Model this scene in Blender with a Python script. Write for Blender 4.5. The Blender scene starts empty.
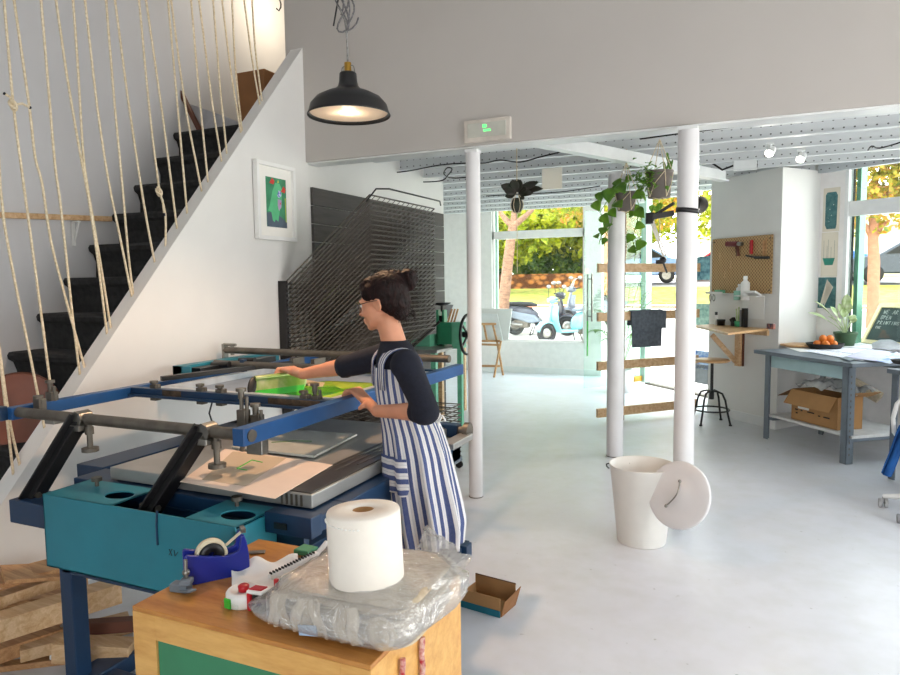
import bpy, math, random
from math import sin, cos, pi, radians, sqrt, hypot
from mathutils import Vector as V, Matrix, noise
random.seed(7)
COL = bpy.context.scene.collection
# ---------------- camera model (photo frame 900x675) ----------------
FPX = 680.0; CAMZ = 1.55
_yaw = radians(24); _pit = math.atan(56/680.0); _roll = 0.0125
CF = V((-sin(_yaw)*cos(_pit), cos(_yaw)*cos(_pit), -sin(_pit)))
_r0 = V((cos(_yaw), sin(_yaw), 0)); _u0 = _r0.cross(CF)
CR = cos(_roll)*_r0 - sin(_roll)*_u0
CU = cos(_roll)*_u0 + sin(_roll)*_r0
CP = V((0, 0, CAMZ))
def _ray(px, py): return CF + CR*((px-450)/FPX) + CU*((337.5-py)/FPX)
def OZ(px, py, z): r = _ray(px, py); return CP + r*((z-CAMZ)/r.z)          # point on a level plane
def OY(px, py, y): r = _ray(px, py); return CP + r*(y/r.y)
def OX(px, py, x): r = _ray(px, py); return CP + r*(x/r.x)
def OP(px, py, p, n): r = _ray(px, py); n = V(n); return CP + r*((V(p)-CP).dot(n)/r.dot(n))
def AD(px, py, d): return CP + _ray(px, py)*d
cam_d = bpy.data.cameras.new('camera'); cam = bpy.data.objects.new('camera', cam_d); COL.objects.link(cam)
cam_d.sensor_width = 36; cam_d.lens = FPX/900*36; cam_d.clip_start = 0.02; cam_d.clip_end = 400
m = Matrix((CR, CU, -CF)).transposed().to_4x4(); m.translation = CP
cam.matrix_world = m
bpy.context.scene.camera = cam

# ---------------- mesh collector ----------------
class MB:
    def __init__(s): s.v = []; s.f = []; s.mi = []; s.sm = []; s.uv = None; s.m = 0
    def add(s, vs, fs, smooth=False, uvs=None):
        o = len(s.v); s.v += [V(p) for p in vs]
        for f in fs: s.f.append([o+i for i in f]); s.mi.append(s.m); s.sm.append(smooth)
        if uvs:
            if s.uv is None: s.uv = {}
            for i, u in enumerate(uvs): s.uv[o+i] = u
        return s
    def box(s, a, b):
        x0, x1 = sorted((a[0], b[0])); y0, y1 = sorted((a[1], b[1])); z0, z1 = sorted((a[2], b[2]))
        return s.add([(x0,y0,z0),(x1,y0,z0),(x1,y1,z0),(x0,y1,z0),(x0,y0,z1),(x1,y0,z1),(x1,y1,z1),(x0,y1,z1)],
            [(0,3,2,1),(4,5,6,7),(0,1,5,4),(1,2,6,5),(2,3,7,6),(3,0,4,7)])
    def obox(s, c, size, ax=(1,0,0), up=(0,0,1)):      # oriented box: ax = length axis, up = third axis
        ax = V(ax).normalized(); up = V(up); sd = up.cross(ax).normalized(); up = ax.cross(sd).normalized()
        c = V(c); h = [q/2 for q in size]
        vs = [c+ax*h[0]*i+sd*h[1]*j+up*h[2]*k for k in (-1,1) for i, j in ((-1,-1),(1,-1),(1,1),(-1,1))]
        return s.add(vs, [(0,3,2,1),(4,5,6,7),(0,1,5,4),(1,2,6,5),(2,3,7,6),(3,0,4,7)])
    def bar(s, a, b, w, h, up=(0,0,1)):
        a = V(a); b = V(b); return s.obox((a+b)/2, ((b-a).length, w, h), b-a, up)
    def ring(s, c, d, r, n, ref=None):
        d = V(d).normalized(); t = V(ref) if ref else (V((0,0,1)) if abs(d.z) < .9 else V((1,0,0)))
        a = t.cross(d).normalized(); b = d.cross(a)
        rx, ry = r if isinstance(r, (tuple, list)) else (r, r)
        return [V(c)+a*rx*cos(2*pi*i/n)+b*ry*sin(2*pi*i/n) for i in range(n)]
    def loft(s, rings, caps=True, smooth=True, closed=False):
        n = len(rings[0]); vs = [p for r in rings for p in r]; fs = []
        m_ = len(rings)
        for k in range(m_ if closed else m_-1):
            k2 = (k+1) % m_
            for i in range(n): fs.append((k*n+i, k*n+(i+1)%n, k2*n+(i+1)%n, k2*n+i))
        s.add(vs, fs, smooth)
        if caps and not closed:
            s.add(rings[0], [tuple(range(n))[::-1]]); s.add(rings[-1], [tuple(range(n))])
        return s
    def cyl(s, a, b, r, r2=None, n=16):
        a = V(a); b = V(b); r2 = r if r2 is None else r2
        return s.loft([s.ring(a, b-a, r, n), s.ring(b, b-a, r2, n)])
    def tube(s, pts, r, n=8, closed=False, flat=None):
        pts = [V(p) for p in pts]; rs = []; N = len(pts)
        ref = None
        for i, p in enumerate(pts):
            d = (pts[(i+1) % N]-pts[i-1]) if closed else (pts[min(i+1, N-1)]-pts[max(i-1, 0)])
            d.normalize()
            if ref is None:
                t = V((0,0,1)) if abs(d.z) < .9 else V((1,0,0)); ref = t.cross(d).normalized()
            else: ref = (ref - d*ref.dot(d)).normalized()
            b = d.cross(ref); rr = r[i] if isinstance(r, list) else r
            rs.append([p+ref*rr*cos(2*pi*k/n)+b*rr*(flat or 1)*sin(2*pi*k/n) for k in range(n)])
        return s.loft(rs, closed=closed)
    def lathe(s, prof, c=(0,0,0), n=32, ax=(0,0,1), closed=False):
        c = V(c); ax = V(ax).normalized()
        return s.loft([s.ring(c+ax*z, ax, max(r, 1e-4), n) for r, z in prof], closed=closed)
    def ball(s, c, r, n=12, ax=(0,0,1), ref=None):
        r = (r, r, r) if isinstance(r, (int, float)) else r; c = V(c); ax = V(ax).normalized()
        return s.loft([s.ring(c+ax*r[2]*sin(t), ax, (r[0]*cos(t), r[1]*cos(t)), n*2, ref) for t in [(-.498+i/n*.996)*pi for i in range(n+1)]])
    def cap(s, a, b, r, r2=None, n=8):                  # capsule: closed cylinder and two balls
        r2 = r if r2 is None else r2
        s.cyl(a, b, r, r2, n*2); s.ball(a, r, n); s.ball(b, r2, n); return s
    def prism(s, poly, vec):
        vec = V(vec); poly = [V(p) for p in poly]; n = len(poly)
        return s.add(poly+[p+vec for p in poly], [tuple(range(n))[::-1], tuple(range(n, 2*n))]+[(i,(i+1)%n,n+(i+1)%n,n+i) for i in range(n)])
    def grid(s, fn, nu, nv, th=0, smooth=True, uv=False):   # fn(u,v) -> point; th gives thickness along the normal
        P = [[V(fn(i/nu, j/nv)) for i in range(nu+1)] for j in range(nv+1)]
        vs = [p for r in P for p in r]; w = nu+1
        fs = [(j*w+i, j*w+i+1, (j+1)*w+i+1, (j+1)*w+i) for j in range(nv) for i in range(nu)]
        uvs = [(i/nu, j/nv) for j in range(nv+1) for i in range(nu+1)] if uv else None
        s.add(vs, fs, smooth, uvs)
        if th:
            N = []
            for j in range(nv+1):
                for i in range(nu+1):
                    du = P[j][min(i+1,nu)]-P[j][max(i-1,0)]; dv = P[min(j+1,nv)][i]-P[max(j-1,0)][i]
                    nn = du.cross(dv); N.append(nn.normalized() if nn.length > 1e-12 else V((0,0,1)))
            vb = [p-n_*th for p, n_ in zip(vs, N)]
            s.add(vb, [f[::-1] for f in fs], smooth, uvs)
            bd = [i for i in range(w)]+[j*w+nu for j in range(1,nv+1)]+[nv*w+i for i in range(nu-1,-1,-1)]+[j*w for j in range(nv-1,0,-1)]
            e = [vs[i] for i in bd]+[vb[i] for i in bd]; L = len(bd)
            s.add(e, [(i,L+i,L+(i+1)%L,(i+1)%L) for i in range(L)], False, [uvs[i] for i in bd]*2 if uvs else None)
        return s

def obj(name, mb, mat, parent=None, local=False, bevel=0, label=None, origin=None):
    vs = mb.v
    if not local:
        if parent is not None:
            r = parent
            while r.parent is not None: r = r.parent
            off = r.location.copy()
        elif origin is not None: off = V(origin)
        else:
            xs = [v.x for v in vs]; ys = [v.y for v in vs]; zs = [v.z for v in vs]
            off = V(((min(xs)+max(xs))/2, (min(ys)+max(ys))/2, min(zs)))
        vs = [v-off for v in vs]
    me = bpy.data.meshes.new(name); me.from_pydata([tuple(v) for v in vs], [], mb.f)
    for mt in (mat if isinstance(mat, (list, tuple)) else [mat]): me.materials.append(mt)
    me.polygons.foreach_set('material_index', mb.mi); me.polygons.foreach_set('use_smooth', mb.sm)
    if mb.uv:
        L = me.uv_layers.new(name='UVMap')
        for lp in me.loops: L.data[lp.index].uv = mb.uv.get(lp.vertex_index, (0,0))
    me.update()
    o = bpy.data.objects.new(name, me); COL.objects.link(o)
    if parent is not None: o.parent = parent
    elif not local: o.location = off
    if bevel:
        b = o.modifiers.new('bevel', 'BEVEL'); b.width = bevel; b.segments = 2; b.limit_method = 'ANGLE'; b.angle_limit = radians(40)
    if label: o['label'] = label
    return o
def tag(o, label, cat, group=None, kind=None):
    o['label'] = label; o['category'] = cat
    if group: o['group'] = group
    if kind: o['kind'] = kind
    return o
def thing(name, label, cat, loc=(0,0,0), rotz=0, group=None, kind=None):
    o = bpy.data.objects.new(name, None); COL.objects.link(o); o.location = loc; o.rotation_euler = (0,0,rotz)
    o.empty_display_size = .05
    return tag(o, label, cat, group, kind)
def struct(name, mb, mat, bevel=0):
    o = obj(name, mb, mat, bevel=bevel); o['kind'] = 'structure'; return o
def dup(root, loc, rotz=None, label=None):
    def rec(o, par):
        c = o.copy(); COL.objects.link(c); c.parent = par
        for ch in list(o.children): rec(ch, c)
        return c
    r = rec(root, None); r.location = loc
    if rotz is not None: r.rotation_euler = (0,0,rotz)
    if label: r['label'] = label
    return r
def remesh(o, voxel, smooth=2):
    m_ = o.modifiers.new('r', 'REMESH'); m_.mode = 'VOXEL'; m_.voxel_size = voxel; m_.use_smooth_shade = True
    if smooth:
        s = o.modifiers.new('s', 'SMOOTH'); s.iterations = smooth; s.factor = .5
    return o

# ---------------- materials ----------------
def lin(c):
    r = []
    for q in c[:3]:
        q = q/255.0; r.append(q/12.92 if q <= .04045 else ((q+.055)/1.055)**2.4)
    return (*r, 1)
class NT:
    def __init__(s, name):
        s.m = bpy.data.materials.new(name); s.m.use_nodes = True; s.t = s.m.node_tree; s.n = s.t.nodes; s.n.clear()
        s.out = s.n.new('ShaderNodeOutputMaterial'); s.p = s.n.new('ShaderNodeBsdfPrincipled'); s.l(s.p.outputs[0], s.out.inputs[0])
        s.tc = s.n.new('ShaderNodeTexCoord')
    def l(s, a, b): s.t.links.new(a, b)
    def node(s, typ, **kw):
        n = s.n.new(typ)
        for k, v in kw.items():
            if k in n.inputs: n.inputs[k].default_value = v
            else: setattr(n, k, v)
        return n
    def mix(s, fac, a, b, blend='MIX'):
        n = s.n.new('ShaderNodeMix'); n.data_type = 'RGBA'; n.blend_type = blend
        for i, q in ((0, fac), (6, a), (7, b)):
            if isinstance(q, (int, float)): n.inputs[i].default_value = q
            elif isinstance(q, tuple): n.inputs[i].default_value = q
            else: s.l(q, n.inputs[i])
        return n.outputs[2]
    def math(s, op, a, b=0.0):
        n = s.n.new('ShaderNodeMath'); n.operation = op
        for i, q in ((0, a), (1, b)):
            if isinstance(q, (int, float)): n.inputs[i].default_value = q
            else: s.l(q, n.inputs[i])
        return n.outputs[0]
    def map(s, scale=(1,1,1), rot=(0,0,0), src='Object'):
        n = s.n.new('ShaderNodeMapping'); n.inputs['Scale'].default_value = scale; n.inputs['Rotation'].default_value = rot
        s.l(s.tc.outputs[src], n.inputs[0]); return n.outputs[0]
    def ramp(s, fac, stops):
        n = s.n.new('ShaderNodeValToRGB'); e = n.color_ramp.elements
        while len(e) < len(stops): e.new(.5)
        for i, (p, c) in enumerate(stops): e[i].position = p; e[i].color = c
        s.l(fac, n.inputs[0]); return n.outputs[0]
    def bump(s, h, strength=.3, dist=.01):
        n = s.n.new('ShaderNodeBump'); n.inputs['Strength'].default_value = strength; n.inputs['Distance'].default_value = dist
        s.l(h, n.inputs['Height']); s.l(n.outputs[0], s.p.inputs['Normal'])
    def set(s, color=None, rough=.5, metal=0, **kw):
        if color is not None:
            if isinstance(color, tuple): s.p.inputs['Base Color'].default_value = color
            else: s.l(color, s.p.inputs['Base Color'])
        s.p.inputs['Roughness'].default_value = rough; s.p.inputs['Metallic'].default_value = metal
        for k, v in kw.items(): s.p.inputs[k.replace('_', ' ')].default_value = v
        return s.m
def mat(name, c, rough=.5, metal=0, var=.06, scale=12, bump=.0, c2=None, stretch=(1,1,1), **kw):
    n = NT(name); nz = n.node('ShaderNodeTexNoise', Scale=scale, Detail=4.0)
    n.l(n.map(stretch), nz.inputs['Vector'])
    a = lin(c); b = lin(c2) if c2 else tuple(q*(1-var*3) for q in a[:3])+(1,)
    f = n.ramp(nz.outputs[0], [(.35, (0,0,0,1)), (.65, (1,1,1,1))])
    col = n.mix(n.math('MULTIPLY', f, 1.0), a, b)
    if bump: n.bump(nz.outputs[0], bump)
    return n.set(col, rough, metal, **kw)
def wood(name, c1, c2, axis=(1,12,12), rough=.5, scale=3):
    n = NT(name); mp = n.map(axis)
    nz = n.node('ShaderNodeTexNoise', Scale=float(scale), Detail=6.0, Distortion=.6); n.l(mp, nz.inputs['Vector'])
    w = n.node('ShaderNodeTexNoise', Scale=float(scale)*5, Detail=3.0); n.l(mp, w.inputs['Vector'])
    f = n.math('ADD', n.math('MULTIPLY', nz.outputs[0], .7), n.math('MULTIPLY', w.outputs[0], .3))
    col = n.ramp(f, [(.35, lin(c1)), (.65, lin(c2))]); n.bump(w.outputs[0], .1, .002)
    return n.set(col, rough)
def glass(name, tint=(235,250,245), clear=.92):
    m_ = bpy.data.materials.new(name); m_.use_nodes = True; t = m_.node_tree; t.nodes.clear()
    o = t.nodes.new('ShaderNodeOutputMaterial'); mx = t.nodes.new('ShaderNodeMixShader')
    tr = t.nodes.new('ShaderNodeBsdfTransparent'); gl = t.nodes.new('ShaderNodeBsdfGlossy'); fr = t.nodes.new('ShaderNodeFresnel')
    t.nodes.remove(fr); gl.inputs['Roughness'].default_value = .02; tr.inputs[0].default_value = lin(tint)
    lw = t.nodes.new('ShaderNodeLayerWeight'); pw = t.nodes.new('ShaderNodeMath'); pw.operation = 'POWER'; pw.inputs[1].default_value = 5.0
    ml = t.nodes.new('ShaderNodeMath'); ml.operation = 'MULTIPLY_ADD'; ml.inputs[1].default_value = .7; ml.inputs[2].default_value = .035
    lw.inputs[0].default_value = .5; t.links.new(lw.outputs['Facing'], pw.inputs[0]); t.links.new(pw.outputs[0], ml.inputs[0]); t.links.new(ml.outputs[0], mx.inputs[0])
    t.links.new(tr.outputs[0], mx.inputs[1]); t.links.new(gl.outputs[0], mx.inputs[2]); t.links.new(mx.outputs[0], o.inputs[0])
    return m_
def emit(name, c, s):
    n = NT(name); n.p.inputs['Emission Color'].default_value = lin(c); n.p.inputs['Emission Strength'].default_value = s
    return n.set(lin(c), .5)
M = {}
M['wall'] = mat('white_plaster', (226,225,222), .85, var=.012, scale=3, bump=.03)
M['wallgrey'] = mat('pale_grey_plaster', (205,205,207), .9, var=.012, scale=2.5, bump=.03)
M['soffit'] = mat('shade_grey_plaster', (188,183,178), .9, var=.012, scale=2, bump=.02)  # plaster colour darkened to stand in for shade on the upper wall
M['paint'] = mat('white_paint', (228,230,230), .4, var=.02, scale=8)
M['mint'] = mat('mint_paint', (180,212,198), .4, var=.02)
M['paleteal'] = mat('pale_aqua_paint', (236,233,231), .5, var=.02)
M['column'] = mat('column_paint', (222,221,222), .35, var=.02, scale=5)
M['black'] = mat('black_metal', (22,22,24), .4, var=.05)
M['blackmatte'] = mat('black_matte', (30,29,30), .7)
M['steel'] = mat('brushed_steel', (150,148,142), .35, 1.0, var=.08, scale=20)
M['dullsteel'] = mat('dull_steel', (120,114,105), .5, .8, var=.1, scale=15)
M['alu'] = mat('aluminium_bed', (175,175,172), .38, .6, var=.05, scale=6, bump=.02)
M['teal'] = mat('teal_machine_paint', (36,128,146), .45, var=.06, scale=4, bump=.02)
M['navyblue'] = mat('dark_blue_machine_paint', (20,54,88), .4, var=.08, scale=6)
M['blue'] = mat('blue_machine_paint', (30,84,142), .38, var=.08, scale=7)
M['cardboard'] = mat('cardboard', (176,132,84), .85, var=.03, scale=10)
M['cardboardd'] = mat('dark_cardboard', (140,96,58), .85, var=.04, scale=10)
M['pine'] = wood('pine_timber', (205,160,112), (160,112,70))
M['palepine'] = wood('pale_timber', (222,190,150), (190,148,102))
M['ply'] = wood('varnished_ply', (200,140,72), (170,108,48), (2,10,10), .35)
M['plyface'] = wood('light_ply', (226,178,104), (206,150,78), (2,9,9), .4)
M['birch'] = wood('birch_board', (214,172,124), (190,146,98), (2,10,10), .4)
M['greenpanel'] = mat('green_panel', (60,134,95), .5, var=.03)
M['fabricnavy'] = mat('navy_jersey', (20,24,40), .9, var=.1, scale=60, bump=.1)
M['skin'] = mat('skin', (214,150,118), .5, var=.03, scale=20, Subsurface_Weight=.08)
M['hair'] = mat('dark_hair', (12,8,8), .6, c2=(34,12,10), scale=30, stretch=(6,1,1), bump=.4, Specular_IOR_Level=.2)
M['rope'] = mat('cotton_rope', (230,216,190), .9, c2=(202,184,150), scale=90, bump=.5)
M['white'] = mat('white_plastic', (236,236,234), .4, var=.01)
M['whitefab'] = mat('white_cloth', (232,232,230), .9, var=.02, bump=.2)
M['paper'] = mat('paper', (240,238,232), .9, var=.01)
M['red'] = mat('red_plastic', (190,24,38), .35)
M['green'] = mat('green_plastic', (60,190,60), .4)
M['mgreen'] = mat('machine_green', (52,140,100), .4)
M['lmgreen'] = mat('machine_pale_green', (110,190,155), .45)
M['bluep'] = mat('blue_plastic', (24,40,140), .35, var=.05)
M['leaf'] = mat('leaf_green', (112,158,44), .4, c2=(74,118,34), scale=9)
M['leafpale'] = mat('leaf_pale_green', (150,175,110), .45, c2=(200,210,170), scale=14)
M['leafdark'] = mat('leaf_dark', (52,44,40), .5, c2=(40,50,32))
M['potgrey'] = mat('grey_pot', (120,112,106), .8)
M['potgreen'] = mat('green_pot', (72,104,72), .6)
M['greysteel'] = mat('grey_painted_steel', (112,122,132), .5, var=.04)
M['brass'] = mat('brass', (190,150,70), .3, 1.0)
M['glass'] = glass('window_glass', (250,253,252))
M['glassgreen'] = glass('door_glass', (240,250,246))
M['darkwood'] = mat('brown_wood', (96,54,38), .6)
M['terracotta'] = mat('brown_lacquer', (128,72,52), .45, var=.08, scale=5)
M['towel'] = mat('charcoal_cloth', (72,78,86), .95, c2=(90,96,104), scale=30, bump=.2)
M['orange'] = mat('orange_peel', (236,130,40), .5, bump=.1, scale=60)
M['grey'] = mat('mid_grey', (140,140,142), .6)
M['canvas'] = mat('natural_linen', (205,190,165), .95, c2=(184,168,142), scale=40, bump=.3)
M['bluefab'] = mat('blue_cloth', (28,90,160), .95, var=.1, bump=.3)
# ================= SETTING =================
def floor_mat():
    n = NT('painted_concrete'); mp = n.map((1,1,1))
    a = n.node('ShaderNodeTexNoise', Scale=.8, Detail=5.0, Roughness=.6); b = n.node('ShaderNodeTexNoise', Scale=7.0, Detail=6.0)
    s_ = n.node('ShaderNodeTexVoronoi', Scale=1.3); s_.feature = 'DISTANCE_TO_EDGE'
    w = n.node('ShaderNodeTexNoise', Scale=2.0, Detail=5.0)
    for q in (a, b, w): n.l(mp, q.inputs['Vector'])
    wv = n.mix(.25, (0,0,0,1), w.outputs[1]); vm = n.node('ShaderNodeVectorMath', operation='ADD'); n.l(mp, vm.inputs[0]); n.l(wv, vm.inputs[1]); n.l(vm.outputs[0], s_.inputs['Vector'])
    base = n.mix(n.ramp(a.outputs[0], [(.35,(0,0,0,1)),(.65,(1,1,1,1))]), lin((206,208,214)), lin((220,222,228)))
    base = n.mix(n.ramp(b.outputs[0], [(.4,(0,0,0,1)),(.7,(.35,.35,.35,1))]), base, lin((196,198,194)))
    sp = n.node('ShaderNodeTexNoise', Scale=28.0, Detail=3.0); n.l(mp, sp.inputs['Vector'])
    base = n.mix(n.ramp(sp.outputs[0], [(.73,(0,0,0,1)),(.76,(.6,.6,.6,1))]), base, lin((150,150,146)))
    n.bump(b.outputs[0], .04, .01)
    return n.set(base, .34)
fl = MB(); fl.prism([(-5.2,-2.6,-.08),(3.2,-2.6,-.08),(3.2,6.5,-.08),(.62,8.12,-.08),(-2.25,11.05,-.08),(-5.2,11.05,-.08)], (0,0,.08))
struct('floor', fl, floor_mat())
struct('wall_left', MB().box((-4.25,-2.6,0),(-4.1,6.2,4.3)), M['wallgrey'])
sw = MB(); sw.prism([(-3.17,1.49,0),(-3.17,4.46,0),(-3.17,4.46,3.37),(-3.17,1.49,.0)][:3]+[(-3.17,1.49,.0001)], (-.11,0,0)); struct('wall_stair', sw, M['wall'], .006)
# wall above the opening to the back room
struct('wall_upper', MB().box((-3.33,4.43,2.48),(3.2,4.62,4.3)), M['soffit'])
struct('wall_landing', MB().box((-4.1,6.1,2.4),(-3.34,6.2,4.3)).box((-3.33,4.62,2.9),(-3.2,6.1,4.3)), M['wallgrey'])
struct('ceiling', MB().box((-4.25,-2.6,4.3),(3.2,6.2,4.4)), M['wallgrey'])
# unseen near and right walls; their openings are added and sized to admit daylight
wb = MB().box((-4.25,-2.75,0),(-.5,-2.6,4.3)).box((2.4,-2.75,0),(3.35,-2.6,4.3)).box((-.5,-2.75,0),(2.4,-2.6,1.0)).box((-.5,-2.75,2.45),(2.4,-2.6,4.3))
struct('wall_near', wb, M['wall'])
wr = MB().box((3.2,-2.6,0),(3.35,1.2,4.3)).box((3.2,4.2,0),(3.35,6.5,4.3)).box((3.2,1.2,2.3),(3.35,4.2,4.3)).box((3.2,1.2,0),(3.35,4.2,.3)); struct('wall_right', wr, M['wall'])  # opening added to light the stair wall and floor from this side
# back room left wall with charcoal cladding
bl = MB().box((-3.28,4.46,0),(-3.2,7.05,2.87)).box((-5.2,6.95,0),(-3.28,7.05,2.87)).box((-5.3,6.95,0),(-5.2,11.0,2.87))
struct('wall_rear_left', bl, M['wall'])
M['clad'] = wood('charcoal_boards', (84,80,78), (66,63,62), (12,1,12), .7)
cl = MB()
for i in range(16):
    z = .02+i*.143; top = z+.137
    cl.box((-3.2,4.52,z),(-3.175,7.0,min(top, 2.32)))
struct('trim_1', cl, M['clad'])
# facade straight part, window 1
fw = MB(); Y0, Y1 = 10.9, 11.05
fw.box((-5.3,Y0,0),(-4.06,Y1,2.95)).box((-4.06,Y0,0),(-2.48,Y1,.53)).box((-4.06,Y0,2.79),(-2.2,Y1,2.95)).box((-2.48,Y0,0),(-2.2,Y1,2.95))
struct('wall_facade', fw, M['paleteal'])
wf = MB().box((-4.06,10.93,2.25),(-2.48,11.0,2.38)).box((-4.06,10.93,.53),(-4.03,11.0,2.79)).box((-2.51,10.93,.53),(-2.48,11.0,2.79)).box((-4.06,10.93,.53),(-2.48,11.0,.56)).box((-4.06,10.93,2.76),(-2.48,11.0,2.79))
w1 = struct('window_1', wf, M['paleteal'])
g1 = obj('window_pane', MB().box((-4.03,10.96,.56),(-2.51,10.968,2.76)), M['glass'], w1)
mr = MB().box((-4.03,11.0,.56),(-3.99,11.05,2.25)).box((-4.03,11.0,2.38),(-3.99,11.05,2.76)); obj('window_reveal', mr, M['mint'], w1)
# diagonal facade with the entrance
DD = V((.698,-.716,0)).normalized(); DN = V((.716,.698,0)).normalized()    # along, outward
HP = V((-1.457,10.496,0))
def dg(t, z=0, o=0): return HP+DD*t+DN*o+V((0,0,z))
def dbox(mb, t0, t1, z0, z1, o0=-.04, o1=.04):
    return mb.add([dg(t,z,o) for z in (z0,z1) for t, o in ((t0,o0),(t1,o0),(t1,o1),(t0,o1))], [(0,3,2,1),(4,5,6,7),(0,1,5,4),(1,2,6,5),(2,3,7,6),(3,0,4,7)])
df = MB(); dbox(df,-.95,2.95,2.72,2.95,-.06,.08)
struct('wall_facade_entrance', df, M['paleteal'])
ds = MB(); dbox(ds,-.06,.06,0,2.72,-.05,.05); dbox(ds,-.06,-.95,2.62,2.72,-.04,.04); dbox(ds,1.62,1.70,0,2.72,-.04,.04); dbox(ds,1.7,2.9,0,.1,-.04,.04); dbox(ds,-.95,-.06,0,.08,-.04,.04)
d1 = struct('door_1', ds, M['mint'])
sg = MB(); dbox(sg,1.7,2.9,.1,2.72,-.006,.006); dbox(sg,-.95,-.06,.08,2.62,-.006,.006); obj('window_pane', sg, M['glassgreen'], d1)
th = MB(); dbox(th,.06,1.62,-.02,.006,-.05,.05); obj('threshold', th, M['dullsteel'], d1)
A = OZ(584,389,0)+V((0,0,.012)); B = dg(0,.012,-.07)
lf = MB().bar(A+V((0,0,1.25)), B+V((0,0,1.25)), .012, 2.5, (0,0,1))
leaf = tag(obj('glass_door', lf, M['glassgreen']), 'frameless green-tinted glass entrance door standing open into the room', 'door')
dv = (B-A).normalized(); dn = V((dv.y,-dv.x,0))
h_ = MB()
p0 = OZ(591,383,0); 
p0 = A+dv*.10
for sd in (-1, 1):
    q = p0+dn*.045*sd; zb = .62
    h_.m = 0; h_.cyl(q+V((0,0,.95)), q+V((0,0,1.62)), .013)
    for z in (1.02,1.55): h_.cyl(p0+V((0,0,z)), q+V((0,0,z)), .008)
h_.m = 1; h_.cyl(p0-dn*.045+V((0,0,.45)), p0-dn*.045+V((0,0,.95)), .013)
obj('door_handle', h_, [M['steel'], M['green']], leaf)
hb = MB().obox(B-dv*.08+V((0,0,.05)), (.16,.05,.08), dv); obj('floor_hinge', hb, M['brass'], leaf)
hb = MB().obox(A+dv*.05+V((0,0,1.66))-dn*.008, (.07,.002,.07), dv); obj('sticker', hb, mat('pink_sticker',(240,200,190),.6), leaf)
# pegboard nib wall
PD = V((.698,-.716,0)).normalized(); PN = V((-.716,-.698,0)).normalized()   # along face (rightwards), out of face to the viewer
C1 = V((.248,7.604,0))
def pg(t, z, o=0): return C1+PD*t+PN*o+V((0,0,z))
C2 = V((.62,8.1,0)); WD = V((.849,-.53,0)).normalized(); WN = V((-.53,-.849,0)).normalized()
def wg(t, z, o=0): return C2+WD*t+WN*o+V((0,0,z))
pw = MB(); E0 = pg(-1.0,0); E1 = E0-PN*.16
pw.prism([E0, C1, C2, C2+V((-.08,.1,0)), E1], (0,0,2.64)); struct('wall_nib', pw, M['wall'])
# right facade with window 2
rf = MB()
def wbx(mb, t0, t1, z0, z1, o0=0, o1=-.15):
    return mb.add([wg(t,z,o) for z in (z0,z1) for t, o in ((t0,o1),(t1,o1),(t1,o0),(t0,o0))], [(0,3,2,1),(4,5,6,7),(0,1,5,4),(1,2,6,5),(2,3,7,6),(3,0,4,7)])
wbx(rf,-.1,.25,0,2.95); wbx(rf,.25,3.0,0,.84); wbx(rf,.25,3.0,2.70,2.95)
struct('wall_facade_right', rf, M['paleteal'])
wf = MB(); wbx(wf,.25,3.0,2.155,2.30,.0,-.08); wbx(wf,.25,.285,.84,2.70,.01,-.1); wbx(wf,.25,3.0,.84,.87,-.03,-.1)
w2 = struct('window_2', wf, M['paint'])
wm = MB(); wbx(wm,.32,.36,.87,2.7,-.08,-.20); obj('window_reveal', wm, mat('green_window_frame', (96,150,124), .5, var=.02), w2)
wm = MB(); wbx(wm,.30,.309,.87,2.7,-.05,-.08); obj('window_gasket', wm, M['black'], w2)
wm = MB(); wbx(wm,.25,3.0,.87,2.70,-.045,-.05); obj('window_pane', wm, M['glass'], w2)
ss = MB(); wbx(ss,.0,3.0,.83,.87,.34,0.001); struct('trim_2', ss, M['paint'], .004)   # deep inner sill
# deck, joists and beams over the back room
def perf(name, c, ax):
    n = NT(name); v = n.node('ShaderNodeTexBrick', Scale=1.0)
    mp = n.node('ShaderNodeSeparateXYZ'); n.l(n.tc.outputs['Object'], mp.inputs[0])
    a = n.math('SUBTRACT', n.math('FRACT', n.math('MULTIPLY', mp.outputs[ax], 14.0)), .5)
    b = n.math('SUBTRACT', n.math('FRACT', n.math('MULTIPLY', mp.outputs[2], 16.0)), .5)
    d = n.math('ADD', n.math('MULTIPLY', a, a), n.math('MULTIPLY', b, b))
    f = n.math('LESS_THAN', d, .010)
    n.n.remove(v)
    return n.set(n.mix(f, lin(c), lin((96,98,100))), .5)
M['perf'] = perf('perforated_steel', (216,219,221), 0)
struct('ceiling_rear', MB().prism([(-3.2,4.62,2.87),(3.2,4.62,2.87),(3.2,6.6,2.87),(.75,8.3,2.87),(-2.2,11.1,2.87),(-5.3,11.1,2.87),(-5.3,7.0,2.87),(-3.2,7.0,2.87)], (0,0,.12)), M['paint'])
k = 0
for i in range(12):
    y = 4.98+.52*i
    xl = -3.19 if y < 6.9 else -5.19
    xr = 3.18 if y < 6.35 else min(3.18, (.6+(8.1-y)*1.6) if y < 8.1 else (-2.2+(10.95-y)*.97))
    if y > 10.7: continue
    mb = MB().box((xl,y-.008,2.65),(xr,y+.008,2.87)).box((xl,y-.035,2.642),(xr,y+.035,2.652))
    k += 1; struct('trim_%d' % (k+2), mb, M['perf'])
mb = MB().box((-3.18,4.45,2.468),(3.18,4.60,2.48)); struct('trim_20', mb, M['paint'])
mb = MB().box((-3.18,4.66,2.50),(3.18,4.68,2.64)).box((-3.18,4.66,2.50),(3.18,4.76,2.512)); struct('trim_21', mb, M['perf'])
a = OZ(520,142,2.53); b = OZ(640,166,2.53); c = OZ(725,181,2.53)
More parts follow.
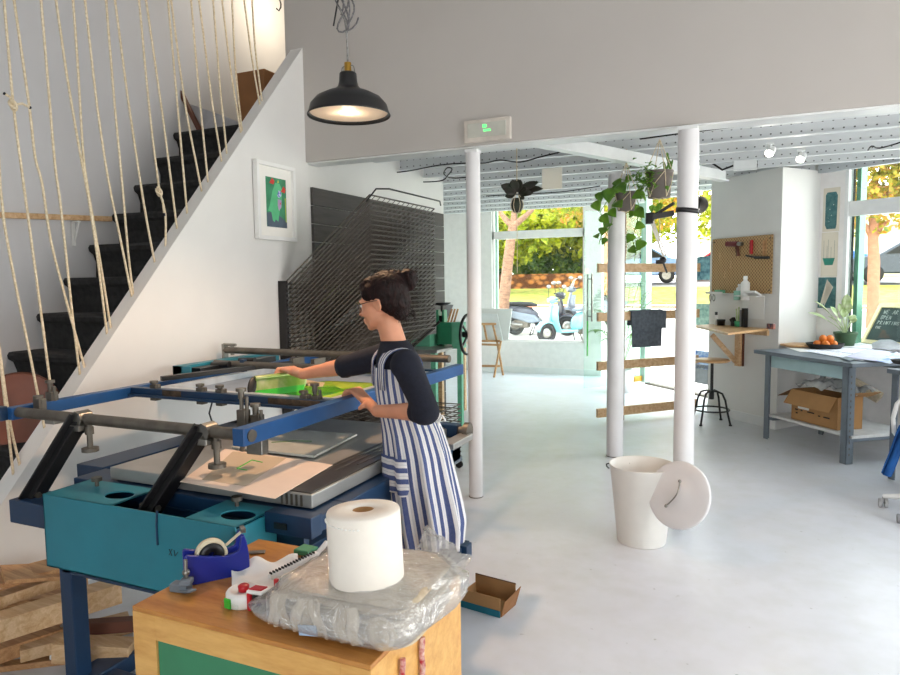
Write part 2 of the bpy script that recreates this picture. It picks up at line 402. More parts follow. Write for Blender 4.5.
mb = MB().bar(a, c, .09, .012).bar(a+V((0,0,.05)), c+V((0,0,.05)), .012, .10); struct('trim_22', mb, M['paint'])
mb = MB().bar(wg(0,2.66,.03), wg(2.8,2.66,.03), .06, .09); struct('trim_23', mb, perf('perforated_rail', (190,196,200), 0))
# baseboards
struct('baseboard_facade', MB().box((-5.2,10.885,0),(-2.2,10.9,.1)), M['paint'])
mb = MB().bar(pg(-1,.05,.006), pg(0,.05,.006), .012, .1); struct('baseboard_nib', mb, M['paint'])
# exterior wall above rear windows is hidden; roof keeps light out
# ================= STAIRCASE =================
st = MB(); prof = []
def nose(k): return 2.641+.197*k, 1.16+.2225*k
prof.append((nose(-5)[0]+.02, 0))
for k in range(-5, 8):
    y, z = nose(k); 
    prof += [(y+.045, z-.21 if k > -5 else 0.0), (y+.05, z-.12), (y+.03, z-.065), (y+.002, z-.045), (y-.004, z-.02), (y+.008, z-.002), (y+.03, z)]
    prof.append((nose(k+1)[0]+.045, z))
yl = prof[-1][0]; zl = nose(7)[1]
prof += [(6.1, zl), (6.1, zl-.15), (4.7, zl-.15), (4.62, zl-.2), (2.0, 0)]
prof = [(max(a_, 1.5), max(b_, 0)) for a_, b_ in prof]
st.prism([(-4.095, a_, b_) for a_, b_ in prof], (.81,0,0))
# stringer fill down to the floor
stc = obj('staircase', st, mat('black_carpet', (30,31,32), .95, c2=(48,48,49), scale=25, bump=.2)); tag(stc, 'steep staircase carpeted in black, climbing behind the white side wall', 'stairs')
# handrail on the left wall
r0 = OX(-60,213,-4.06); r1 = OX(111,219,-4.06)
hr = thing('handrail', 'thin wooden rail on a white bracket along the stairwell wall', 'handrail', r0)
obj('rail', MB().bar(r0, r1, .03, .035), M['palepine'], hr, bevel=.004)
bp = OX(75,221,-4.07); obj('bracket', MB().box(bp+V((-.025,-.012,-.16)), bp+V((-.018,.012,0))).box(bp+V((-.025,-.012,-.01)), bp+V((.04,.012,0))).bar(bp+V((-.02,0,-.14)), bp+V((.035,0,-.01)), .01, .01), M['white'], hr)
# ropes of the balustrade
ROPES = [[(-9,-20),(0,200),(13,273),(27,340),(43,397)],[(4,0),(13,105),(23,180),(33,253),(42,320),(53,393)],[(14,0),(30,110),(35,160),(42,180),(50,240),(66,300),(85,363)],
 [(41,0),(48,83),(55,167),(60,200),(67,263),(72,313),(80,373)],[(56,0),(67,77),(80,153),(89,200),(97,253),(107,330)],[(73,0),(78,67),(83,157),(88,190),(100,260),(111,327)],
 [(85,0),(97,107),(108,180),(120,237),(132,290)],[(106,0),(115,110),(122,180),(128,253),(133,287)],[(115,0),(127,93),(140,180),(147,223),(155,260)],
 [(139,0),(150,117),(159,190),(166,213),(165,242)],[(146,0),(163,117),(177,223)],[(168,0),(177,100),(187,207)],[(171,0),(185,107),(202,187)],[(191,0),(198,83),(208,177)],
 [(199,0),(213,110),(222,160)],[(213,0),(220,87),(227,153)],[(222,0),(230,67),(241,127)],[(232,0),(235,67),(242,126)],[(244,0),(252,60),(260,100)],[(252,0),(255,50),(262,92)],
 [(-6,300),(0,360),(6,410),(13,468)],[(-12,260),(0,355),(10,425),(20,460)]]
# each cord is tied at the ceiling and to the wall's slanted top
for i, r in enumerate(ROPES):
    P = [OX(x, y, -3.225) for x, y in r]
    d = (P[0]-P[1]).normalized(); top = P[0]+d*((4.3-P[0].z)/d.z)
    if i > 19: top = P[0]+V((0,(P[0].y-P[-1].y)*.5,(4.3-P[0].z)))
    yb = P[-1].y; zt = .538+1.137*(yb-1.963)-.03
    P[-1] = V((P[-1].x, yb, zt))
    P = [top]+P
    Q = [P[0]]
    for a_, b_ in zip(P, P[1:]):
        n_ = 3
        for j in range(1, n_+1): Q.append(a_.lerp(b_, j/n_))
    Q = [q if j in (0, len(Q)-1) else (Q[j-1]+q*2+Q[j+1])/4 for j, q in enumerate(Q)]
    ro = obj('balustrade_rope', MB().tube(Q, .0062, 8), M['rope'])
    tag(ro, 'taut cream rope in the row running from the ceiling to the stair wall', 'rope', 'ropes screening the staircase')
def knot(px, py, ends, label):
    c = OX(px, py, -3.215); t = thing('rope_knot', label, 'knot', c)
    pts = [c+V((.010*sin(a_*3), .012*sin(a_*2), .016*cos(a_*2+.6)+.008*cos(a_*3))) for a_ in [2*pi*i/28 for i in range(28)]]
    obj('knot_coil', MB().tube(pts, .0065, 8, closed=True), M['rope'], t)
    for e in ends:
        q = OX(*e, -3.2); mid = (c+q)/2+V((.01,0,.01))
        el = obj('loose_end', MB().tube([c, mid, q], .006), M['rope'], t)
        obj('whipped_tip', MB().tube([q, q+(q-mid)*.25], .007), M['fabricnavy'], el)
knot(13, 105, [(5,94),(29,107)], 'knot with two dark-tipped ends tied high on the leftmost rope')
knot(159, 192, [(156,187),(164,213)], 'small knot on a rope in front of the upper black steps')
# ================= STRUCTURAL COLUMNS =================
def column(x, y, r, top, label):
    t = thing('steel_column', label, 'column', (x, y, 0))
    obj('shaft', MB().cyl((x,y,0),(x,y,top-.02), r, n=40), M['column'], t)
    obj('head_plate', MB().box((x-r*.9,y-r*.9,top-.02),(x+r*.9,y+r*.9,top)), M['paint'], t)
    obj('base_ring', MB().cyl((x,y,0),(x,y,.006), r*1.03, n=40), M['dullsteel'], t)
    return t
cl0_ = OZ(471.5,500,0); column(cl0_.x, 4.46, .050, 2.455, 'slim white steel column left of the doorway, right behind the woman')
column(-.373, 4.40, .061, 2.455, 'thick white steel column behind the white metal bin')
cm_ = OZ(613.6,457,0); column(cm_.x, cm_.y+.05, .072, 2.46, 'white steel column in front of the wooden slat rack, set further back')
# ================= SCREEN PRINTING PRESS =================
PR = thing('screen_printing_press', 'large teal and blue screen printing press with a raised hinged screen carriage', 'printing press', (-1.95, 2.5, 0))
# teal front box with two round openings and a slot between them
tb = MB(); X0, X1, YF, YB, ZB, ZT = -2.34, -1.45, 1.60, 1.80, .53, .80
tb.box((X0,YF,ZB),(X1,YF+.008,ZT)).box((X0,YF,ZB),(X1,YB,ZB+.008)).box((X0,YF,ZB),(X0+.008,YB,ZT)).box((X1-.008,YF,ZB),(X1,YB,ZT-.012))
def holed(mb, x0, x1, y0, y1, z, cx, cy, rx, ry, th=.006, n=32):
    ou = []; inn = []
    for i in range(n):
        a = 2*pi*i/n; c_, s_ = cos(a), sin(a); inn.append(V((cx+rx*c_, cy+ry*s_, z)))
        t = min(((x1-cx)/c_ if c_ > 1e-6 else (x0-cx)/c_ if c_ < -1e-6 else 9), ((y1-cy)/s_ if s_ > 1e-6 else (y0-cy)/s_ if s_ < -1e-6 else 9))
        ou.append(V((cx+t*c_, cy+t*s_, z)))
    # include the square's corners
    dn = V((0,0,-th)); vs = ou+inn+[p+dn for p in ou]+[p+dn for p in inn]
    fs = []
    for i in range(n):
        j = (i+1) % n; fs += [(i,j,n+j,n+i), (2*n+i,3*n+i,3*n+j,2*n+j), (n+i,n+j,3*n+j,3*n+i)]
    mb.add(vs, fs)
    for sx, sy in ((x0,y0),(x1,y0),(x1,y1),(x0,y1)):
        k = min(range(n), key=lambda q: (ou[q]-V((sx,sy,z))).length)
        for q in (k, (k+1)%n, (k-1)%n):
            q2 = (q+1) % n
            a, b = ou[q], ou[q2]
            if abs(a.x-b.x) > 1e-5 and abs(a.y-b.y) > 1e-5: mb.add([a, b, V((sx,sy,z))], [(0,1,2)])
    return mb
holed(tb, X0, -2.0, YF, YB, ZT, OZ(110,498,.8).x, 1.70, .055, .042)
holed(tb, -1.66, X1, YF, YB, ZT, OZ(233,517,.8).x, 1.695, .062, .045)
front = obj('front_box', tb, M['teal'], PR, bevel=.002)
obj('inner_tray', MB().box((X0+.009,YF+.009,ZB+.09),(X1-.009,YB+.004,ZB+.10)), M['black'], front)
obj('stain', MB().tube([OY(157,511,YF-.002), OY(156.5,525,YF-.002), OY(157.5,545,YF-.002)], .004, 6), M['navyblue'], front)
for q in ((171,552),(175,551)): pass
sc_ = MB()
for a, b in (((169,549),(172,556)),((172,549),(169,555)),((174,550),(175,556)),((175,556),(178,552))): sc_.tube([OY(*a, YF-.001), OY(*b, YF-.001)], .0012, 5)
obj('pen_mark', sc_, M['black'], front)
for px, py in ((97,483),(237,503)):
    c = OZ(px, py+3, .8)
    obj('thumb_screw', MB().cyl(c, c+V((0,0,.02)), .007).cyl(c+V((0,0,.02)), c+V((0,0,.034)), .019, n=12), M['dullsteel'], PR, bevel=.002)
# dark blue bed frame
fr = MB(); fr.box((-2.44,1.80,.74),(-1.27,1.95,.795)).box((-1.42,1.95,.70),(-1.265,2.95,.795)).box((-2.62,1.95,.70),(-2.46,2.95,.795)).box((-2.62,2.85,.70),(-1.265,2.95,.795)).box((-2.33,1.801,.60),(-1.34,1.83,.74))
fr.box((-2.44,1.95,.72),(-1.42,2.86,.78))
bf = obj('bed_frame', fr, M['navyblue'], PR, bevel=.004)
fr = MB().box((-1.45,1.74,.735),(-1.265,1.80,.805)); obj('corner_block', fr, M['navyblue'], PR, bevel=.003)
obj('corner_slot', MB().box((-1.41,1.735,.755),(-1.36,1.742,.775)), M['black'], PR)
obj('skirt', MB().box((-1.32,1.98,.52),(-1.30,2.92,.70)), M['teal'], PR); obj('skirt', MB().box((-2.6,1.98,.52),(-2.58,2.92,.70)), M['teal'], PR)
# legs and feet
for x, y in ((-2.355,1.66),(-2.355,2.85),(-1.53,2.85)):
    obj('leg', MB().box((x-.005,y,.05),(x+.06,y+.065,.54 if y < 2 else .72)), M['navyblue'], PR, bevel=.005)
obj('leg', MB().box((-1.55,1.80,.05),(-1.46,1.89,.54)), M['navyblue'], PR, bevel=.005)
obj('floor_beam', MB().box((-2.36,1.62,.0),(-2.25,3.5,.07)), M['navyblue'], PR, bevel=.005)
obj('floor_beam', MB().box((-1.56,1.80,.0),(-1.45,3.5,.07)), M['navyblue'], PR, bevel=.005)
obj('floor_beam', MB().box((-2.36,3.38,.0),(-1.42,3.46,.08)), M['navyblue'], PR, bevel=.005)
obj('floor_beam', MB().box((-2.25,1.70,.0),(-1.56,1.79,.06)), M['navyblue'], PR, bevel=.005)
obj('lower_rail', MB().box((-2.34,1.66,.48),(-1.46,1.80,.53)), M['navyblue'], PR, bevel=.004)
# aluminium vacuum bed
bed = obj('print_bed', MB().box((-2.27,1.83,.80),(-1.325,2.93,.848)), M['alu'], PR, bevel=.004)
dk = MB()
for t in (0,): dk.box((-1.47,1.84,.848),(-1.335,2.92,.8525))
obj('bed_edge_plate', dk, mat('worn_bed_plate', (112,108,103), .3, .7, var=.12, scale=6), bed)
sl = MB()
for i in range(3): sl.box((-1.45+i*.035,2.0+.1*i,.8525),(-1.44+i*.035,2.6+.12*i,.854))
obj('registration_strip', sl, M['steel'], bed)
ev = MB()
for i in range(5):
    ev.box((-1.45+.02*i,1.826,.805),(-1.443+.02*i,1.83,.843))
obj('bed_profile_end', ev, M['dullsteel'], bed)
# lifting arms (black channels)
def arm(pb, pt, pivot):
    a = pb; b = pt; d = (b-a).normalized(); mb = MB()
    w_ = .062; up = V((1,0,0)).cross(d).normalized()
    mb.obox((a+b)/2-up*.01, ((b-a).length+.06, w_, .05), d, up)
    mb.obox((a+b)/2+up*.012, ((b-a).length+.06, .008, .06), d, up)
    o = obj('lifting_arm', mb, M['black'], PR, bevel=.002)
    for q in (a, b-d*.01):
        if q is a and not pivot: continue
        obj('arm_bolt', MB().cyl(q+V((-w_/2-.012,0,0)), q+V((w_/2+.012,0,0)), .012, n=6).cyl(q-up*.04-V((.0,0,0)), q-up*.055, .013, n=6), M['dullsteel'], o)
PZ = 1.02; PY = 1.86
A1b = V((-2.50,1.68,.76)); A1t = V((-2.505,PY-.03,PZ-.035)); A2b = V((-1.955,1.70,.74)); A2t = V((-1.86,PY-.03,PZ-.035))
A1b = OY(32,494,1.70); A1t = OY(74,424,1.84); A2b = OY(150,507,1.72); A2t = OY(197,435,1.84)
arm(A1b, A1t, True); arm(A2b, A2t, True)
obj('arm_bracket', MB().box((A1b.x-.05,1.64,A1b.z-.10),(-2.34,1.78,A1b.z-.01)), M['navyblue'], PR, bevel=.004)
# round front pipe and the blue side rails
obj('front_pipe', MB().cyl((-2.86,PY,PZ),(-1.59,PY,PZ), .022, n=24), M['dullsteel'], PR)
obj('side_rail', MB().box((-2.885,1.83,PZ-.03),(-2.835,4.05,PZ+.022)), M['blue'], PR, bevel=.003)
rr = MB(); rr.box((-1.645,1.82,PZ-.032),(-1.595,3.78,PZ+.03)); rail = obj('side_rail', rr, M['blue'], PR, bevel=.003)
obj('rail_end_hole', MB().cyl((-1.594,1.87,PZ),(-1.592,1.87,PZ), .017, n=20), M['dullsteel'], rail)
obj('rail_end_bore', MB().cyl((-1.593,1.87,PZ),(-1.591,1.87,PZ), .013, n=20), M['black'], rail)
obj('side_rail', MB().box((-2.9,1.80,PZ-.03),(-2.86,1.83,PZ+.03)), M['navyblue'], PR, bevel=.003)
# screw clamps hanging from the pipe and standing on the rails
def foot_clamp(x, y=PY, big=1):
    t = MB(); t.cyl((x,y-.03,PZ),(x,y+.03,PZ), .034, n=8).box((x-.03,y-.04,PZ-.045),(x+.03,y+.02,PZ-.02))
    o = obj('pipe_clamp', t, M['steel'], PR, bevel=.004)
    obj('clamp_screw', MB().cyl((x+.04,y,PZ-.12),(x+.04,y,PZ-.0), .011).cyl((x+.04,y,PZ-.13),(x+.04,y,PZ-.115), .032, n=20).cyl((x+.04,y,PZ-.06),(x+.04,y,PZ-.03), .018, n=6), M['dullsteel'], o)
foot_clamp(A1t.x+.02); foot_clamp(A2t.x+.03)
def post_clamp(x, y, z, h=.10, knob=True):
    mb = MB().box((x-.02,y-.018,z-.05),(x+.02,y+.018,z+.03)).cyl((x-.008,y,z),(x-.008,y,z+h), .008).cyl((x+.018,y,z-.03),(x+.018,y,z+h*.8), .007)
    o = obj('screen_clamp', mb, M['dullsteel'], PR, bevel=.003)
    mb = MB().cyl((x-.008,y,z+h),(x-.008,y,z+h+.012), .02, n=14).cyl((x-.008,y,z+h-.03),(x-.008,y,z+h), .012, n=6)
    obj('clamp_knob', mb, M['dullsteel'], o)
post_clamp(-2.86,2.03,PZ+.03,.07); post_clamp(-2.80,1.93,PZ+.02,.03)
c1 = OZ(258,412,PZ+.03); post_clamp(c1.x-.02, c1.y-.06, PZ+.02, .10); post_clamp(c1.x+.03, c1.y-.04, PZ+.0, .06)
obj('clamp_foot', MB().box((-1.68,1.93,PZ-.09),(-1.61,1.97,PZ-.03)).cyl((-1.72,1.95,PZ-.085),(-1.70,1.95,PZ-.03), .01), M['steel'], PR, bevel=.003)
obj('clamp_foot', MB().box((-2.85,1.98,PZ-.075),(-2.79,2.04,PZ-.03)), M['steel'], PR, bevel=.003)
# cross bars that carry the screen
cb = MB().box((-2.84,2.43,PZ-.012),(-1.64,2.47,PZ+.022)).box((-2.84,2.41,PZ-.02),(-1.64,2.43,PZ-.008))
bar = obj('cross_bar', cb, M['navyblue'], PR, bevel=.003)
M['worn'] = mat('worn_tape', (96,78,60), .8, var=.2, scale=30)
for x0_, x1_ in ((-2.62,-2.50),(-1.98,-1.70)): obj('tape_strip', MB().box((x0_,2.427,PZ-.01),(x1_,2.429,PZ+.02)), M['worn'], bar)
for x in (-2.70,-2.40,-2.28,-1.80,-1.74): post_clamp(x, 2.46, PZ+.01, .035 if x != -1.74 else .07)
obj('cross_bar', MB().box((-2.84,3.52,PZ-.012),(-1.64,3.56,PZ+.022)), M['navyblue'], PR, bevel=.003)
for x in (-2.66,-2.5): obj('cross_bar_end', MB().box((x,3.48,PZ-.01),(x+.03,3.60,PZ+.06)), M['dullsteel'], PR, bevel=.003)
# rear squeegee rails (round pipes)
pA = OZ(225,350,1.13); pB = OZ(452,357,1.13)
obj('squeegee_rail', MB().cyl(pA, V((-1.5,pA.y-.02,1.13)), .021, n=20), M['dullsteel'], PR)
pA2 = OZ(215,363,1.08); obj('squeegee_rail', MB().cyl(pA2, V((-1.66,pA2.y,1.08)), .019, n=20), M['dullsteel'], PR)
obj('rail_post', MB().box((pA.x-.01,pA.y-.02,1.04),(pA.x+.01,pA.y+.02,1.17)).cyl((pA.x+.06,pA.y,1.10),(pA.x+.06,pA.y,1.16), .012).cyl((pA.x-.01,pA.y,1.165),(pA.x+.09,pA.y,1.165), .009), M['steel'], PR, bevel=.002)
obj('rail_post', MB().box((pA2.x+.2,pA2.y-.015,1.03),(pA2.x+.23,pA2.y+.015,1.11)), M['navyblue'], PR, bevel=.002)
obj('carriage_housing', MB().box((-3.02,2.88,1.02),(-2.95,3.75,1.09)).box((-3.02,2.88,1.02),(-2.885,2.89,1.09)), M['teal'], PR, bevel=.002)
obj('carriage_gear', MB().box((-2.94,2.93,1.03),(-2.86,3.6,1.075)).cyl((-2.93,3.1,1.07),(-2.80,3.1,1.08), .02).cyl((-2.9,3.3,1.08),(-2.78,3.3,1.085), .016), M['black'], PR)
obj('hinge_arm', MB().bar((-2.83,2.62,PZ+.04),(-2.55,3.35,PZ+.05), .03,.025), M['black'], PR, bevel=.003)
# near right shaft and knob
kb = AD(465,431,3.25)
obj('side_shaft', MB().box((kb.x-.25,kb.y-.03,kb.z-.03),(kb.x-.03,kb.y+.03,kb.z+.03)), M['navyblue'], PR, bevel=.004)
obj('side_knob', MB().cyl((kb.x-.03,kb.y,kb.z),(kb.x+.0,kb.y,kb.z), .022).cyl((kb.x+.0,kb.y,kb.z),(kb.x+.025,kb.y,kb.z), .042, n=20), M['dullsteel'], PR, bevel=.003)
obj('side_shelf', MB().box((-1.265,2.72,.80),(-1.20,2.95,.83)), M['alu'], PR, bevel=.004)
cbl = [OZ(211,402,1.0)+V((0,0,0)), OZ(213,410,.97), OZ(211,420,.93), OZ(213,430,.88)]
obj('hanging_wire', MB().tube([V((-2.30,2.42,1.0)),V((-2.31,2.41,.95)),V((-2.295,2.41,.91)),V((-2.31,2.42,.86))], .004), M['black'], PR)
# ---- silk screen lying in the carriage
S0, S1, T0, T1 = -2.74, -1.68, 2.50, 3.48
sf = MB(); z0, z1 = PZ-.018, PZ+.018
sf.box((S0,T0,z0),(S0+.04,T1,z1)).box((S1-.04,T0,z0),(S1,T1,z1)).box((S0+.04,T0,z0),(S1-.04,T0+.04,z1)).box((S0+.04,T1-.04,z0),(S1-.04,T1,z1))
scr = tag(obj('printing_screen', sf, mat('screen_frame_metal', (200,208,214), .35, .3), bevel=.003), 'aluminium-framed printing screen with green ink held in the press carriage', 'screen')
obj('mesh', MB().box((S0+.04,T0+.04,z0),(S1-.04,T1-.04,z0+.002)), mat('screen_mesh', (150,164,182), .5, var=.05), scr)
obj('mask', MB().box((S0+.04,T0+.04,z0+.002),(S1-.04,T0+.16,z0+.003)), mat('screen_tape', (214,190,160), .5, var=.06), scr)
cc = [OZ(x,y,z0+.004) for x,y in ((262,402),(310,404),(352,404),(372,397),(384,391),(372,383),(330,381),(296,384),(268,392))]
obj('green_stencil', MB().prism(cc, (0,0,.002)), mat('yellow_green_ink', (196,214,70), .25, c2=(130,180,50), scale=9), scr)
cc = [OZ(x,y,z0+.007) for x,y in ((262,399),(300,402),(322,396),(345,391),(335,387),(305,388),(270,390))]
obj('green_ink', MB().prism(cc, (0,0,.004)), mat('green_ink', (52,140,26), .12, c2=(110,180,40), scale=12), scr)
cc = [OZ(x,y,z0+.004) for x,y in ((292,378),(325,383),(322,388),(296,385))]
obj('masking_paper', MB().prism(cc, (0,0,.002)), mat('cream_tape', (232,212,170), .6), scr)
# ---- squeegee in the hand
q0 = OZ(251,398,z0+.01); q1 = OZ(303,391,z0+.01)
up = V((.0,-.02,.10)); bk = OZ(262,378,PZ+.09)
sq = thing('squeegee', 'wide green-inked squeegee tilted over the screen in her right hand', 'squeegee', (q0+q1)/2)
ax = (q1-q0); tilt = V((-.02,.055,.085))
obj('squeegee_holder', MB().prism([q0+tilt*.25, q0+tilt*1.0, q0+tilt+V((0,.014,-.004)), q0+tilt*.25+V((0,.02,0))], ax).cyl(q0+tilt, q1+tilt, .013, n=14), mat('inky_metal', (190,196,150), .3, .5, c2=(120,160,60), scale=10), sq, bevel=.002)
obj('squeegee_blade', MB().prism([q0, q0+tilt*.35, q0+tilt*.35+V((0,.008,0)), q0+V((0,.008,0))], ax), M['green'], sq)
obj('squeegee_end', MB().ball(q0+tilt*.6-ax.normalized()*.006, (.006,.022,.05), 10, ax=tilt, ref=ax), M['black'], sq)
# ---- prints on the bed
ps = [OZ(x,y,.856) for x,y in ((180,482),(275,499),(333,465),(225,449))]
pt = thing('print', 'cream print with a small green mark lying on the front of the press bed', 'print', ps[0], group=None)
obj('sheet', MB().prism(ps, (0,0,.0015)), mat('cream_paper', (236,214,196), .8, var=.01), pt)
pc = [p.lerp((ps[0]+ps[2])/2, .0) for p in ps]
def onp(a, b): return ps[0].lerp(ps[1], a).lerp(ps[3].lerp(ps[2], a), b)+V((0,0,.0022))
obj('print_block', MB().prism([onp(.18,.0+.12), onp(.62,.14), onp(.6,.98), onp(.1,.95)], (0,0,.0004)), mat('beige_print', (206,186,160), .8, var=.01), pt)
g = MB()
for a, b in (((.34,.5),(.44,.5)),((.34,.5),(.36,.78)),((.36,.78),(.47,.76))): g.tube([onp(*a), onp(*b)], .003, 6)
obj('green_mark', g, M['green'], pt)
ps2 = [OZ(x,y,.862) for x,y in ((232,447),(314,456),(357,434),(272,428))]
t2 = thing('test_print', 'glossy grey test sheet with faint green strokes further back on the press bed', 'print', ps2[0])
obj('sheet', MB().prism([p-V((0,0,.008)) for p in ps2], (0,0,.009)), mat('glossy_sheet', (196,198,190), .15, var=.03), t2)
obj('strokes', MB().tube([ps2[0].lerp(ps2[2],.3)+V((0,0,.002)), ps2[0].lerp(ps2[2],.45)+V((0.02,0,.002)), ps2[0].lerp(ps2[2],.5)+V((.08,0,.002))], .003, 6), mat('grey_green', (110,140,100), .5), t2)
w3 = OZ(130,466,.85)
# ================= WOODEN CABINET =================
CX0, CX1, CY0, CY1, CZ = -1.405, -.715, 1.175, 1.655, .75
cab = thing('wooden_cabinet', 'varnished plywood cabinet with a green front panel in front of the press', 'cabinet', ((CX0+CX1)/2, (CY0+CY1)/2, 0))
obj('top', MB().box((CX0,CY0,CZ-.012),(CX1,CY1,CZ)), M['ply'], cab, bevel=.002)
fb = MB().box((CX0,CY0,0),(CX0+.075,CY0+.02,CZ-.012)).box((CX1-.075,CY0,0),(CX1,CY0+.02,CZ-.012)).box((CX0+.075,CY0,CZ-.075),(CX1-.075,CY0+.02,CZ-.012)).box((CX0+.075,CY0,0),(CX1-.075,CY0+.02,.06))
obj('front_frame', fb, M['plyface'], cab, bevel=.001)
obj('door', MB().box((CX0+.077,CY0+.006,.062),(CX1-.077,CY0+.018,CZ-.077)), M['greenpanel'], cab)
obj('side_panel', MB().box((CX1-.018,CY0+.02,0),(CX1,CY1,CZ-.012)), M['plyface'], cab)
obj('side_panel', MB().box((CX0,CY0+.02,0),(CX0+.018,CY1,CZ-.012)), M['plyface'], cab)
obj('back_panel', MB().box((CX0+.018,CY1-.01,0),(CX1-.018,CY1,CZ-.012)), M['ply'], cab)
rc = MB(); 
for y in (1.30,1.40):
    pts = [V((CX1+.008+.0015*sin(i*1.2), y+.0015*cos(i*1.2), .70-.012*i)) for i in range(14)]
    rc.tube(pts, .007, 8)
rc.tube([V((CX1+.008,1.30,.545)), V((CX1+.012,1.35,.52)), V((CX1+.008,1.40,.545))], .007)
obj('rope_handle', rc, mat('red_twisted_cord', (170,40,50), .8, c2=(226,200,190), scale=60), cab)
# ---- paper roll
rb = OZ(367,578,.862); rb.z = .862
ax = V((-.05,.02,1)).normalized(); Rr = .087; Hh = .164
rl = thing('paper_roll', 'thick white paper wiping roll standing on the plastic-wrapped linen bags', 'paper roll', rb)
obj('roll', MB().lathe([(.024,0),(Rr-.003,0),(Rr,.004),(Rr*.985,Hh-.006),(Rr*.96,Hh-.001),(.026,Hh)], rb, 56, ax, closed=True), mat('tissue', (238,231,220), .95, var=.008, scale=40, bump=.08), rl)
obj('cardboard_core', MB().lathe([(.021,.002),(.0245,.002),(.0245,Hh-.002),(.021,Hh-.002)], rb, 32, ax, closed=True), M['cardboard'], rl)
pf = MB()
for i in range(14):
    a = -2.6+i*.11; c_ = rb+ax*(Hh-.02)+V((cos(a)*Rr*.992, sin(a)*Rr*.992, 0)); pf.ball(c_, (.0035,.0035,.002), 4)
obj('embossing', pf, M['paper'], rl)
# ---- folded linen bags in a clear plastic sack
ctr = V((-.838,1.375,CZ+.004)); bz = CZ+.004
bun = thing('linen_tote_bags', 'bundle of natural linen tote bags folded inside the clear sack', 'tote bags', ctr)
def pillow(cx, cy, sx, sy, z, h, seed, ang=0, amp=.006, nu=72, nv=12, p=6.5):
    mb = MB(); rings = []
    for j in range(nv+1):
        t = -pi/2+pi*j/nv; ct = abs(cos(t))**.3; st = math.copysign(abs(sin(t))**.8, sin(t))
        r = []
        for i in range(nu):
            a = 2*pi*i/nu; k_ = (abs(cos(a))**p+abs(sin(a))**p)**(-1/p)
            x = sx*k_*cos(a)*max(ct,.02); y = sy*k_*sin(a)*max(ct,.02)
            q = noise.noise(V((x*14+seed, y*14, st*2)))*amp
            X_ = x*cos(ang)-y*sin(ang); Y_ = x*sin(ang)+y*cos(ang)
            r.append(V((cx+X_*(1+q*4), cy+Y_*(1+q*4), max(z, z+h/2+h/2*st+q))))
        rings.append(r)
    return mb.loft(rings)
for i in range(7):
    hh_ = .017; obj('folded_bag', pillow(ctr.x+.010*sin(i*2.3), ctr.y+.004*cos(i*3.1)+(.010 if 1 < i < 5 else 0), .176-.001*i, .156-.001*i, bz+.0145*i, hh_, i*3.3, .06), M['canvas'], bun)
SK = [[-.158,.03,.25],[-.13,.028,-.1],[-.10,.03,.35],[-.062,.026,.1],[-.02,.03,-.3],[.02,.034,.2],[.06,.03,-.15]]
for i, (dx, ww, ln) in enumerate(SK):
    def rb_(u, v, dx=dx, ww=ww, ln=ln):
        z = .006+.082*v; return V((ctr.x+dx+ww*(u-.5)+ln*.06*v+.004*sin(v*7+dx*50), ctr.y-.158-.010*sin(pi*v)+.006*sin(u*pi*2+dx*40), bz+z))
    obj('strap', MB().grid(rb_, 6, 10, .003), M['canvas'] if i % 2 else mat('pale_linen', (220,206,182), .95, var=.03, scale=50, bump=.3), bun)
sp_ = [V((ctr.x+.125+.034*(1-k/34)*cos(k*.75), ctr.y-.160+.004*sin(k*.3), bz+.042+.036*(1-k/34)*sin(k*.75))) for k in range(32)]
obj('rolled_strap', MB().tube(sp_, .0035, 6, flat=3), M['canvas'], bun)
obj('care_label', MB().obox(V((ctr.x-.055,ctr.y-.172,bz+.022)), (.05,.002,.024), (1,0,.15)), mat('pale_blue_label', (176,200,228), .6), bun)
def plastic(diff=.26):
    m_ = bpy.data.materials.new('clear_plastic'); m_.use_nodes = True; t = m_.node_tree; t.nodes.clear()
    o = t.nodes.new('ShaderNodeOutputMaterial'); mx = t.nodes.new('ShaderNodeMixShader'); m2 = t.nodes.new('ShaderNodeMixShader')
    tr = t.nodes.new('ShaderNodeBsdfTransparent'); gl = t.nodes.new('ShaderNodeBsdfGlossy'); df_ = t.nodes.new('ShaderNodeBsdfDiffuse')
    gl.inputs['Roughness'].default_value = .12; tr.inputs[0].default_value = (.93,.93,.93,1); df_.inputs[0].default_value = (.85,.85,.84,1)
    lw = t.nodes.new('ShaderNodeLayerWeight'); lw.inputs[0].default_value = .35
    nz = t.nodes.new('ShaderNodeTexNoise'); nz.inputs['Scale'].default_value = 26; nz.inputs['Detail'].default_value = 5; nz.inputs['Distortion'].default_value = 1.5
    tc_ = t.nodes.new('ShaderNodeTexCoord'); t.links.new(tc_.outputs['Object'], nz.inputs['Vector'])
    bp_ = t.nodes.new('ShaderNodeBump'); bp_.inputs['Strength'].default_value = .7; bp_.inputs['Distance'].default_value = .02
    t.links.new(nz.outputs[0], bp_.inputs['Height']); t.links.new(bp_.outputs[0], gl.inputs['Normal'])
    ad = t.nodes.new('ShaderNodeMath'); ad.operation = 'MULTIPLY_ADD'; ad.inputs[1].default_value = .5; ad.inputs[2].default_value = .10
    t.links.new(lw.outputs['Facing'], ad.inputs[0]); t.links.new(ad.outputs[0], mx.inputs[0])
    m2.inputs[0].default_value = diff
    t.links.new(tr.outputs[0], m2.inputs[1]); t.links.new(df_.outputs[0], m2.inputs[2])
    t.links.new(m2.outputs[0], mx.inputs[1]); t.links.new(gl.outputs[0], mx.inputs[2]); t.links.new(mx.outputs[0], o.inputs[0]); return m_
M['plastic'] = plastic()
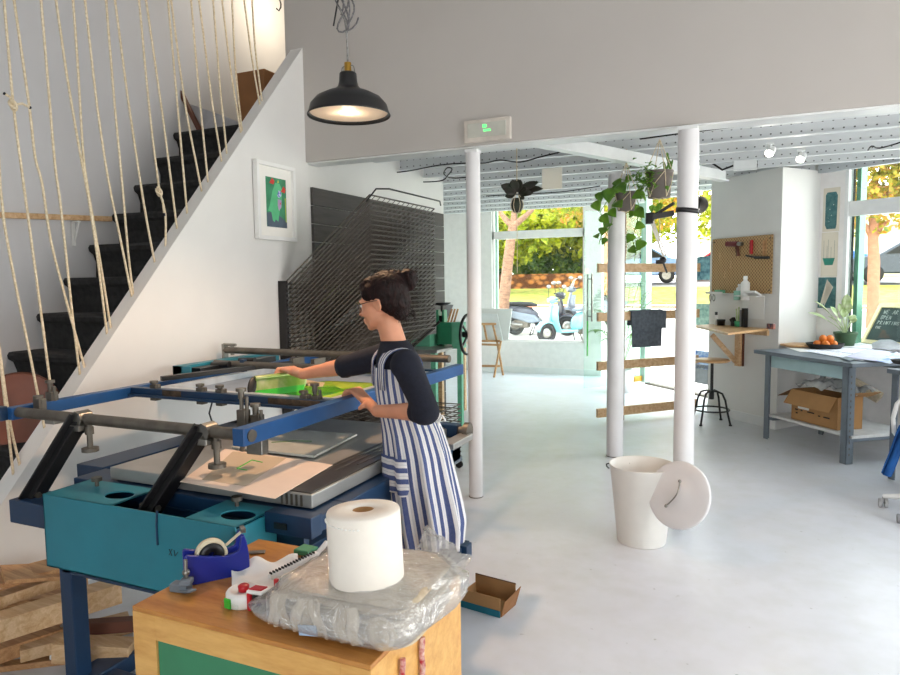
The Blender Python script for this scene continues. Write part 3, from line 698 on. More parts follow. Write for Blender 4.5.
def sack(cx, cy, sx, sy, z, h, seed):
    mb = MB(); rings = []; nu, nv = 96, 26
    for j in range(nv+1):
        t = -pi/2+pi*j/nv; ct = abs(cos(t))**.38; st = math.copysign(abs(sin(t))**.8, sin(t)); r = []
        for i in range(nu):
            a = 2*pi*i/nu; k_ = (abs(cos(a))**6+abs(sin(a))**6)**(-1/6)
            fl_ = 1+.12*max(0, cos((a-.45)))**6*(1 if st < .5 else .4)+.30*max(0, cos(a-3.85))**8*(st < 0)
            x = sx*k_*cos(a)*max(ct,.01)*fl_; y = sy*k_*sin(a)*max(ct,.01)
            q = noise.noise(V((x*16+seed, y*16, st*2.5)))*.010+abs(noise.noise(V((x*34+seed, y*34, st*5))))*.009
            r.append(V((cx+x+q*cos(a), cy+y+q*sin(a), max(z, z+h/2+h/2*st+(q*.6 if j > 3 else 0)))))
        rings.append(r)
    return mb.loft(rings)
sk = sack(ctr.x+.004, ctr.y-.010, .192, .182, CZ+.001, .118, 1.7)
for s_ in range(3):     # loose upstanding corner of the sack
    pass
def flap(u, v):
    a = V((-.80,1.56,CZ+.10)).lerp(V((-.655,1.44,CZ+.075)), u); up_ = V((.015+.03*u,.04,.05))*v
    n_ = noise.noise(V((u*6, v*4, 3)))*.014; return a+up_+V((n_, n_, n_*.5))
sk.grid(flap, 20, 8, .0008)
tag(obj('plastic_sack', sk, M['plastic']), 'crinkled transparent plastic sack wrapped around the folded linen', 'plastic bag')
# ---- desk tape dispenser (blue)
tp = OZ(217,583,CZ); tp.z = CZ; tx = (OZ(255,572,CZ)-OZ(185,587,CZ)).normalized(); ty = V((-tx.y,tx.x,0))
tc0 = OZ(187,587,CZ); L = .165
def TP(a, b, c): return tc0+tx*a*L+ty*b+V((0,0,c))
td = thing('tape_dispenser', 'chunky blue desk tape dispenser holding a masking tape roll, on the wooden cabinet', 'tape dispenser', tc0)
pro = [(0,0),(1.0,0),(1.0,.05),(.97,.09),(.93,.112),(.88,.108),(.83,.07),(.76,.066),(.62,.062),(.30,.072),(.02,.085),(-.01,.08)]
sh = MB()
for b0, b1 in ((0,.012),(.048,.06)): sh.prism([TP(a,b0,c) for a, c in pro], ty*(b1-b0))
sh.prism([TP(a,.012,c) for a, c in ((0,0),(1,0),(1,.05),(.9,.05),(.8,.045),(.1,.045),(0,.06))], ty*.036)
obj('body', sh, M['bluep'], td, bevel=.003)
rc_ = TP(.42,.03,.065); 
tr_ = obj('tape_roll', MB().lathe([(.034,-.011),(.042,-.011),(.042,.011),(.034,.011)], rc_, 40, ty, closed=True), mat('masking_tape', (228,216,186), .7), td)
obj('tape_core', MB().lathe([(.010,-.013),(.033,-.013),(.033,.013),(.010,.013)], rc_, 32, ty, closed=True), M['black'], tr_)
obj('tape_end', MB().obox((TP(.66,.03,.082)+TP(.95,.03,.116))/2, ((TP(.66,.03,.082)-TP(.95,.03,.116)).length,.018,.001), TP(.95,.03,.116)-TP(.66,.03,.082)), mat('tape_strip_c', (232,224,200), .6), td)
obj('cutter', MB().obox(TP(.94,.03,.118), (.012,.03,.012), tx), M['steel'], td)
# ---- small metal clamp left of it
cl0 = OZ(184,594,CZ); mc = thing('table_clamp', 'small grey metal clamp at the left edge of the cabinet top', 'clamp', cl0)
obj('jaw', MB().obox(cl0+V((.012,0,.012)), (.06,.022,.006), (1,-.3,.25)).obox(cl0+V((-.02,.01,.012)), (.05,.03,.022), (1,.2,0)), M['greysteel'], mc, bevel=.003)
obj('jaw', MB().obox(cl0+V((.0,.01,.03)), (.03,.03,.014), (1,.5,0)), M['greysteel'], mc, bevel=.003)
obj('screw', MB().cyl(cl0+V((-.002,.012,.02)), cl0+V((-.006,.016,.085)), .005).ball(cl0+V((-.006,.016,.05)), .010, 8), M['steel'], mc)
# ---- white tape reel with red hub and box cutter / tape gun
t0 = OZ(240,606,CZ); tg = thing('correction_tape_reel', 'round white tape reel with a red hub and a green tab on the cabinet', 'tape reel', t0)
c_ = t0+V((-.002,.018,.0))
obj('casing', MB().lathe([(.001,0),(.040,0),(.044,.006),(.044,.030),(.040,.036),(.030,.036),(.028,.031),(.001,.031)], c_, 40), M['white'], tg)
obj('hub', MB().lathe([(.001,.031),(.013,.031),(.014,.045),(.010,.048),(.001,.048)], c_, 24), M['red'], tg)
obj('green_tab', MB().obox(c_+V((-.012,-.046,.016)), (.020,.004,.024), (1,-.1,0)), M['green'], tg)
obj('clear_holder', MB().obox(c_+V((-.002,-.05,.010)), (.055,.006,.020), (1,-.1,0)), M['glass'], tg)
t1 = OZ(256,610,CZ); tg = thing('packing_tape_dispenser', 'small red and black hand tape dispenser beside the white reel', 'tape dispenser', t1)
b0 = t1+V((.010,.006,0))
obj('red_side', MB().obox(b0+V((-.018,-.002,.024)), (.012,.04,.044), (1,-.1,0)), M['red'], tg, bevel=.003)
obj('body', MB().obox(b0+V((.006,-.002,.022)), (.034,.036,.044), (1,-.1,0)), M['blackmatte'], tg, bevel=.004)
obj('top_cover', MB().obox(b0+V((-.002,.0,.050)), (.052,.042,.010), (1,-.1,.12)), M['white'], tg, bevel=.004)
obj('red_inset', MB().obox(b0+V((-.002,-.004,.0565)), (.040,.022,.003), (1,-.1,.12)), M['red'], tg)
obj('strap', MB().obox(b0+V((.034,-.010,.024)), (.004,.02,.05), (1,.1,0), (.2,0,1)), M['white'], tg, bevel=.001)
obj('lever', MB().obox(b0+V((.030,.025,.062)), (.010,.010,.022), (1,0,0)), M['red'], tg, bevel=.002)
# ---- white cloth and cable chain
w0 = OZ(268,578,CZ)
def cl_(u, v):
    p = OZ(232+u*66, 597-u*8-v*26, CZ); p.z = CZ+.004+.012*sin(u*5+v*3)**2+.012*noise.noise(V((u*4,v*4,1)))*1+.012*v; p.z = max(p.z, CZ+.003); return p
tag(obj('white_rag', MB().grid(cl_, 24, 14, .002), M['whitefab']), 'crumpled white rag lying behind the tape reel', 'rag')
def cl2(u, v):
    p = OZ(278+u*30, 592-u*6-v*16, CZ); p.z = CZ+.004+max(0,.02*sin(u*9+v*3))*sin(pi*v)+.004*(1+noise.noise(V((u*8,v*8,5)))); return p
tag(obj('tissue', MB().grid(cl2, 24, 14, .0015), M['paper']), 'small crumpled tissue between the tapes and the plastic sack', 'tissue')
ch = thing('serrated_strip', 'white serrated plastic strip pointing from the tapes towards the paper roll', 'strip', OZ(275,590,CZ))
a_ = OZ(270,590,CZ)+V((0,0,.035)); b_ = OZ(318,571,CZ)+V((0,0,.05))
obj('strip_body', MB().bar(a_, b_, .016, .014), M['white'], ch, bevel=.002)
te = MB()
for i in range(16): p = a_.lerp(b_, (i+.8)/17)+V((0,-.004,.0085)); te.obox(p, (.003,.010,.006), b_-a_)
obj('teeth', te, M['blackmatte'], ch)
obj('strip_hook', MB().bar(b_, b_+V((.02,.02,.03)), .014, .012).bar(b_+V((0,0,-.005)), b_+V((.0,0,-.05)), .012,.01), M['white'], ch, bevel=.003)
gb = OZ(316,556,CZ); gc = thing('green_case', 'dark green open case at the back edge of the cabinet', 'case', gb)
obj('case_half', MB().obox(gb+V((-.035,.0,.012)), (.055,.05,.016), (1,-.05,0)), M['greenpanel'], gc, bevel=.004)
obj('case_half', MB().obox(gb+V((.03,.01,.014)), (.065,.05,.006), (1,-.05,.1)), M['blackmatte'], gc, bevel=.002)
obj('case_clip', MB().obox(gb+V((.03,.0,.02)), (.02,.012,.01), (1,0,0)), M['steel'], gc)
ip = OZ(254,553,CZ); tag(obj('scissors_plate', MB().obox(ip+V((.01,.0,.004)), (.05,.02,.006), (1,.6,0)), M['steel'], bevel=.002), 'small grey metal plate behind the blue dispenser', 'metal plate')
# ================= TIMBER PILE by the stair wall =================
TL = [((-40,590),(75,560),.16,.02,.30,'pine','wide brown board topmost at the back of the offcut pile'),
 ((-20,607),(100,566),.07,.05,.22,'palepine','pale knotty beam lying second from the back of the offcut pile'),
 ((-30,636),(118,590),.10,.09,.16,'palepine','thick pale beam across the middle of the offcut pile'),
 ((20,650),(130,622),.13,.05,.05,'palepine','pale block end at the front of the offcut pile beside the press leg'),
 ((-40,665),(60,632),.09,.06,.05,'pine','brown beam at the lower left of the offcut pile'),
 ((-10,668),(125,652),.05,.025,.0,'pine','thin strip lying on the floor under the offcut pile')]
for a, b, w_, h_, z, mm, lb in TL:
    P, Q = OZ(*a, z+h_/2), OZ(*b, z+h_/2)
    tag(obj('timber_offcut', MB().bar(P, Q, w_, h_), M[mm], bevel=.003), lb, 'timber', 'timber offcuts piled against the stair wall')
EX = [(OZ(45,572,.3), (.32,.20,.018), (.5,1,-.25), 'pine','square brown board leaning on the offcut pile under the teal box'),
 (OZ(95,650,.08), (.30,.09,.08), (1,.5,-.1), 'palepine','nail-holed pale offcut right against the blue press leg'),
 (OZ(190,620,.15), (.9,.05,.05), (1,.55,.02), 'darkwood','dark narrow batten under the press between its legs'),
 (OZ(180,640,.05), (1.0,.16,.02), (1,.5,.03), 'paint','white painted board with nail holes lying under the press'),
 (OZ(35,610,.2), (.22,.05,.05), (1,.3,0), 'pine','short brown block wedged in the middle of the offcut pile'),
 (OZ(8,600,.08),(.6,.3,.14),(1,.5,0),'pine','stacked brown planks at the base of the offcut pile')]
for c_, s_, ax_, mm, lb in EX:
    tag(obj('timber_offcut', MB().obox(c_, s_, ax_), M[mm], bevel=.003), lb, 'timber', 'timber offcuts piled against the stair wall')
# brown round tray behind the ropes
dc = OX(20,410,-3.62); nrm = V((.80,-.55,.25)).normalized()
ds_ = thing('round_tray', 'large round brown lacquered tray leaning on the lower stairs behind the ropes', 'tray', dc)
obj('tray_dish', MB().lathe([(.001,0),(.15,0),(.185,.012),(.20,.016),(.205,.010),(.19,-.004),(.15,-.012),(.001,-.012)], dc, 48, nrm), M['terracotta'], ds_)
obj('tray_rim', MB().lathe([(.198,.012),(.206,.012),(.206,.018),(.198,.018)], dc, 48, nrm, closed=True), M['darkwood'], ds_)
# ================= WOMAN =================
WD_ = 2.76
W0 = AD(420,460,WD_); W0.z = 0
wm_ = thing('person', 'woman with a dark hair bun, glasses and blue striped apron working at the press', 'person', (W0.x, W0.y, 0))
fd = V((-.74,-.67,0)).normalized()             # the way her chest faces
sd = V((.67,-.74,0)).normalized()              # towards her left
UP = V((0,0,1))
b = MB()
P = lambda x, y, d=None: AD(x, y, d or (2.80 if y < 400 else 2.80-.09*min(1,(y-400)/60)))
pel = P(421,448); wai = P(411,414); che = P(403,378); nb = P(395,346); 
def ellring(c, a, w, ax=UP, n=28): 
    f2 = (fd-ax*fd.dot(ax)).normalized(); s2 = ax.cross(f2)
    return [c+f2*a*cos(2*pi*i/n)+s2*w*sin(2*pi*i/n) for i in range(n)]
# trunk
tr = [(P(422,482),.088,.12),(pel,.092,.125),(P(412,430),.085,.115),(P(408,410),.080,.105),(P(405,396),.080,.11),(P(402,378),.088,.12),(P(399,362),.085,.135),(P(397,352),.070,.125),(P(395,344),.05,.07)]
b.loft([ellring(c, a, w) for c, a, w in tr])
shL = P(410,359,2.52); shR = P(389,356,2.74)
shL = P(397,360)+sd*.145; shR = P(396,360)-sd*.14+fd*.02
# neck and head
neck0 = P(395,346); neck1 = P(388,322)
b.cap(neck0, neck1, .052, .048, 12)
hc = P(384,302); hd = V((-.985,-.10,0)).normalized(); hf = (hd-UP*.22).normalized(); hu = (UP+hd*.22); hu = (hu-hf*hu.dot(hf)).normalized(); hs = hf.cross(hu)*-1
if hs.dot(CP-hc) < 0: hs = -hs
def H(f_, s_, u_): return hc+hf*f_+hs*s_+hu*u_
def hball(f_, s_, u_, rf, rs, ru, n=12):
    b.add([H(f_,s_,u_)+hf*rf*cos(t)*cos(p_)+hs*rs*cos(t)*sin(p_)+hu*ru*sin(t) for t in [(-.499+i/n*.998)*pi for i in range(n+1)] for p_ in [2*pi*k/(2*n) for k in range(2*n)]],
        [(i*2*n+k, i*2*n+(k+1)%(2*n), (i+1)*2*n+(k+1)%(2*n), (i+1)*2*n+k) for i in range(n) for k in range(2*n)]+[tuple(range(2*n))[::-1], tuple(range(n*2*n, (n+1)*2*n))], True)
hball(-.005,0,.03,.094,.074,.082)
hball(.045,0,-.015,.055,.058,.075)       # face
hball(.052,0,-.068,.040,.042,.035)       # jaw and chin
hball(.078,0,-.088,.018,.02,.016)        # chin point
hball(.03,0,-.06,.05,.052,.035)
b.cap(H(.094,0,.005), H(.112,0,-.028), .008, .011, 8); b.cap(H(.102,.008,-.03), H(.102,-.008,-.03), .009, .009, 6)   # nose
b.cap(H(.094,.016,-.056), H(.094,-.016,-.056), .0085, .0085, 6); b.cap(H(.092,.013,-.066), H(.092,-.013,-.066), .009, .009, 6)   # lips
for s_ in (-1,1):
    hball(.075,.030*s_,-.03,.02,.018,.018,8); b.cap(H(.092,.018*s_,.022), H(.080,.045*s_,.02), .009, .008, 6)   # cheeks, brows
    # ear: rim, lobe
    b.tube([H(-.002+.013*cos(a), (.068+.006*(1-cos(a)))*s_, -.012+.024*sin(a)) for a in [2*pi*i/12 for i in range(12)]], .0055, 6, closed=True)
    hball(-.002,.068*s_,-.014,.010,.006,.02,6)
# arms
elL = P(427,412,2.58); wrL = P(377,411,2.73); rt = PZ+.03
elR = P(347,366,3.0); wrR = P(303,374,3.05)
b.cap(shL, elL, .050, .040, 10); b.cap(elL, wrL, .038, .025, 10); b.cap(elL+(wrL-elL)*.15, elL+(wrL-elL)*.45, .038, .034, 10)
b.cap(shR, elR, .050, .040, 10); b.cap(elR, wrR, .038, .025, 10); b.cap(elR+(wrR-elR)*.15, elR+(wrR-elR)*.45, .038, .034, 10)
# left hand: palm resting on the rail top, fingers over its far edge
hy = wrL.y; 
pc_ = V((-1.575, 2.55, rt+.012)); kn = V((-1.612, 2.575, rt+.024))
b.cap(wrL, pc_.lerp(wrL,.5), .024, .022, 8)
across = V((0.05,1,0)).normalized()
for k in range(4):
    o_ = across*(-.030+.020*k); b.cap(wrL.lerp(pc_,.35)+o_*.5, kn+o_, .015, .0115, 8)
    L_ = (.030,.034,.032,.026)[k]
    p1 = kn+o_; p2 = p1+V((-.030,-.003+.003*k,-.005)); p3 = p2+V((-.012,0,-L_*.7)); p4 = p3+V((.004,0,-L_*.55))
    b.cap(p1, p2, .0108, .0096, 8); b.cap(p2, p3, .0096, .0088, 8); b.cap(p3, p4, .0088, .0078, 8)
tb0 = wrL.lerp(pc_,.4)+across*-.02; t1_ = tb0+V((-.012,-.012,-.004)); t2_ = t1_+V((-.016,.0,-.012))
b.cap(tb0, t1_, .016, .012, 8); b.cap(t1_, t2_, .0115, .009, 8)
# right hand: fist around the squeegee's top edge
gp = OZ(290,377,1.135); gx = (q1-q0).normalized()
gp = q0+tilt+(q1-q0)*.62; hdv = (wrR-gp).normalized()
kn2 = gp+V((-.0,.0,.026))
b.cap(wrR, wrR.lerp(kn2,.5), .024, .024, 8)
for k in range(4):
    o_ = gx*(.032-.021*k)
    st_ = wrR.lerp(kn2,.45)+o_*.6; p1 = kn2+o_+V((-.002,.012,.004))
    b.cap(st_, p1, .0155, .0118, 8)
    p2 = p1+V((-.012,-.020,.002)); p3 = p2+V((-.006,-.014,-.024)); p4 = p3+V((.006,.010,-.018))
    b.cap(p1, p2, .0112, .010, 8); b.cap(p2, p3, .010, .009, 8); b.cap(p3, p4, .009, .008, 8)
t0_ = wrR.lerp(kn2,.5)+gx*.028; t1_ = kn2+gx*.050+V((0,.006,-.012)); t2_ = t1_+V((-.012,-.006,-.026))
b.cap(t0_, t1_, .015, .012, 8); b.cap(t1_, t2_, .0115, .009, 8)
# legs
for s_ in (-1, 1):
    hip = pel+sd*.055*s_-UP*.03; kne = V((pel.x,pel.y,.46))+sd*.07*s_+fd*.02; ank = V((pel.x,pel.y,.09))+sd*.10*s_-fd*.03
    b.cap(hip-UP*.04, kne, .070, .052, 10); b.cap(kne, ank, .050, .036, 10); b.cap(ank, ank+fd*.10-UP*.055, .026, .020, 8)
bd = obj('body', b, M['skin'], wm_); remesh(bd, .0055, 3)
# ---- navy long-sleeved top
b = MB()
b.loft([ellring(c, a+.008, w+.008) for c, a, w in tr[2:8]])
b.loft([ellring(P(397,354), .080,.14), ellring(P(396,346), .068,.095), ellring(P(394,340), .056,.060)])
for sh_, el, wr, f_ in ((shL,elL,wrL,.18),(shR,elR,wrR,.10)):
    b.cap(sh_, el, .060, .049, 12); e_ = el.lerp(wr, f_); b.cap(el, e_, .049, .044, 12)
    for q in (.02,.07,.12): b.lathe([(.040,-.007),(.052-.02*q,-.004),(.053-.02*q,.004),(.040,.008)], el.lerp(wr,q), 24, wr-el)
b.ball(shL+V((0,0,-.005)), (.064,.062,.06), 12); b.ball(shR, (.062,.06,.06), 12)
sh_o = obj('navy_top', b, M['fabricnavy'], wm_); remesh(sh_o, .006, 3)
# ---- striped apron
def stripes():
    n = NT('striped_apron'); uv = n.n.new('ShaderNodeUVMap'); sx = n.node('ShaderNodeSeparateXYZ'); n.l(uv.outputs[0], sx.inputs[0])
    f = n.math('FRACT', sx.outputs[0]); g_ = n.math('LESS_THAN', f, .46)
    th_ = n.math('LESS_THAN', n.math('ABSOLUTE', n.math('SUBTRACT', f, .72)), .02)
    nz = n.node('ShaderNodeTexNoise', Scale=120.0); n.l(n.tc.outputs['Object'], nz.inputs['Vector'])
    c_ = n.mix(g_, lin((226,224,222)), lin((58,76,128))); c_ = n.mix(n.math('MULTIPLY', th_, .5), c_, lin((120,130,165)))
    c_ = n.mix(n.math('MULTIPLY', nz.outputs[0], .25), c_, lin((150,150,165))); n.bump(nz.outputs[0], .15, .002)
    return n.set(c_, .95)
M['stripe'] = stripes()
AR = [  # px left, px right, px y, half width sideways (m), fold depth
 (373,421,366,.132,.001),(373,428,380,.132,.001),(375,433,395,.128,.002),(378,435,410,.122,.003),(380,437,418,.125,.003),(382,442,430,.135,.005),(384,448,450,.15,.007),(386,453,475,.155,.010),(389,458,500,.165,.014),(392,461,520,.17,.017),(396,459,538,.17,.018)]
AP = []
for xl, xr, py, w_, fo in AR:
    hwid = (xr-xl)/2/FPX*2.76
    k1 = abs(fd.dot(CR)); k2 = abs(sd.dot(CR))
    a_ = sqrt(max(hwid**2-(w_*k2)**2, .004))/k1
    AP.append((P((xl+xr)/2, py), a_, w_, fo))
def S(u, v):          # u around (0 = front), v from the bib down to the hem
    t = v*(len(AP)-1); i = min(int(t), len(AP)-2); f = t-i
    c_ = AP[i][0].lerp(AP[i+1][0], f); a_ = AP[i][1]*(1-f)+AP[i+1][1]*f; w_ = AP[i][2]*(1-f)+AP[i+1][2]*f; fo = AP[i][3]*(1-f)+AP[i+1][3]*f
    an = 2*pi*u; r_ = 1+fo/.15*(sin(9*an+1.5*v)+.5*sin(17*an+2*v+1))
    p_ = c_+fd*a_*cos(an)*r_+sd*w_*sin(an)*r_
    if v > .95: p_.z -= .014*sin(3*an)*(v-.95)/.05
    return p_
ap = MB(); nu, nv = 120, 44; vs_ = []; uvs = []; fs = []
for j in range(nv+1):
    for i in range(nu+1): vs_.append(S(i/nu, j/nv)); uvs.append((i/nu*26, j/nv))
w_ = nu+1
for j in range(nv):
    for i in range(nu): fs.append((j*w_+i, j*w_+i+1, (j+1)*w_+i+1, (j+1)*w_+i))
ap.add(vs_, fs, True, uvs)
apo = obj('apron', ap, M['stripe'], wm_)
so = apo.modifiers.new('t', 'SOLIDIFY'); so.thickness = .003; so.offset = 1
# shoulder straps
def strap(pts, wid, out):
    mb = MB(); n_ = len(pts); vs_ = []; uv_ = []; fs = []
    for j, (p_, o_) in enumerate(zip(pts, out)):
        d_ = (pts[min(j+1,n_-1)]-pts[max(j-1,0)]).normalized(); s_ = d_.cross(V(o_)).normalized()
        for i in range(5): vs_.append(p_+s_*wid*(i/4-.5)); uv_.append((i/4*3.1, j/n_))
    for j in range(n_-1):
        for i in range(4): fs.append((j*5+i, j*5+i+1, (j+1)*5+i+1, (j+1)*5+i))
    mb.add(vs_, fs, True, uv_); return mb
def arc(side, wid):
    c_ = P(398,362); pts = []; out = []
    for k in range(15):
        t = k/14; a_ = pi*(t*1.16-.08)
        f_ = cos(a_); u_ = sin(a_)
        off = fd*(.084*f_)+UP*(.083*u_)+sd*side*(.082-.012*u_)
        p_ = c_+off-UP*.018+fd*(.006)
        if t < .12: p_ = p_-UP*(.12-t)*.5
        if t > .88: p_ = p_-UP*(t-.88)*.8
        pts.append(p_); out.append(fd*f_+UP*u_+sd*side*.12)
    return strap(pts, wid, out)
for s_ in (1,-1):
    o = obj('apron_strap', arc(s_, .066), M['stripe'], wm_); q = o.modifiers.new('t','SOLIDIFY'); q.thickness = .004; q.offset = 1
# pocket with sideways stripes, on the side seen from the camera
u0, u1, v0, v1 = .0, .155, .60, .74
def pk(u, v): 
    p_ = S(u0+(u1-u0)*u, v0+(v1-v0)*v); c_ = S(u0+(u1-u0)*u+.5, v0+(v1-v0)*v); return p_+(p_-c_).normalized()*.008
pm = MB(); vs_ = []; uv_ = []; n1, n2 = 10, 14
for j in range(n2+1):
    for i in range(n1+1):
        sh = .12*(max(0, j/n2-.7)/.3)**2; uu = sh+(1-2*sh)*i/n1
        vs_.append(pk(uu, j/n2)); uv_.append((j/n2*3.4+.2, i/n1))
fs = [(j*(n1+1)+i, j*(n1+1)+i+1, (j+1)*(n1+1)+i+1, (j+1)*(n1+1)+i) for j in range(n2) for i in range(n1)]
pm.add(vs_, fs, True, uv_); o = obj('pocket', pm, M['stripe'], wm_); q = o.modifiers.new('t','SOLIDIFY'); q.thickness = .003; q.offset = 1
bw = MB(); c_ = S(.40, .42)
for k in (-1, 1): bw.tube([c_, c_+sd*.02*k+UP*.03-fd*.02, c_+sd*.03*k+UP*.01-fd*.03, c_-fd*.01, c_+sd*.02*k-UP*.10-fd*.015], .006, 6, flat=.4)
obj('waist_tie', bw, M['whitefab'], wm_)
# ---- hair: cap over the skull, low nape, bun and wisps
b = MB()
def hh(f_, s_, u_, rf, rs, ru, n=14):
    b.add([H(f_,s_,u_)+hf*rf*cos(t)*cos(p_)+hs*rs*cos(t)*sin(p_)+hu*ru*sin(t) for t in [(-.499+i/n*.998)*pi for i in range(n+1)] for p_ in [2*pi*k/(2*n) for k in range(2*n)]],
        [(i*2*n+k, i*2*n+(k+1)%(2*n), (i+1)*2*n+(k+1)%(2*n), (i+1)*2*n+k) for i in range(n) for k in range(2*n)]+[tuple(range(2*n))[::-1], tuple(range(n*2*n, (n+1)*2*n))], True)
hh(-.022,0,.040,.092,.082,.086); hh(-.052,0,-.005,.062,.072,.072); hh(-.062,0,-.05,.036,.05,.042); hh(.035,0,.075,.055,.055,.04)
for s_ in (-1,1): hh(.02,.052*s_,.045,.05,.026,.038); hh(-.03,.050*s_,.0,.035,.026,.05)
bc = P(408,279)
for k in range(9):
    a_ = 2*pi*k/9; b.ball(bc+sd*.022*cos(a_)+V((-.3,.1,1)).normalized()*.022*sin(a_), .026+.004*sin(k*2), 8)
b.ball(bc, .040, 10); b.cap(H(-.06,0,.09), bc, .032, .03, 8)
for k in range(60):
    a_ = random.uniform(0, 2*pi); t_ = random.uniform(-.5, 1.3)
    base = bc+V((cos(a_)*.028, sin(a_)*.028, .02*t_)); tip = base+V((cos(a_)*.025, sin(a_)*.02, random.uniform(-.015,.035)))
    b.tube([base, (base+tip)/2+V((0,0,.006)), tip], [.003,.0022,.001], 4)
hr_ = obj('hair', b, M['hair'], wm_); remesh(hr_, .0035, 1)
dsp = hr_.modifiers.new('d','DISPLACE'); tx_ = bpy.data.textures.new('strands','CLOUDS'); tx_.noise_scale = .012; dsp.texture = tx_; dsp.strength = .007; dsp.mid_level = .5
wsp = MB()
for k in range(46):
    f_ = random.uniform(-.10,-.04); s_ = random.uniform(-.06,.06); p0_ = H(f_, s_, random.uniform(-.07,-.03))
    p2_ = p0_+V((random.uniform(-.01,.025), random.uniform(-.012,.012), -random.uniform(.02,.05)))
    wsp.tube([p0_, (p0_+p2_)/2-hf*.008, p2_], [.0016,.0012,.0006], 4)
for k in range(26):
    a_ = random.uniform(.2, 2.6); p0_ = H(.09*cos(a_)-.02, random.uniform(-.03,.06), .04+.085*sin(a_)); p2_ = p0_+V((random.uniform(-.02,.03), 0, random.uniform(.005,.02)))
    wsp.tube([p0_, (p0_+p2_)/2+V((0,0,.003)), p2_], [.0012,.001,.0005], 4)
obj('loose_strands', wsp, M['hair'], hr_)['kind'] = 'stuff'
# ---- face details and glasses
ey = MB(); 
for s_ in (-1,1): ey.ball(H(.086,.030*s_,.004), (.010,.010,.0075), 8, ax=hu)
obj('eyes', ey, M['white'], wm_); 
ir = MB()
for s_ in (-1,1): ir.ball(H(.0935,.030*s_,.002), (.004,.004,.004), 6)
obj('irises', ir, M['darkwood'], wm_)
gl = thing_parts = MB()
for s_ in (-1,1):
    gl.tube([H(.104-.012*abs(cos(a))*(1 if cos(a)*s_ > 0 else 0), .033*s_+.026*cos(a), .002+.023*sin(a)) for a in [2*pi*i/20 for i in range(20)]], .0016, 6, closed=True)
    gl.tube([H(.094,.059*s_,.008), H(.04,.076*s_,.010), H(-.005,.078*s_,.008), H(-.018,.074*s_,-.012)], .0016, 6)
gl.tube([H(.104,.008,.006), H(.108,0,.009), H(.104,-.008,.006)], .0016, 6)
gs = obj('glasses', gl, M['black'], wm_)
for s_ in (-1,1):
    obj('lens', MB().add([H(.1035-.012*abs(cos(a))*(1 if cos(a)*s_ > 0 else 0), .033*s_+.025*cos(a), .002+.022*sin(a)) for a in [2*pi*i/16 for i in range(16)]], [tuple(range(16))]), M['glass'], gs)
# ---- trousers and shoes
b = MB()
for s_ in (-1, 1):
    hip = pel+sd*.055*s_-UP*.03; kne = V((pel.x,pel.y,.46))+sd*.07*s_+fd*.02; ank = V((pel.x,pel.y,.10))+sd*.10*s_-fd*.03
    b.cap(hip-UP*.08, kne, .072, .062, 10); b.cap(kne, ank, .060, .05, 10)
o = obj('trousers', b, mat('dark_denim', (34,38,52), .9), wm_); remesh(o, .008, 2)
for s_ in (-1, 1):
    a_ = V((pel.x,pel.y,.035))+sd*.10*s_-fd*.05; mb = MB().loft([[p_ for p_ in [c_+sd*w_*cos(t)+UP*max(-.034, h_*sin(t)) for t in [2*pi*i/16 for i in range(16)]]] for c_, w_, h_ in ((a_-fd*.02,.02,.03),(a_,.036,.06),(a_+fd*.07,.042,.05),(a_+fd*.15,.045,.03),(a_+fd*.2,.02,.015))])
    obj('shoe', mb, mat('grey_shoe', (120,124,130), .7), wm_)
# ================= PENDANT LAMP =================
lc = AD(349,115,3.15)
lamp = thing('pendant_lamp', 'black metal pendant lamp with a brass neck and a glowing cream inside', 'lamp', lc)
R_ = .19
prof = [(.190,-.005),(.192,.0),(.186,.010),(.176,.045),(.150,.075),(.105,.098),(.065,.112),(.048,.128),(.042,.15),(.040,.185),(.036,.19),(.034,.18),(.036,.15),(.042,.126),(.060,.107),(.102,.092),(.146,.069),(.170,.042),(.180,.008)]
sp2 = MB().lathe(prof, lc, 56, closed=True); obj('lamp_shade', sp2, M['black'], lamp)
ins = [(.1785,.010),(.169,.041),(.145,.0675),(.101,.0905),(.059,.105),(.040,.125),(.001,.13)]
obj('shade_lining', MB().lathe(ins, lc, 56), mat('cream_enamel', (250,226,200), .6, var=.01), lamp)
obj('brass_neck', MB().cyl(lc+V((0,0,.19)), lc+V((0,0,.235)), .016, n=20).cyl(lc+V((0,0,.165)), lc+V((0,0,.20)), .012), M['brass'], lamp)
hoop = MB().tube([lc+V((.036*cos(a), .0, .185+.035*min(1,max(0,sin(a))*1.6))) for a in [pi*i/16 for i in range(17)]], .0028, 6); obj('hoop', hoop, M['steel'], lamp)
cd = [lc+V((0,0,.235)), lc+V((.0,0,.30)), lc+V((-.003,0,.38)), lc+V((-.012,0,.43)), lc+V((-.03,0,.47)), lc+V((-.05,0,.50))]
obj('cord', MB().tube(cd, .0045, 8), mat('grey_textile_cord', (150,148,146), .8, var=.15, scale=120), lamp)
kn_ = MB(); c_ = cd[3]
kp = [c_+V((-.03+.02*sin(t*2.1)+.012*t/3, .02*cos(t*1.7), .0+.085*sin(t)+.03)) for t in [.35*i for i in range(54)]]
obj('cord_knot', kn_.tube(kp, .0042, 6), mat('looped_cord', (128,126,128), .8, var=.2, scale=100), lamp)
obj('ceiling_cord', MB().tube([c_+V((-.06,0,-.02)), c_+V((-.03,0,.1)), c_+V((-.02,.0,.3)), V((c_.x,c_.y,4.3))], .004, 8), M['black'], lamp)
bl_ = lc+V((0,0,.055)); obj('bulb', MB().ball(bl_, .035, 12).cyl(bl_, bl_+V((0,0,.07)), .014), emit('warm_bulb', (255,214,160), 120), lamp)
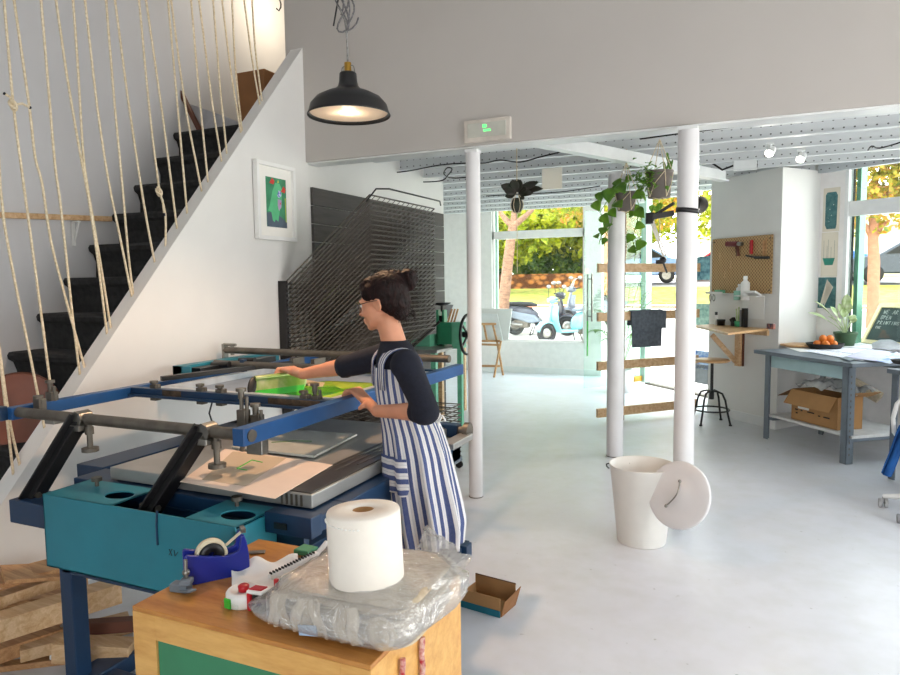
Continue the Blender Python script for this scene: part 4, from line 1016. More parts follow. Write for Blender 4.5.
lq = bpy.data.lights.new('bulb_light', 'POINT'); lq.energy = 3.5; lq.color = (1,.80,.58); lq.shadow_soft_size = .03; lqo = bpy.data.objects.new('bulb_light', lq); COL.objects.link(lqo); lqo.location = lc+V((0,0,.012))
lp = bpy.data.lights.new('lamp_light', 'SPOT'); lp.energy = 85; lp.color = (1,.62,.36); lp.shadow_soft_size = .05; lp.spot_size = radians(150); lp.spot_blend = .5
lo = bpy.data.objects.new('lamp_light', lp); COL.objects.link(lo); lo.location = lc+V((0,0,-.0))
# ================= EMERGENCY LIGHT =================
e0, e1 = OY(465,123,4.43), OY(512,139,4.43); e0.z = 2.645; e1.z = 2.50; yf = 4.43
em = thing('emergency_light', 'slim emergency light unit with a green indicator above the left column', 'emergency light', ((e0.x+e1.x)/2,yf,2.5))
obj('housing', MB().box((e0.x,yf-.03,2.495),(e1.x,yf,2.645)), mat('warm_white_plastic', (214,206,196), .5), em, bevel=.008)
obj('diffuser', MB().box((e0.x+.03,yf-.036,2.525),(e1.x-.03,yf-.028,2.62)), mat('milky_diffuser', (196,196,186), .3, var=.03), em, bevel=.01)
obj('indicator', MB().box(((e0.x+e1.x)/2-.025,yf-.038,2.585),((e0.x+e1.x)/2+.0,yf-.034,2.605)).box(((e0.x+e1.x)/2-.02,yf-.037,2.56),((e0.x+e1.x)/2+.03,yf-.035,2.572)), emit('green_led', (90,255,120), 1.6), em)
# ================= FRAMED PICTURE on the stair wall =================
pa = OX(251,160,-3.135); PX = -3.17
y0_, y1_, z0_, z1_ = 3.80, 4.235, 1.86, 2.405
pf_ = thing('framed_picture', 'white framed picture of a green figure with red flowers on the stair wall', 'picture', (PX+.01,(y0_+y1_)/2,z0_))
fm = MB(); w_ = .028
def tl(y, z, o): return V((PX+.012+o+.0*(z-z0_), y, z))
for a_, b_ in (((y0_,z0_),(y1_,z0_+w_)),((y0_,z1_-w_),(y1_,z1_)),((y0_,z0_+w_),(y0_+w_,z1_-w_)),((y1_-w_,z0_+w_),(y1_,z1_-w_))):
    fm.box((PX+.006,a_[0],a_[1]),(PX+.045,b_[0],b_[1]))
obj('frame', fm, M['white'], pf_, bevel=.003)
obj('mount', MB().box((PX+.006,y0_+w_,z0_+w_),(PX+.022,y1_-w_,z1_-w_)), M['paper'], pf_)
ay0, ay1, az0, az1 = y0_+.115, y1_-.095, z0_+.095, z1_-.10
def ap2(u, v, o=0): return V((PX+.024+o, ay0+(ay1-ay0)*u, az0+(az1-az0)*v))
am = MB(); am.m = 0; am.box(ap2(0,0,-.002), ap2(1,1,0))
def blob(m_, pts, o=.0006): am.m = m_; am.prism([ap2(u, v, o) for u, v in pts], (.0005,0,0))
blob(5, [(0,0),(1,0),(1,.12),(.7,.22),(.4,.30),(.0,.28)])
blob(1, [(.28,.13),(.36,.10),(.42,.16),(.55,.12),(.62,.30),(.75,.55),(.80,.78),(.66,.90),(.45,.90),(.30,.72),(.16,.45),(.06,.32),(.22,.30)], .0012)
blob(2, [(.60,.34),(.72,.42),(.74,.56),(.55,.58),(.54,.44)], .002)
blob(3, [(.15,.88),(.30,.99),(.42,.93),(.36,.86)], .002); blob(3, [(.72,.74),(.86,.86),(.98,.80),(.92,.72)], .002); blob(3, [(.64,.44),(.70,.50),(.66,.52)], .0026)
blob(4, [(.52,.64),(.62,.60),(.74,.66),(.72,.74),(.60,.76)], .0026)
blob(6, [(.93,.12),(.97,.12),(.95,.62),(.91,.62)], .002); blob(6, [(.55,.90),(.64,.92),(.60,.98)], .002)
obj('artwork', am, [mat('art_green', (70,150,110), .8, var=.1), mat('art_light_green', (98,196,140), .8), mat('art_lilac', (190,160,200), .8), mat('art_red', (216,72,62), .8), mat('art_blue', (60,90,180), .8, c2=(220,220,240), scale=60), mat('art_grey', (88,102,118), .8), mat('art_yellow', (190,200,90), .8)], pf_)
# ================= THINGS AT THE HEAD OF THE STAIRS =================
zl9 = 1.16+.2225*9
tag(obj('cardboard_box', MB().box((-3.72,4.32,2.722),(-3.45,4.58,3.19)), M['cardboardd'], bevel=.002), 'brown cardboard box at the head of the stairs', 'box')
tag(obj('grey_board', MB().prism([OY(x, y, 4.16) for x, y in ((181,101),(224,116),(243,124),(243,131),(199,131))], (0,.02,0)), mat('light_grey_board', (176,176,180), .8)), 'slanted light grey board standing behind the top step', 'board')
q_ = MB(); q_.bar(OY(177,91,4.13)+V((.03,0,0)), OY(200,131,4.13), .03,.03,(0,1,0)); tag(obj('brown_strip', q_, M['darkwood']), 'dark brown wooden strip leaning against the wall on the top step', 'wood strip')
hk = OY(281,4,4.40); tag(obj('wall_hook', MB().tube([hk+V((0,0,.12)), hk+V((-.005,-.01,.03)), hk, hk+V((.012,-.02,-.035)), hk+V((.0,-.03,-.06)), hk+V((-.02,-.03,-.04))], .006, 8), M['black']), 'black hook hanging where the upper wall meets the stairwell', 'hook')
# ================= PRINT DRYING RACK =================
RX, RY0, RY1 = -3.14, 4.07, 5.10; LT = .955
Dz = sqrt(LT**2-.80**2)
rk = thing('print_drying_rack', 'tall print drying rack with its dark wire trays tilted up beside the clad wall', 'drying rack', (RX+.4,4.6,0))
def tray(name='tray'):
    mb = MB(); W_ = RY1-RY0
    for a_, b_ in (((0,0,0),(LT,0,0)),((0,W_,0),(LT,W_,0)),((0,0,0),(0,W_,0)),((LT,0,0),(LT,W_,0))): mb.bar(a_, b_, .008, .008)
    for i in range(1, 14): y = W_*i/14; mb.bar((0.004,y,0),(LT,y,0), .0032, .0032)
    for i in range(1, 5): x = LT*i/5; mb.bar((x,0,-.003),(x,W_,-.003), .004, .004)
    return mb
me0 = None; NT_ = 30
for i in range(NT_+13):
    if me0 is None:
        o = obj('tray', tray(), mat('rack_wire', (98,92,86), .45, .3, var=.06), rk, local=True); me0 = o
    else:
        o = me0.copy(); COL.objects.link(o); o.parent = rk
    if i < NT_: z = 1.545-.0335*i; ang = -math.asin(.60/LT)
    else: z = 1.545-.0335*NT_-.036*(i-NT_); ang = 0.0
    o.location = V((RX, RY0, z))-rk.location; o.rotation_euler = (0, ang, 0)
hb_ = MB()
for y in (RY0-.02, RY1+.02):
    hb_.box((RX-.02,y-.012,.05),(RX+.03,y+.012,1.57))
pst = obj('hinge_post', MB().box((RX-.025,RY0-.035,.05),(RX+.045,RY0-.008,1.57)), M['blackmatte'], rk, bevel=.003)
obj('hinge_post', MB().box((RX-.025,RY1+.008,.05),(RX+.045,RY1+.035,1.57)), M['blackmatte'], rk, bevel=.003)
sp3 = MB()
for i in range(44):
    z = 1.55-.034*i; sp3.cyl((RX+.05,RY0-.02,z-.012),(RX+.05,RY0-.02,z+.004), .012, n=8)
obj('spring_stack', sp3, M['black'], rk)
bs = MB().box((RX-.03,RY0-.03,.06),(RX+LT,RY0+.0,.10)).box((RX-.03,RY1,.06),(RX+LT,RY1+.03,.10)).box((RX-.03,RY0,.06),(RX,RY1,.10)).box((RX+LT-.03,RY0,.06),(RX+LT,RY1,.10))
obj('base_frame', bs, M['greysteel'], rk, bevel=.003)
for x in (RX, RX+LT-.03):
    for y in (RY0-.01, RY1+.01): obj('caster', MB().cyl((x+.01,y-.012,.03),(x+.01,y+.012,.03), .03, n=16), M['blackmatte'], rk)
mid = MB().bar((RX+.40,RY0+.52,.56),(RX+.40,RY0+.52,1.86), .05, .05); 
obj('stay', MB().bar((RX+LT*.80,RY1+.03,1.22),(RX,RY1+.03,.60), .02,.01,(0,1,0)), M['black'], rk)
hp = MB().tube([V((RX+.72,RY0-.01,2.10)),V((RX+.80,RY0-.01,2.18)),V((RX+.84,RY0+.1,2.19)),V((RX+.84,RY1-.1,2.19)),V((RX+.80,RY1,2.17))], .006, 8)
obj('top_handle', hp, M['black'], rk)
# prints drying between the trays (seen as pale and teal patches)
for i, (u, v, k_, mm, lb) in enumerate(((.12,.35,4,'paper','pale print drying between the upper rack trays'),(.10,.2,8,'leafpale','green tinted print drying in the middle of the rack'),(.15,.45,13,'paper','pale print drying in the lower tilted trays'))):
    a_ = math.asin(.60/LT); z = 1.545-.0335*k_; p0_ = V((RX+.0,RY0,z)); ex = V((cos(a_),0,sin(a_)))
    c_ = [p0_+ex*x_+V((0,y_,.006)) for x_, y_ in ((u,v),(u+.30,v),(u+.30,v+.4),(u,v+.4))]
    tag(obj('drying_print', MB().prism(c_, (0,0,.001)), M[mm]), lb, 'print')
# ================= ETCHING PRESS AND THINGS BEHIND THE WOMAN =================
ep = OZ(445,400,0); EY = 6.25
ex0 = OY(395,345,EY); 
def ey_(px, py, y=EY): return OY(px, py, y)
et = thing('etching_press', 'green cast etching press with a black spoked wheel behind the woman', 'printing press', (ey_(440,345).x, EY, 0))
z_b = ey_(440,345).z; xl_, xr_ = ey_(400,345).x, ey_(458,345).x
obj('bed', MB().box((xl_,EY-.5,z_b-.03),(xr_,EY+.25,z_b)), M['alu'], et, bevel=.003)
st2 = MB()
for x in (xl_+.05, xr_-.09):
    for y in (EY-.45, EY+.18): st2.box((x,y,0),(x+.05,y+.05,z_b-.03))
obj('stand', st2, M['lmgreen'], et)
ux = ey_(441,340).x
obj('side_frame', MB().box((ux-.03,EY-.05,z_b),(ux-.005,EY+.03,z_b+.36)).box((ux+.035,EY-.05,z_b),(ux+.06,EY+.03,z_b+.36)), M['mgreen'], et, bevel=.004)
obj('slot', MB().box((ux-.004,EY-.03,z_b),(ux+.034,EY+.02,z_b+.30)), M['black'], et)
obj('gear_case', MB().box((ux+.02,EY-.12,z_b+.02),(ux+.17,EY-.05,z_b+.24)), M['mgreen'], et, bevel=.006)
obj('gear_case_side', MB().box((ux+.171,EY-.12,z_b-.02),(ux+.27,EY+.02,z_b+.24)), M['lmgreen'], et, bevel=.006)
obj('ramp', MB().prism([V((ux-.40,EY-.2,z_b+.001)),V((ux-.03,EY-.2,z_b+.001)),V((ux-.03,EY-.2,z_b+.12))], (0,.2,0)), M['lmgreen'], et)
obj('pressure_wheel', MB().lathe([(.01,0),(.035,.0),(.09,.02),(.09,.032),(.03,.022),(.01,.03)], V((ux+.02,EY-.01,z_b+.40)), 24).cyl((ux+.02,EY-.01,z_b+.34),(ux+.02,EY-.01,z_b+.42), .014), M['black'], et)
wc = V((ux+.33,EY-.08,z_b+.12)); wh = MB()
wh.lathe([(.185,-.012),(.205,-.012),(.205,.012),(.185,.012)], wc, 40, (1,0,.0), closed=True).cyl(wc-V((.05,0,0)), wc+V((.03,0,0)), .03)
for k in range(5): a_ = 2*pi*k/5; wh.bar(wc, wc+V((0,.19*cos(a_),.19*sin(a_))), .018,.014)
obj('hand_wheel', wh, M['black'], et)
obj('bench', MB().box((xl_-.4,EY+.3,z_b-.14),(xr_+.2,EY+.9,z_b-.1)), M['birch'], et) if 0 else None
tb_ = thing('rear_table', 'low table behind the green etching press carrying folders', 'table', (ey_(425,345).x, 7.0, 0))
yy = 7.15; zt_ = .82
obj('table_top', MB().box((OY(395,330,yy).x,6.75,zt_-.03),(OY(458,330,yy).x,7.55,zt_)), M['birch'], tb_, bevel=.003)
for x in (OY(398,330,yy).x, OY(455,330,yy).x-.06):
    for y in (6.8, 7.45): obj('leg', MB().box((x,y,0),(x+.05,y+.05,zt_-.03)), M['palepine'], tb_)
def lean(name, mm, px0, px1, py0, py1, y, lab, cat, tilt=.1, skew=0):
    a_, b_ = OY(px0, py1, y), OY(px1, py1, y); t_ = OY(px0, py0, y).z; z_ = max(a_.z, zt_)
    P4 = [V((a_.x,y,z_)), V((b_.x,y,z_)), V((b_.x+skew,y+tilt,t_)), V((a_.x+skew,y+tilt,t_))]
    return tag(obj(name, MB().prism(P4, (0,.012,0)), mm if not isinstance(mm, str) else M[mm]), lab, cat)
lean('folder', mat('olive_folder', (186,170,110), .7), 403,431,322,343, 6.9, 'olive card folder standing behind the green etching press', 'folder', .05)
lean('dark_board', 'blackmatte', 426,438,326,344, 7.0, 'small black upright board next to the olive folder', 'board', .03)
lean('poster_board', mat('white_pink_print', (230,232,230), .7, c2=(90,200,200), scale=5), 408,424,308,326, 7.2, 'white print with pink and turquoise strokes leaning under the rack', 'print', .04)
lean('portfolio', 'grey', 424,446,305,322, 7.25, 'grey portfolio tilted behind the etching press', 'portfolio', .1, .05)
lean('print_sheet', 'paper', 430,446,306,322, 7.22, 'white sheet tilted against the grey portfolio', 'print', .06, -.08)
q0_ = OY(449,325,7.1); ck = MB()
for k in range(3): ck.bar(OY(447+3*k,326,7.1), OY(452+3*k,309,7.1), .012, .02)
tag(obj('wooden_rack', ck, M['pine']), 'small slatted pine rack leaning right of the etching press wheel', 'rack')
# ================= EASEL WITH BOARDS =================
EYy = 10.35
es = thing('folding_easel', 'folding pine easel behind the left column holding white boards', 'easel', (OY(490,372,EYy).x, EYy, 0))
def ez(x, y, dy=0): 
    p = OY(x, y, EYy+dy); return p
f0, f1 = ez(503,371), ez(484,323)
def foot(p): return V((p.x, p.y, max(p.z, .0)))
a0 = V((ez(475,372).x, EYy-.0, 0)); a1 = V((ez(500,372).x, EYy-.1, 0))
for (xa, ya, xb, yb, dy) in ((494,375,501,341,-.15),(503,370,497,341,.15),(472,375,479,341,-.15),(470,371,476,341,.15)):
    p_ = OY(xa, ya, EYy+dy); p_.z = 0; obj('leg', MB().bar(p_, OY(xb, yb, EYy), .03, .02), M['pine'], es)
for (xa, ya, xb, yb) in ((474,344,500,345),(474,341,500,341),(473,366,500,366),(474,324,496,324)): obj('rail', MB().bar(ez(xa,ya), ez(xb,yb), .02, .035), M['pine'], es)
for (xa, ya, xb, yb) in ((484,325,487,341),(493,325,497,342)): obj('upright', MB().bar(ez(xa,ya), ez(xb,yb), .02,.03), M['pine'], es)
def panel(name, pts, dy, lab, mm):
    c_ = [OY(x, y, EYy+dy) for x, y in pts]; tag(obj(name, MB().prism(c_, (0,.02,0)), M[mm]), lab, 'board')
panel('canvas_board', [(474,341),(503,341),(497,314),(474,313)], .05, 'smaller white board resting on the easel shelf in front', 'paint')
panel('canvas_board', [(474,339),(508,340),(512,309),(474,308)], .10, 'larger pale grey board at the back of the easel', 'wall')
# ================= HANGING PLANTS =================
def leafmesh(mb, base, d, up, L, W_, droop=.2, heart=False, fold=.15):
    d = V(d).normalized(); s_ = d.cross(V(up)).normalized(); u_ = s_.cross(d)
    prf = [0,.55,.95,1,.85,.55,.0] if not heart else [.25,.9,1,.85,.6,.3,.0]
    n_ = len(prf); vs_ = []; fs = []
    for i, w in enumerate(prf):
        t = i/(n_-1); c_ = V(base)+d*L*t-V((0,0,1))*droop*L*t*t
        for k in (-1, -.5, 0, .5, 1): vs_.append(c_+s_*W_/2*w*k+u_*abs(k)*W_*fold*w)
    for i in range(n_-1):
        for k in range(4): fs.append((i*5+k, i*5+k+1, (i+1)*5+k+1, (i+1)*5+k))
    mb.add(vs_, fs, True)
def solid(o, t=.0015):
    q = o.modifiers.new('t','SOLIDIFY'); q.thickness = t; return o
# 1: small striped pot with dark leaves
hc_ = AD(517,206,5.6)
hp1 = thing('hanging_plant', 'dark-leaved plant hanging in a small striped dark pot right of the left column', 'plant', hc_)
po = MB().lathe([(.001,-.055),(.025,-.052),(.045,-.02),(.05,.01),(.04,.045),(.028,.065),(.024,.065),(.02,.05),(.001,.04)], hc_, 24)
pot_ = obj('pot', po, M['leafdark'], hp1)
wb_ = MB()
for k in range(6): a_ = 2*pi*k/6+.3; wb_.tube([hc_+V((r_*cos(a_), r_*sin(a_), z_)) for r_, z_ in ((.004,-.06),(.03,-.052),(.049,-.02),(.054,.01),(.044,.045),(.02,.09))], .003, 6)
wb_.tube([hc_+V((0,0,-.06)), hc_+V((.0,0,-.3)), hc_+V((0,0,-.55))], .003, 6)
obj('net_cord', wb_, M['rope'], hp1)
lm = MB()
for (px, py), L in zip(((503,182),(507,194),(536,178),(531,190),(520,178),(511,186),(526,186),(517,176),(540,184),(506,188),(523,196),(513,178)), (.16,.12,.17,.13,.10,.1,.12,.1,.17,.1,.09,.1)):
    t_ = AD(px, py, 5.6+random.uniform(-.08,.08)); b_ = hc_+V((0,0,.09)); leafmesh(lm, b_+(t_-b_)*.15, t_-b_, (0,-1,.6), (t_-b_).length*.95+.01, .085, .25, False, .1)
solid(obj('leaves', lm, M['leafdark'], hp1))
tpz = hc_+V((0,0,0)); tpz.z = 2.64; obj('hanging_cord', MB().tube([hc_+V((0,0,.1)), tpz], .004, 6), M['rope'], hp1)
def hang(px, py, d, rt_, rb_, h_, top_px, lab, mmpot, seed):
    rnd = random.Random(seed); c_ = AD(px, py, d)
    t = thing('hanging_plant', lab, 'plant', c_)
    obj('pot', MB().lathe([(.001,0),(rb_,0),(rt_,h_),(rt_*1.06,h_),(rt_*1.06,h_+.012),(rt_*.95,h_+.012),(rt_*.9,h_-.02),(.001,h_-.02)], c_, 32), M[mmpot], t)
    n_ = MB(); tp_ = V((c_.x, c_.y, 2.64))
    for k in range(4):
        a_ = 2*pi*k/4+.5; n_.tube([c_+V((0,0,-.01)), c_+V((rb_*cos(a_+.3)*1.05, rb_*sin(a_+.3)*1.05, .005)), c_+V((rt_*cos(a_)*1.1, rt_*sin(a_)*1.1, h_)), c_+V((rt_*.5*cos(a_), rt_*.5*sin(a_), h_+.14)), c_+V((0,0,h_+.26))], .0035, 6)
        n_.tube([c_+V((rb_*cos(a_+.3)*1.05, rb_*sin(a_+.3)*1.05, .005)), c_+V((rt_*.95*cos(a_+.8), rt_*.95*sin(a_+.8), h_*.5)), c_+V((rt_*1.1*cos(a_+1.57), rt_*1.1*sin(a_+1.57), h_))], .003, 6)
    n_.tube([c_+V((0,0,h_+.26)), tp_], .004, 6); n_.tube([c_+V((0,0,-.01)), c_+V((.01,0,-.25)), c_+V((0,0,-.42))], .004, 6)
    obj('macrame_cord', n_, M['rope'], t); return t, c_, rnd
t, c_, rnd = hang(626,211,5.75,.088,.068,.145,0,'trailing heart-leaved plant in a grey macrame-hung pot before the middle column','potgrey',3)
LV = [((609,195),.15),((600,197),.10),((597,206),.11),((605,219),.11),((603,231),.10),((597,236),.07),((618,183),.10),((622,188),.13),((638,195),.12),((619,204),.12),((613,213),.1),((607,225),.1),((634,211),.13),((640,213),.12),((630,238),.10),((640,245),.12),((633,250),.09),((628,179),.1),((615,190),.11),((625,199),.1),((639,226),.10),((604,241),.07)]
vm = MB(); lm = MB()
for (px, py), L in LV:
    d_ = 5.70+rnd.uniform(-.10,.06); p_ = AD(px, py, d_); o_ = V((rnd.uniform(-1,1), -.6, rnd.uniform(-1.2,-.2))).normalized()
    leafmesh(lm, p_-o_*L*.5, o_, (0,-1,.35), L, L*.86, .1, True, .1)
solid(obj('leaves', lm, M['leaf'], t))
for path in (((622,192),(608,200),(600,212),(604,222),(602,234),(599,244)),((622,192),(612,205),(612,222),(606,235),(604,247)),((634,192),(639,205),(637,222),(632,238),(636,252),(634,262)),((626,190),(620,184),(616,180))):
    vm.tube([AD(x, y, 5.74) for x, y in path], .0035, 6)
obj('stems', vm, M['leaf'], t)
t, c_, rnd = hang(659,198,5.45,.105,.085,.20,0,'bushy small-leaved plant in a larger grey pot hung beside the thick column','potgrey',5)
lm = MB()
for k in range(150):
    px = rnd.gauss(648,9); py = rnd.gauss(180,7); 
    p_ = AD(px, py, 5.45+rnd.uniform(-.14,.10)); o_ = V((rnd.uniform(-1,1), rnd.uniform(-1,1), rnd.uniform(-.6,.8))); leafmesh(lm, p_, o_, (0,0,1), .05, .03, .2)
for k in range(14):
    p_ = AD(rnd.uniform(664,672), rnd.uniform(160,182), 5.45); leafmesh(lm, p_, (rnd.uniform(-.5,.5), 0, 1), (0,-1,0), .08, .02, .1)
for px, py in ((660,203),(652,205),(657,206)): p_ = AD(px, py, 5.4); leafmesh(lm, p_, (0,-.2,-1), (0,-1,.2), .06, .05, .1, True)
solid(obj('leaves', lm, M['leaf'], t))
# ================= CLAMP LAMP ON THE THICK COLUMN =================
cz = OY(683,211,4.4).z; cl_t = thing('clamp_lamp', 'black folding-arm task lamp strapped around the thick white column', 'lamp', (-.373,4.4,cz))
c_ = V((-.373,4.40,cz)); 
obj('strap', MB().lathe([(.0625,-.014),(.068,-.014),(.068,.014),(.0625,.014)], c_, 40, V((.12,.0,1)), closed=True), M['black'], cl_t)
L0 = AD(674,213,4.32)
obj('bracket', MB().bar(L0, AD(652,217,4.35), .03, .035).bar(AD(674,203,4.33), AD(655,215,4.35), .022, .02).cyl(AD(650,213,4.36), AD(650,224,4.36), .028), M['black'], cl_t, bevel=.003)
ar = MB().bar(AD(651,222,4.36), AD(664,258,4.36), .014,.014).bar(AD(653,221,4.34), AD(666,256,4.34), .010,.010)
obj('upper_arm', ar, M['steel'], cl_t)
obj('joint', MB().ball(AD(663,260,4.35), .022, 8).obox(AD(660,262,4.35), (.05,.02,.025)), M['black'], cl_t)
obj('lower_arm', MB().bar(AD(663,262,4.35), AD(667,273,4.35), .012,.012), M['black'], cl_t)
hd_ = AD(699,205,4.55); obj('lamp_head', MB().lathe([(.02,.06),(.035,.05),(.06,.0),(.057,.0),(.03,.045),(.001,.05)], hd_, 28, V((-.2,.9,.35))), M['steel'], cl_t)
obj('head_arm', MB().bar(c_+V((.06,.06,0)), hd_+V((0,.04,.02)), .012,.012), M['black'], cl_t)
# white card hanging from the ceiling
def translucent(name, c):
    n = NT(name); n.set(lin(c), .8); t_ = n.node('ShaderNodeBsdfTranslucent'); t_.inputs[0].default_value = lin(c); mx = n.node('ShaderNodeMixShader'); mx.inputs[0].default_value = .5
    n.l(n.p.outputs[0], mx.inputs[1]); n.l(t_.outputs[0], mx.inputs[2]); n.l(mx.outputs[0], n.out.inputs[0]); return n.m
wc_ = OY(552,177,6.9); tag(obj('hanging_card', MB().box((OY(542,177,6.9).x,6.9,OY(552,189,6.9).z),(OY(562,177,6.9).x,6.906,OY(552,165,6.9).z)), translucent('card_paper', (246,240,232))), 'blank off-white square card hanging under the ceiling joists', 'card')
# ================= SLAT RACK WITH TOWEL =================
SP = OZ(623,421,0); SDv = V((.68,.73,0)).normalized(); SN = V((.73,-.68,0)).normalized()
sl_ = thing('slat_rack', 'tall freestanding pine rack of horizontal slats between the two right columns', 'rack', SP)
def so_(px, py): return OP(px, py, SP, SN)
L_ = so_(597,410); R_p = so_(697,402)
tL = (L_-SP).dot(SDv); tR = (R_p-SP).dot(SDv)
for (pl, pr) in ((268,266),(317,318),(366,363),(413,405)):
    zl_ = so_(600,pl).z; zr_ = so_(660,pr).z; z_ = zl_
    obj('slat', MB().bar(SP+SDv*tL+V((0,0,z_))-SN*.0, SP+SDv*tR+V((0,0,z_)), .035, .095), M['palepine'], sl_, bevel=.002)
for tt in (0.02, tR-.12):
    obj('post', MB().box((-.018,-.02,0),(.018,.02,2.35)), M['darkwood'], sl_, local=True).location = (SDv*tt-SN*.04)
z2 = so_(645,310).z
tw = thing('cloth_towel', 'charcoal patterned cloth folded over the second slat of the rack', 'towel', SP+SDv*.3)
a_, b_ = so_(629,330), so_(661,330); ta, tb2 = (a_-SP).dot(SDv), (b_-SP).dot(SDv)
def towel(u, v):
    h_ = .0+v; prof_ = [(.032,-.36),(.034,-.2),(.032,0),(.028,.035),(0,.052),(-.028,.035),(-.032,0),(-.034,-.12)]
    k_ = min(int(v*7), 6); f_ = v*7-k_; o_ = prof_[k_][0]*(1-f_)+prof_[k_+1][0]*f_; z_ = prof_[k_][1]*(1-f_)+prof_[k_+1][1]*f_
    sh_ = -.02 if z_ < -.15 else 0
    return SP+SDv*(ta+(tb2-ta)*u+sh_*(.5-u)*2*-1)+SN*(o_+.004*sin(u*9+z_*8))+V((0,0,z2-.045+z_))
obj('towel', MB().grid(towel, 16, 28, .006), M['towel'], tw)
def towel2(u, v): return SP+SDv*(ta+.0+(tb2-ta+.03)*u)+SN*(.046+.003*sin(u*7))+V((0,0,z2-.045-.16+.20*v))
obj('towel_fold', MB().grid(towel2, 10, 8, .005), M['towel'], tw)
# ================= PALM IN THE ENTRANCE =================
pb = OZ(622,392,0)
pl_ = thing('potted_palm', 'feathery green palm standing behind the middle column near the glass door', 'plant', pb)
obj('pot', MB().lathe([(.001,0),(.13,0),(.17,.32),(.15,.32),(.14,.28),(.001,.28)], pb, 28), M['white'], pl_)
fr_ = MB(); rnd = random.Random(4)
TIP = [(604,292),(598,310),(612,280),(640,282),(650,292),(645,312),(656,300),(632,275),(606,340),(594,330),(640,335),(622,272),(651,320)]
for px, py in TIP:
    tip = AD(px, py, 9.9+rnd.uniform(-.3,.2)); b_ = pb+V((0,0,.3)); mid_ = (b_+tip)/2+V((0,0,.35)); N_ = 16; pr_ = b_
    for i in range(1, N_+1):
        t_ = i/N_; p_ = b_*(1-t_)**2+mid_*2*t_*(1-t_)+tip*t_*t_; d_ = (p_-pr_).normalized(); fr_.tube([pr_, p_], .004, 5)
        if i > 5:
            for s_ in (-1, 1): leafmesh(fr_, p_, d_*.6+d_.cross(V((0,0,1))).normalized()*s_+V((0,0,.1)), (0,0,1), .19*(1-.4*t_), .034, .5)
        pr_ = p_
obj('fronds', fr_, M['leaf'], pl_)
# ================= PEGBOARD WALL =================
def PXY(px, py, o=0): return OP(px, py, C1+PN*o, PN)
def ptz(px, py): p = PXY(px, py); return (p-C1).dot(PD), p.z
def plate(mb, t0, t1, z0, z1, o0, o1): 
    return mb.add([pg(t,z,o) for z in (z0,z1) for t, o in ((t0,o1),(t1,o1),(t1,o0),(t0,o0))], [(0,3,2,1),(4,5,6,7),(0,1,5,4),(1,2,6,5),(2,3,7,6),(3,0,4,7)])
def pegmat():
    n = NT('pegboard'); sx = n.node('ShaderNodeSeparateXYZ'); n.l(n.tc.outputs['Object'], sx.inputs[0])
    u = n.math('MULTIPLY', n.math('SUBTRACT', sx.outputs[0], sx.outputs[1]), 26.0*.7071); v = n.math('MULTIPLY', sx.outputs[2], 26.0)
    def dots(du, dv):
        a = n.math('SUBTRACT', n.math('FRACT', n.math('ADD', u, du)), .5); b = n.math('SUBTRACT', n.math('FRACT', n.math('ADD', v, dv)), .5)
        return n.math('LESS_THAN', n.math('ADD', n.math('MULTIPLY', n.math('MULTIPLY', a, a), 2.6), n.math('MULTIPLY', b, b)), .085)
    f = n.math('MAXIMUM', dots(0, 0), dots(.5, .5))
    return n.set(n.mix(f, lin((192,158,110)), lin((124,94,60))), .6)
t0, _ = ptz(713,239); t1, _ = ptz(774,235); t0 = -.945; t1 = -.085
pbd = thing('pegboard', 'brown pegboard mounted on the white wall above the small wooden shelf table', 'pegboard', pg((t0+t1)/2,1.37,0))
obj('board', plate(MB(), t0,t1,1.385,1.985,.012,.022), pegmat(), pbd, bevel=.002)
for t in (t0+.03,t1-.03):
    for z in (1.42,1.95): obj('spacer', MB().cyl(pg(t,z,0), pg(t,z,.024), .008), M['black'], pbd)
def pgo(px, py, o): p = PXY(px, py, o); return p
k1 = thing('heat_gun', 'dark red heat gun hanging at the upper left of the pegboard', 'heat gun', pgo(734,248,.05))
obj('barrel', MB().cyl(pgo(727,244,.05), pgo(738,244,.05), .028, n=16), mat('dark_red_plastic', (112,36,40), .5), k1)
obj('nozzle', MB().cyl(pgo(738,244,.05), pgo(742,244,.05), .022, n=16), M['steel'], k1)
obj('grip', MB().bar(pgo(737,246,.05), pgo(738,256,.05), .028,.03), M['darkwood'], k1, bevel=.004)
k1 = thing('red_squeegee', 'bright red handled tool with a dark foot in the middle of the pegboard', 'tool', pgo(752,252,.04))
obj('handle', MB().bar(pgo(751.5,240,.04), pgo(751,254,.04), .022,.03), M['red'], k1, bevel=.004)
obj('foot', MB().bar(pgo(746,255.5,.04), pgo(756,257.5,.04), .022,.016), M['black'], k1, bevel=.003)
k1 = thing('roller', 'short black roller with a thin wooden fork at the right of the pegboard', 'roller', pgo(764,254,.04))
obj('roller_bar', MB().cyl(pgo(755,257.5,.04), pgo(769,257.5,.04), .014), M['black'], k1)
obj('fork', MB().bar(pgo(763.5,241,.03), pgo(763.5,256,.03), .012,.02).bar(pgo(766,238,.03), pgo(766,256,.03), .008,.01).bar(pgo(763.5,241,.03), pgo(766,241,.03), .008,.01), M['pine'], k1)
for i, (px, py) in enumerate(((720,257),(731,265),(725,275))):
    tag(obj('peg_hook', MB().tube([pgo(px,py-4,.02), pgo(px,py-2,.05), pgo(px-1,py+3,.05), pgo(px+.5,py+3,.03)], .003, 6), M['palepine']), 'small empty beige hook on the left half of the pegboard', 'hook', 'empty pegboard hooks')
sh = thing('pegboard_tray', 'small white tray at the lower left edge of the pegboard holding green scraps', 'tray', pg(-.85,1.38,.06))
obj('tray', plate(plate(MB(), -.94,-.68,1.375,1.382,.02,.11), -.94,-.68,1.382,1.40,.105,.11), M['white'], sh)
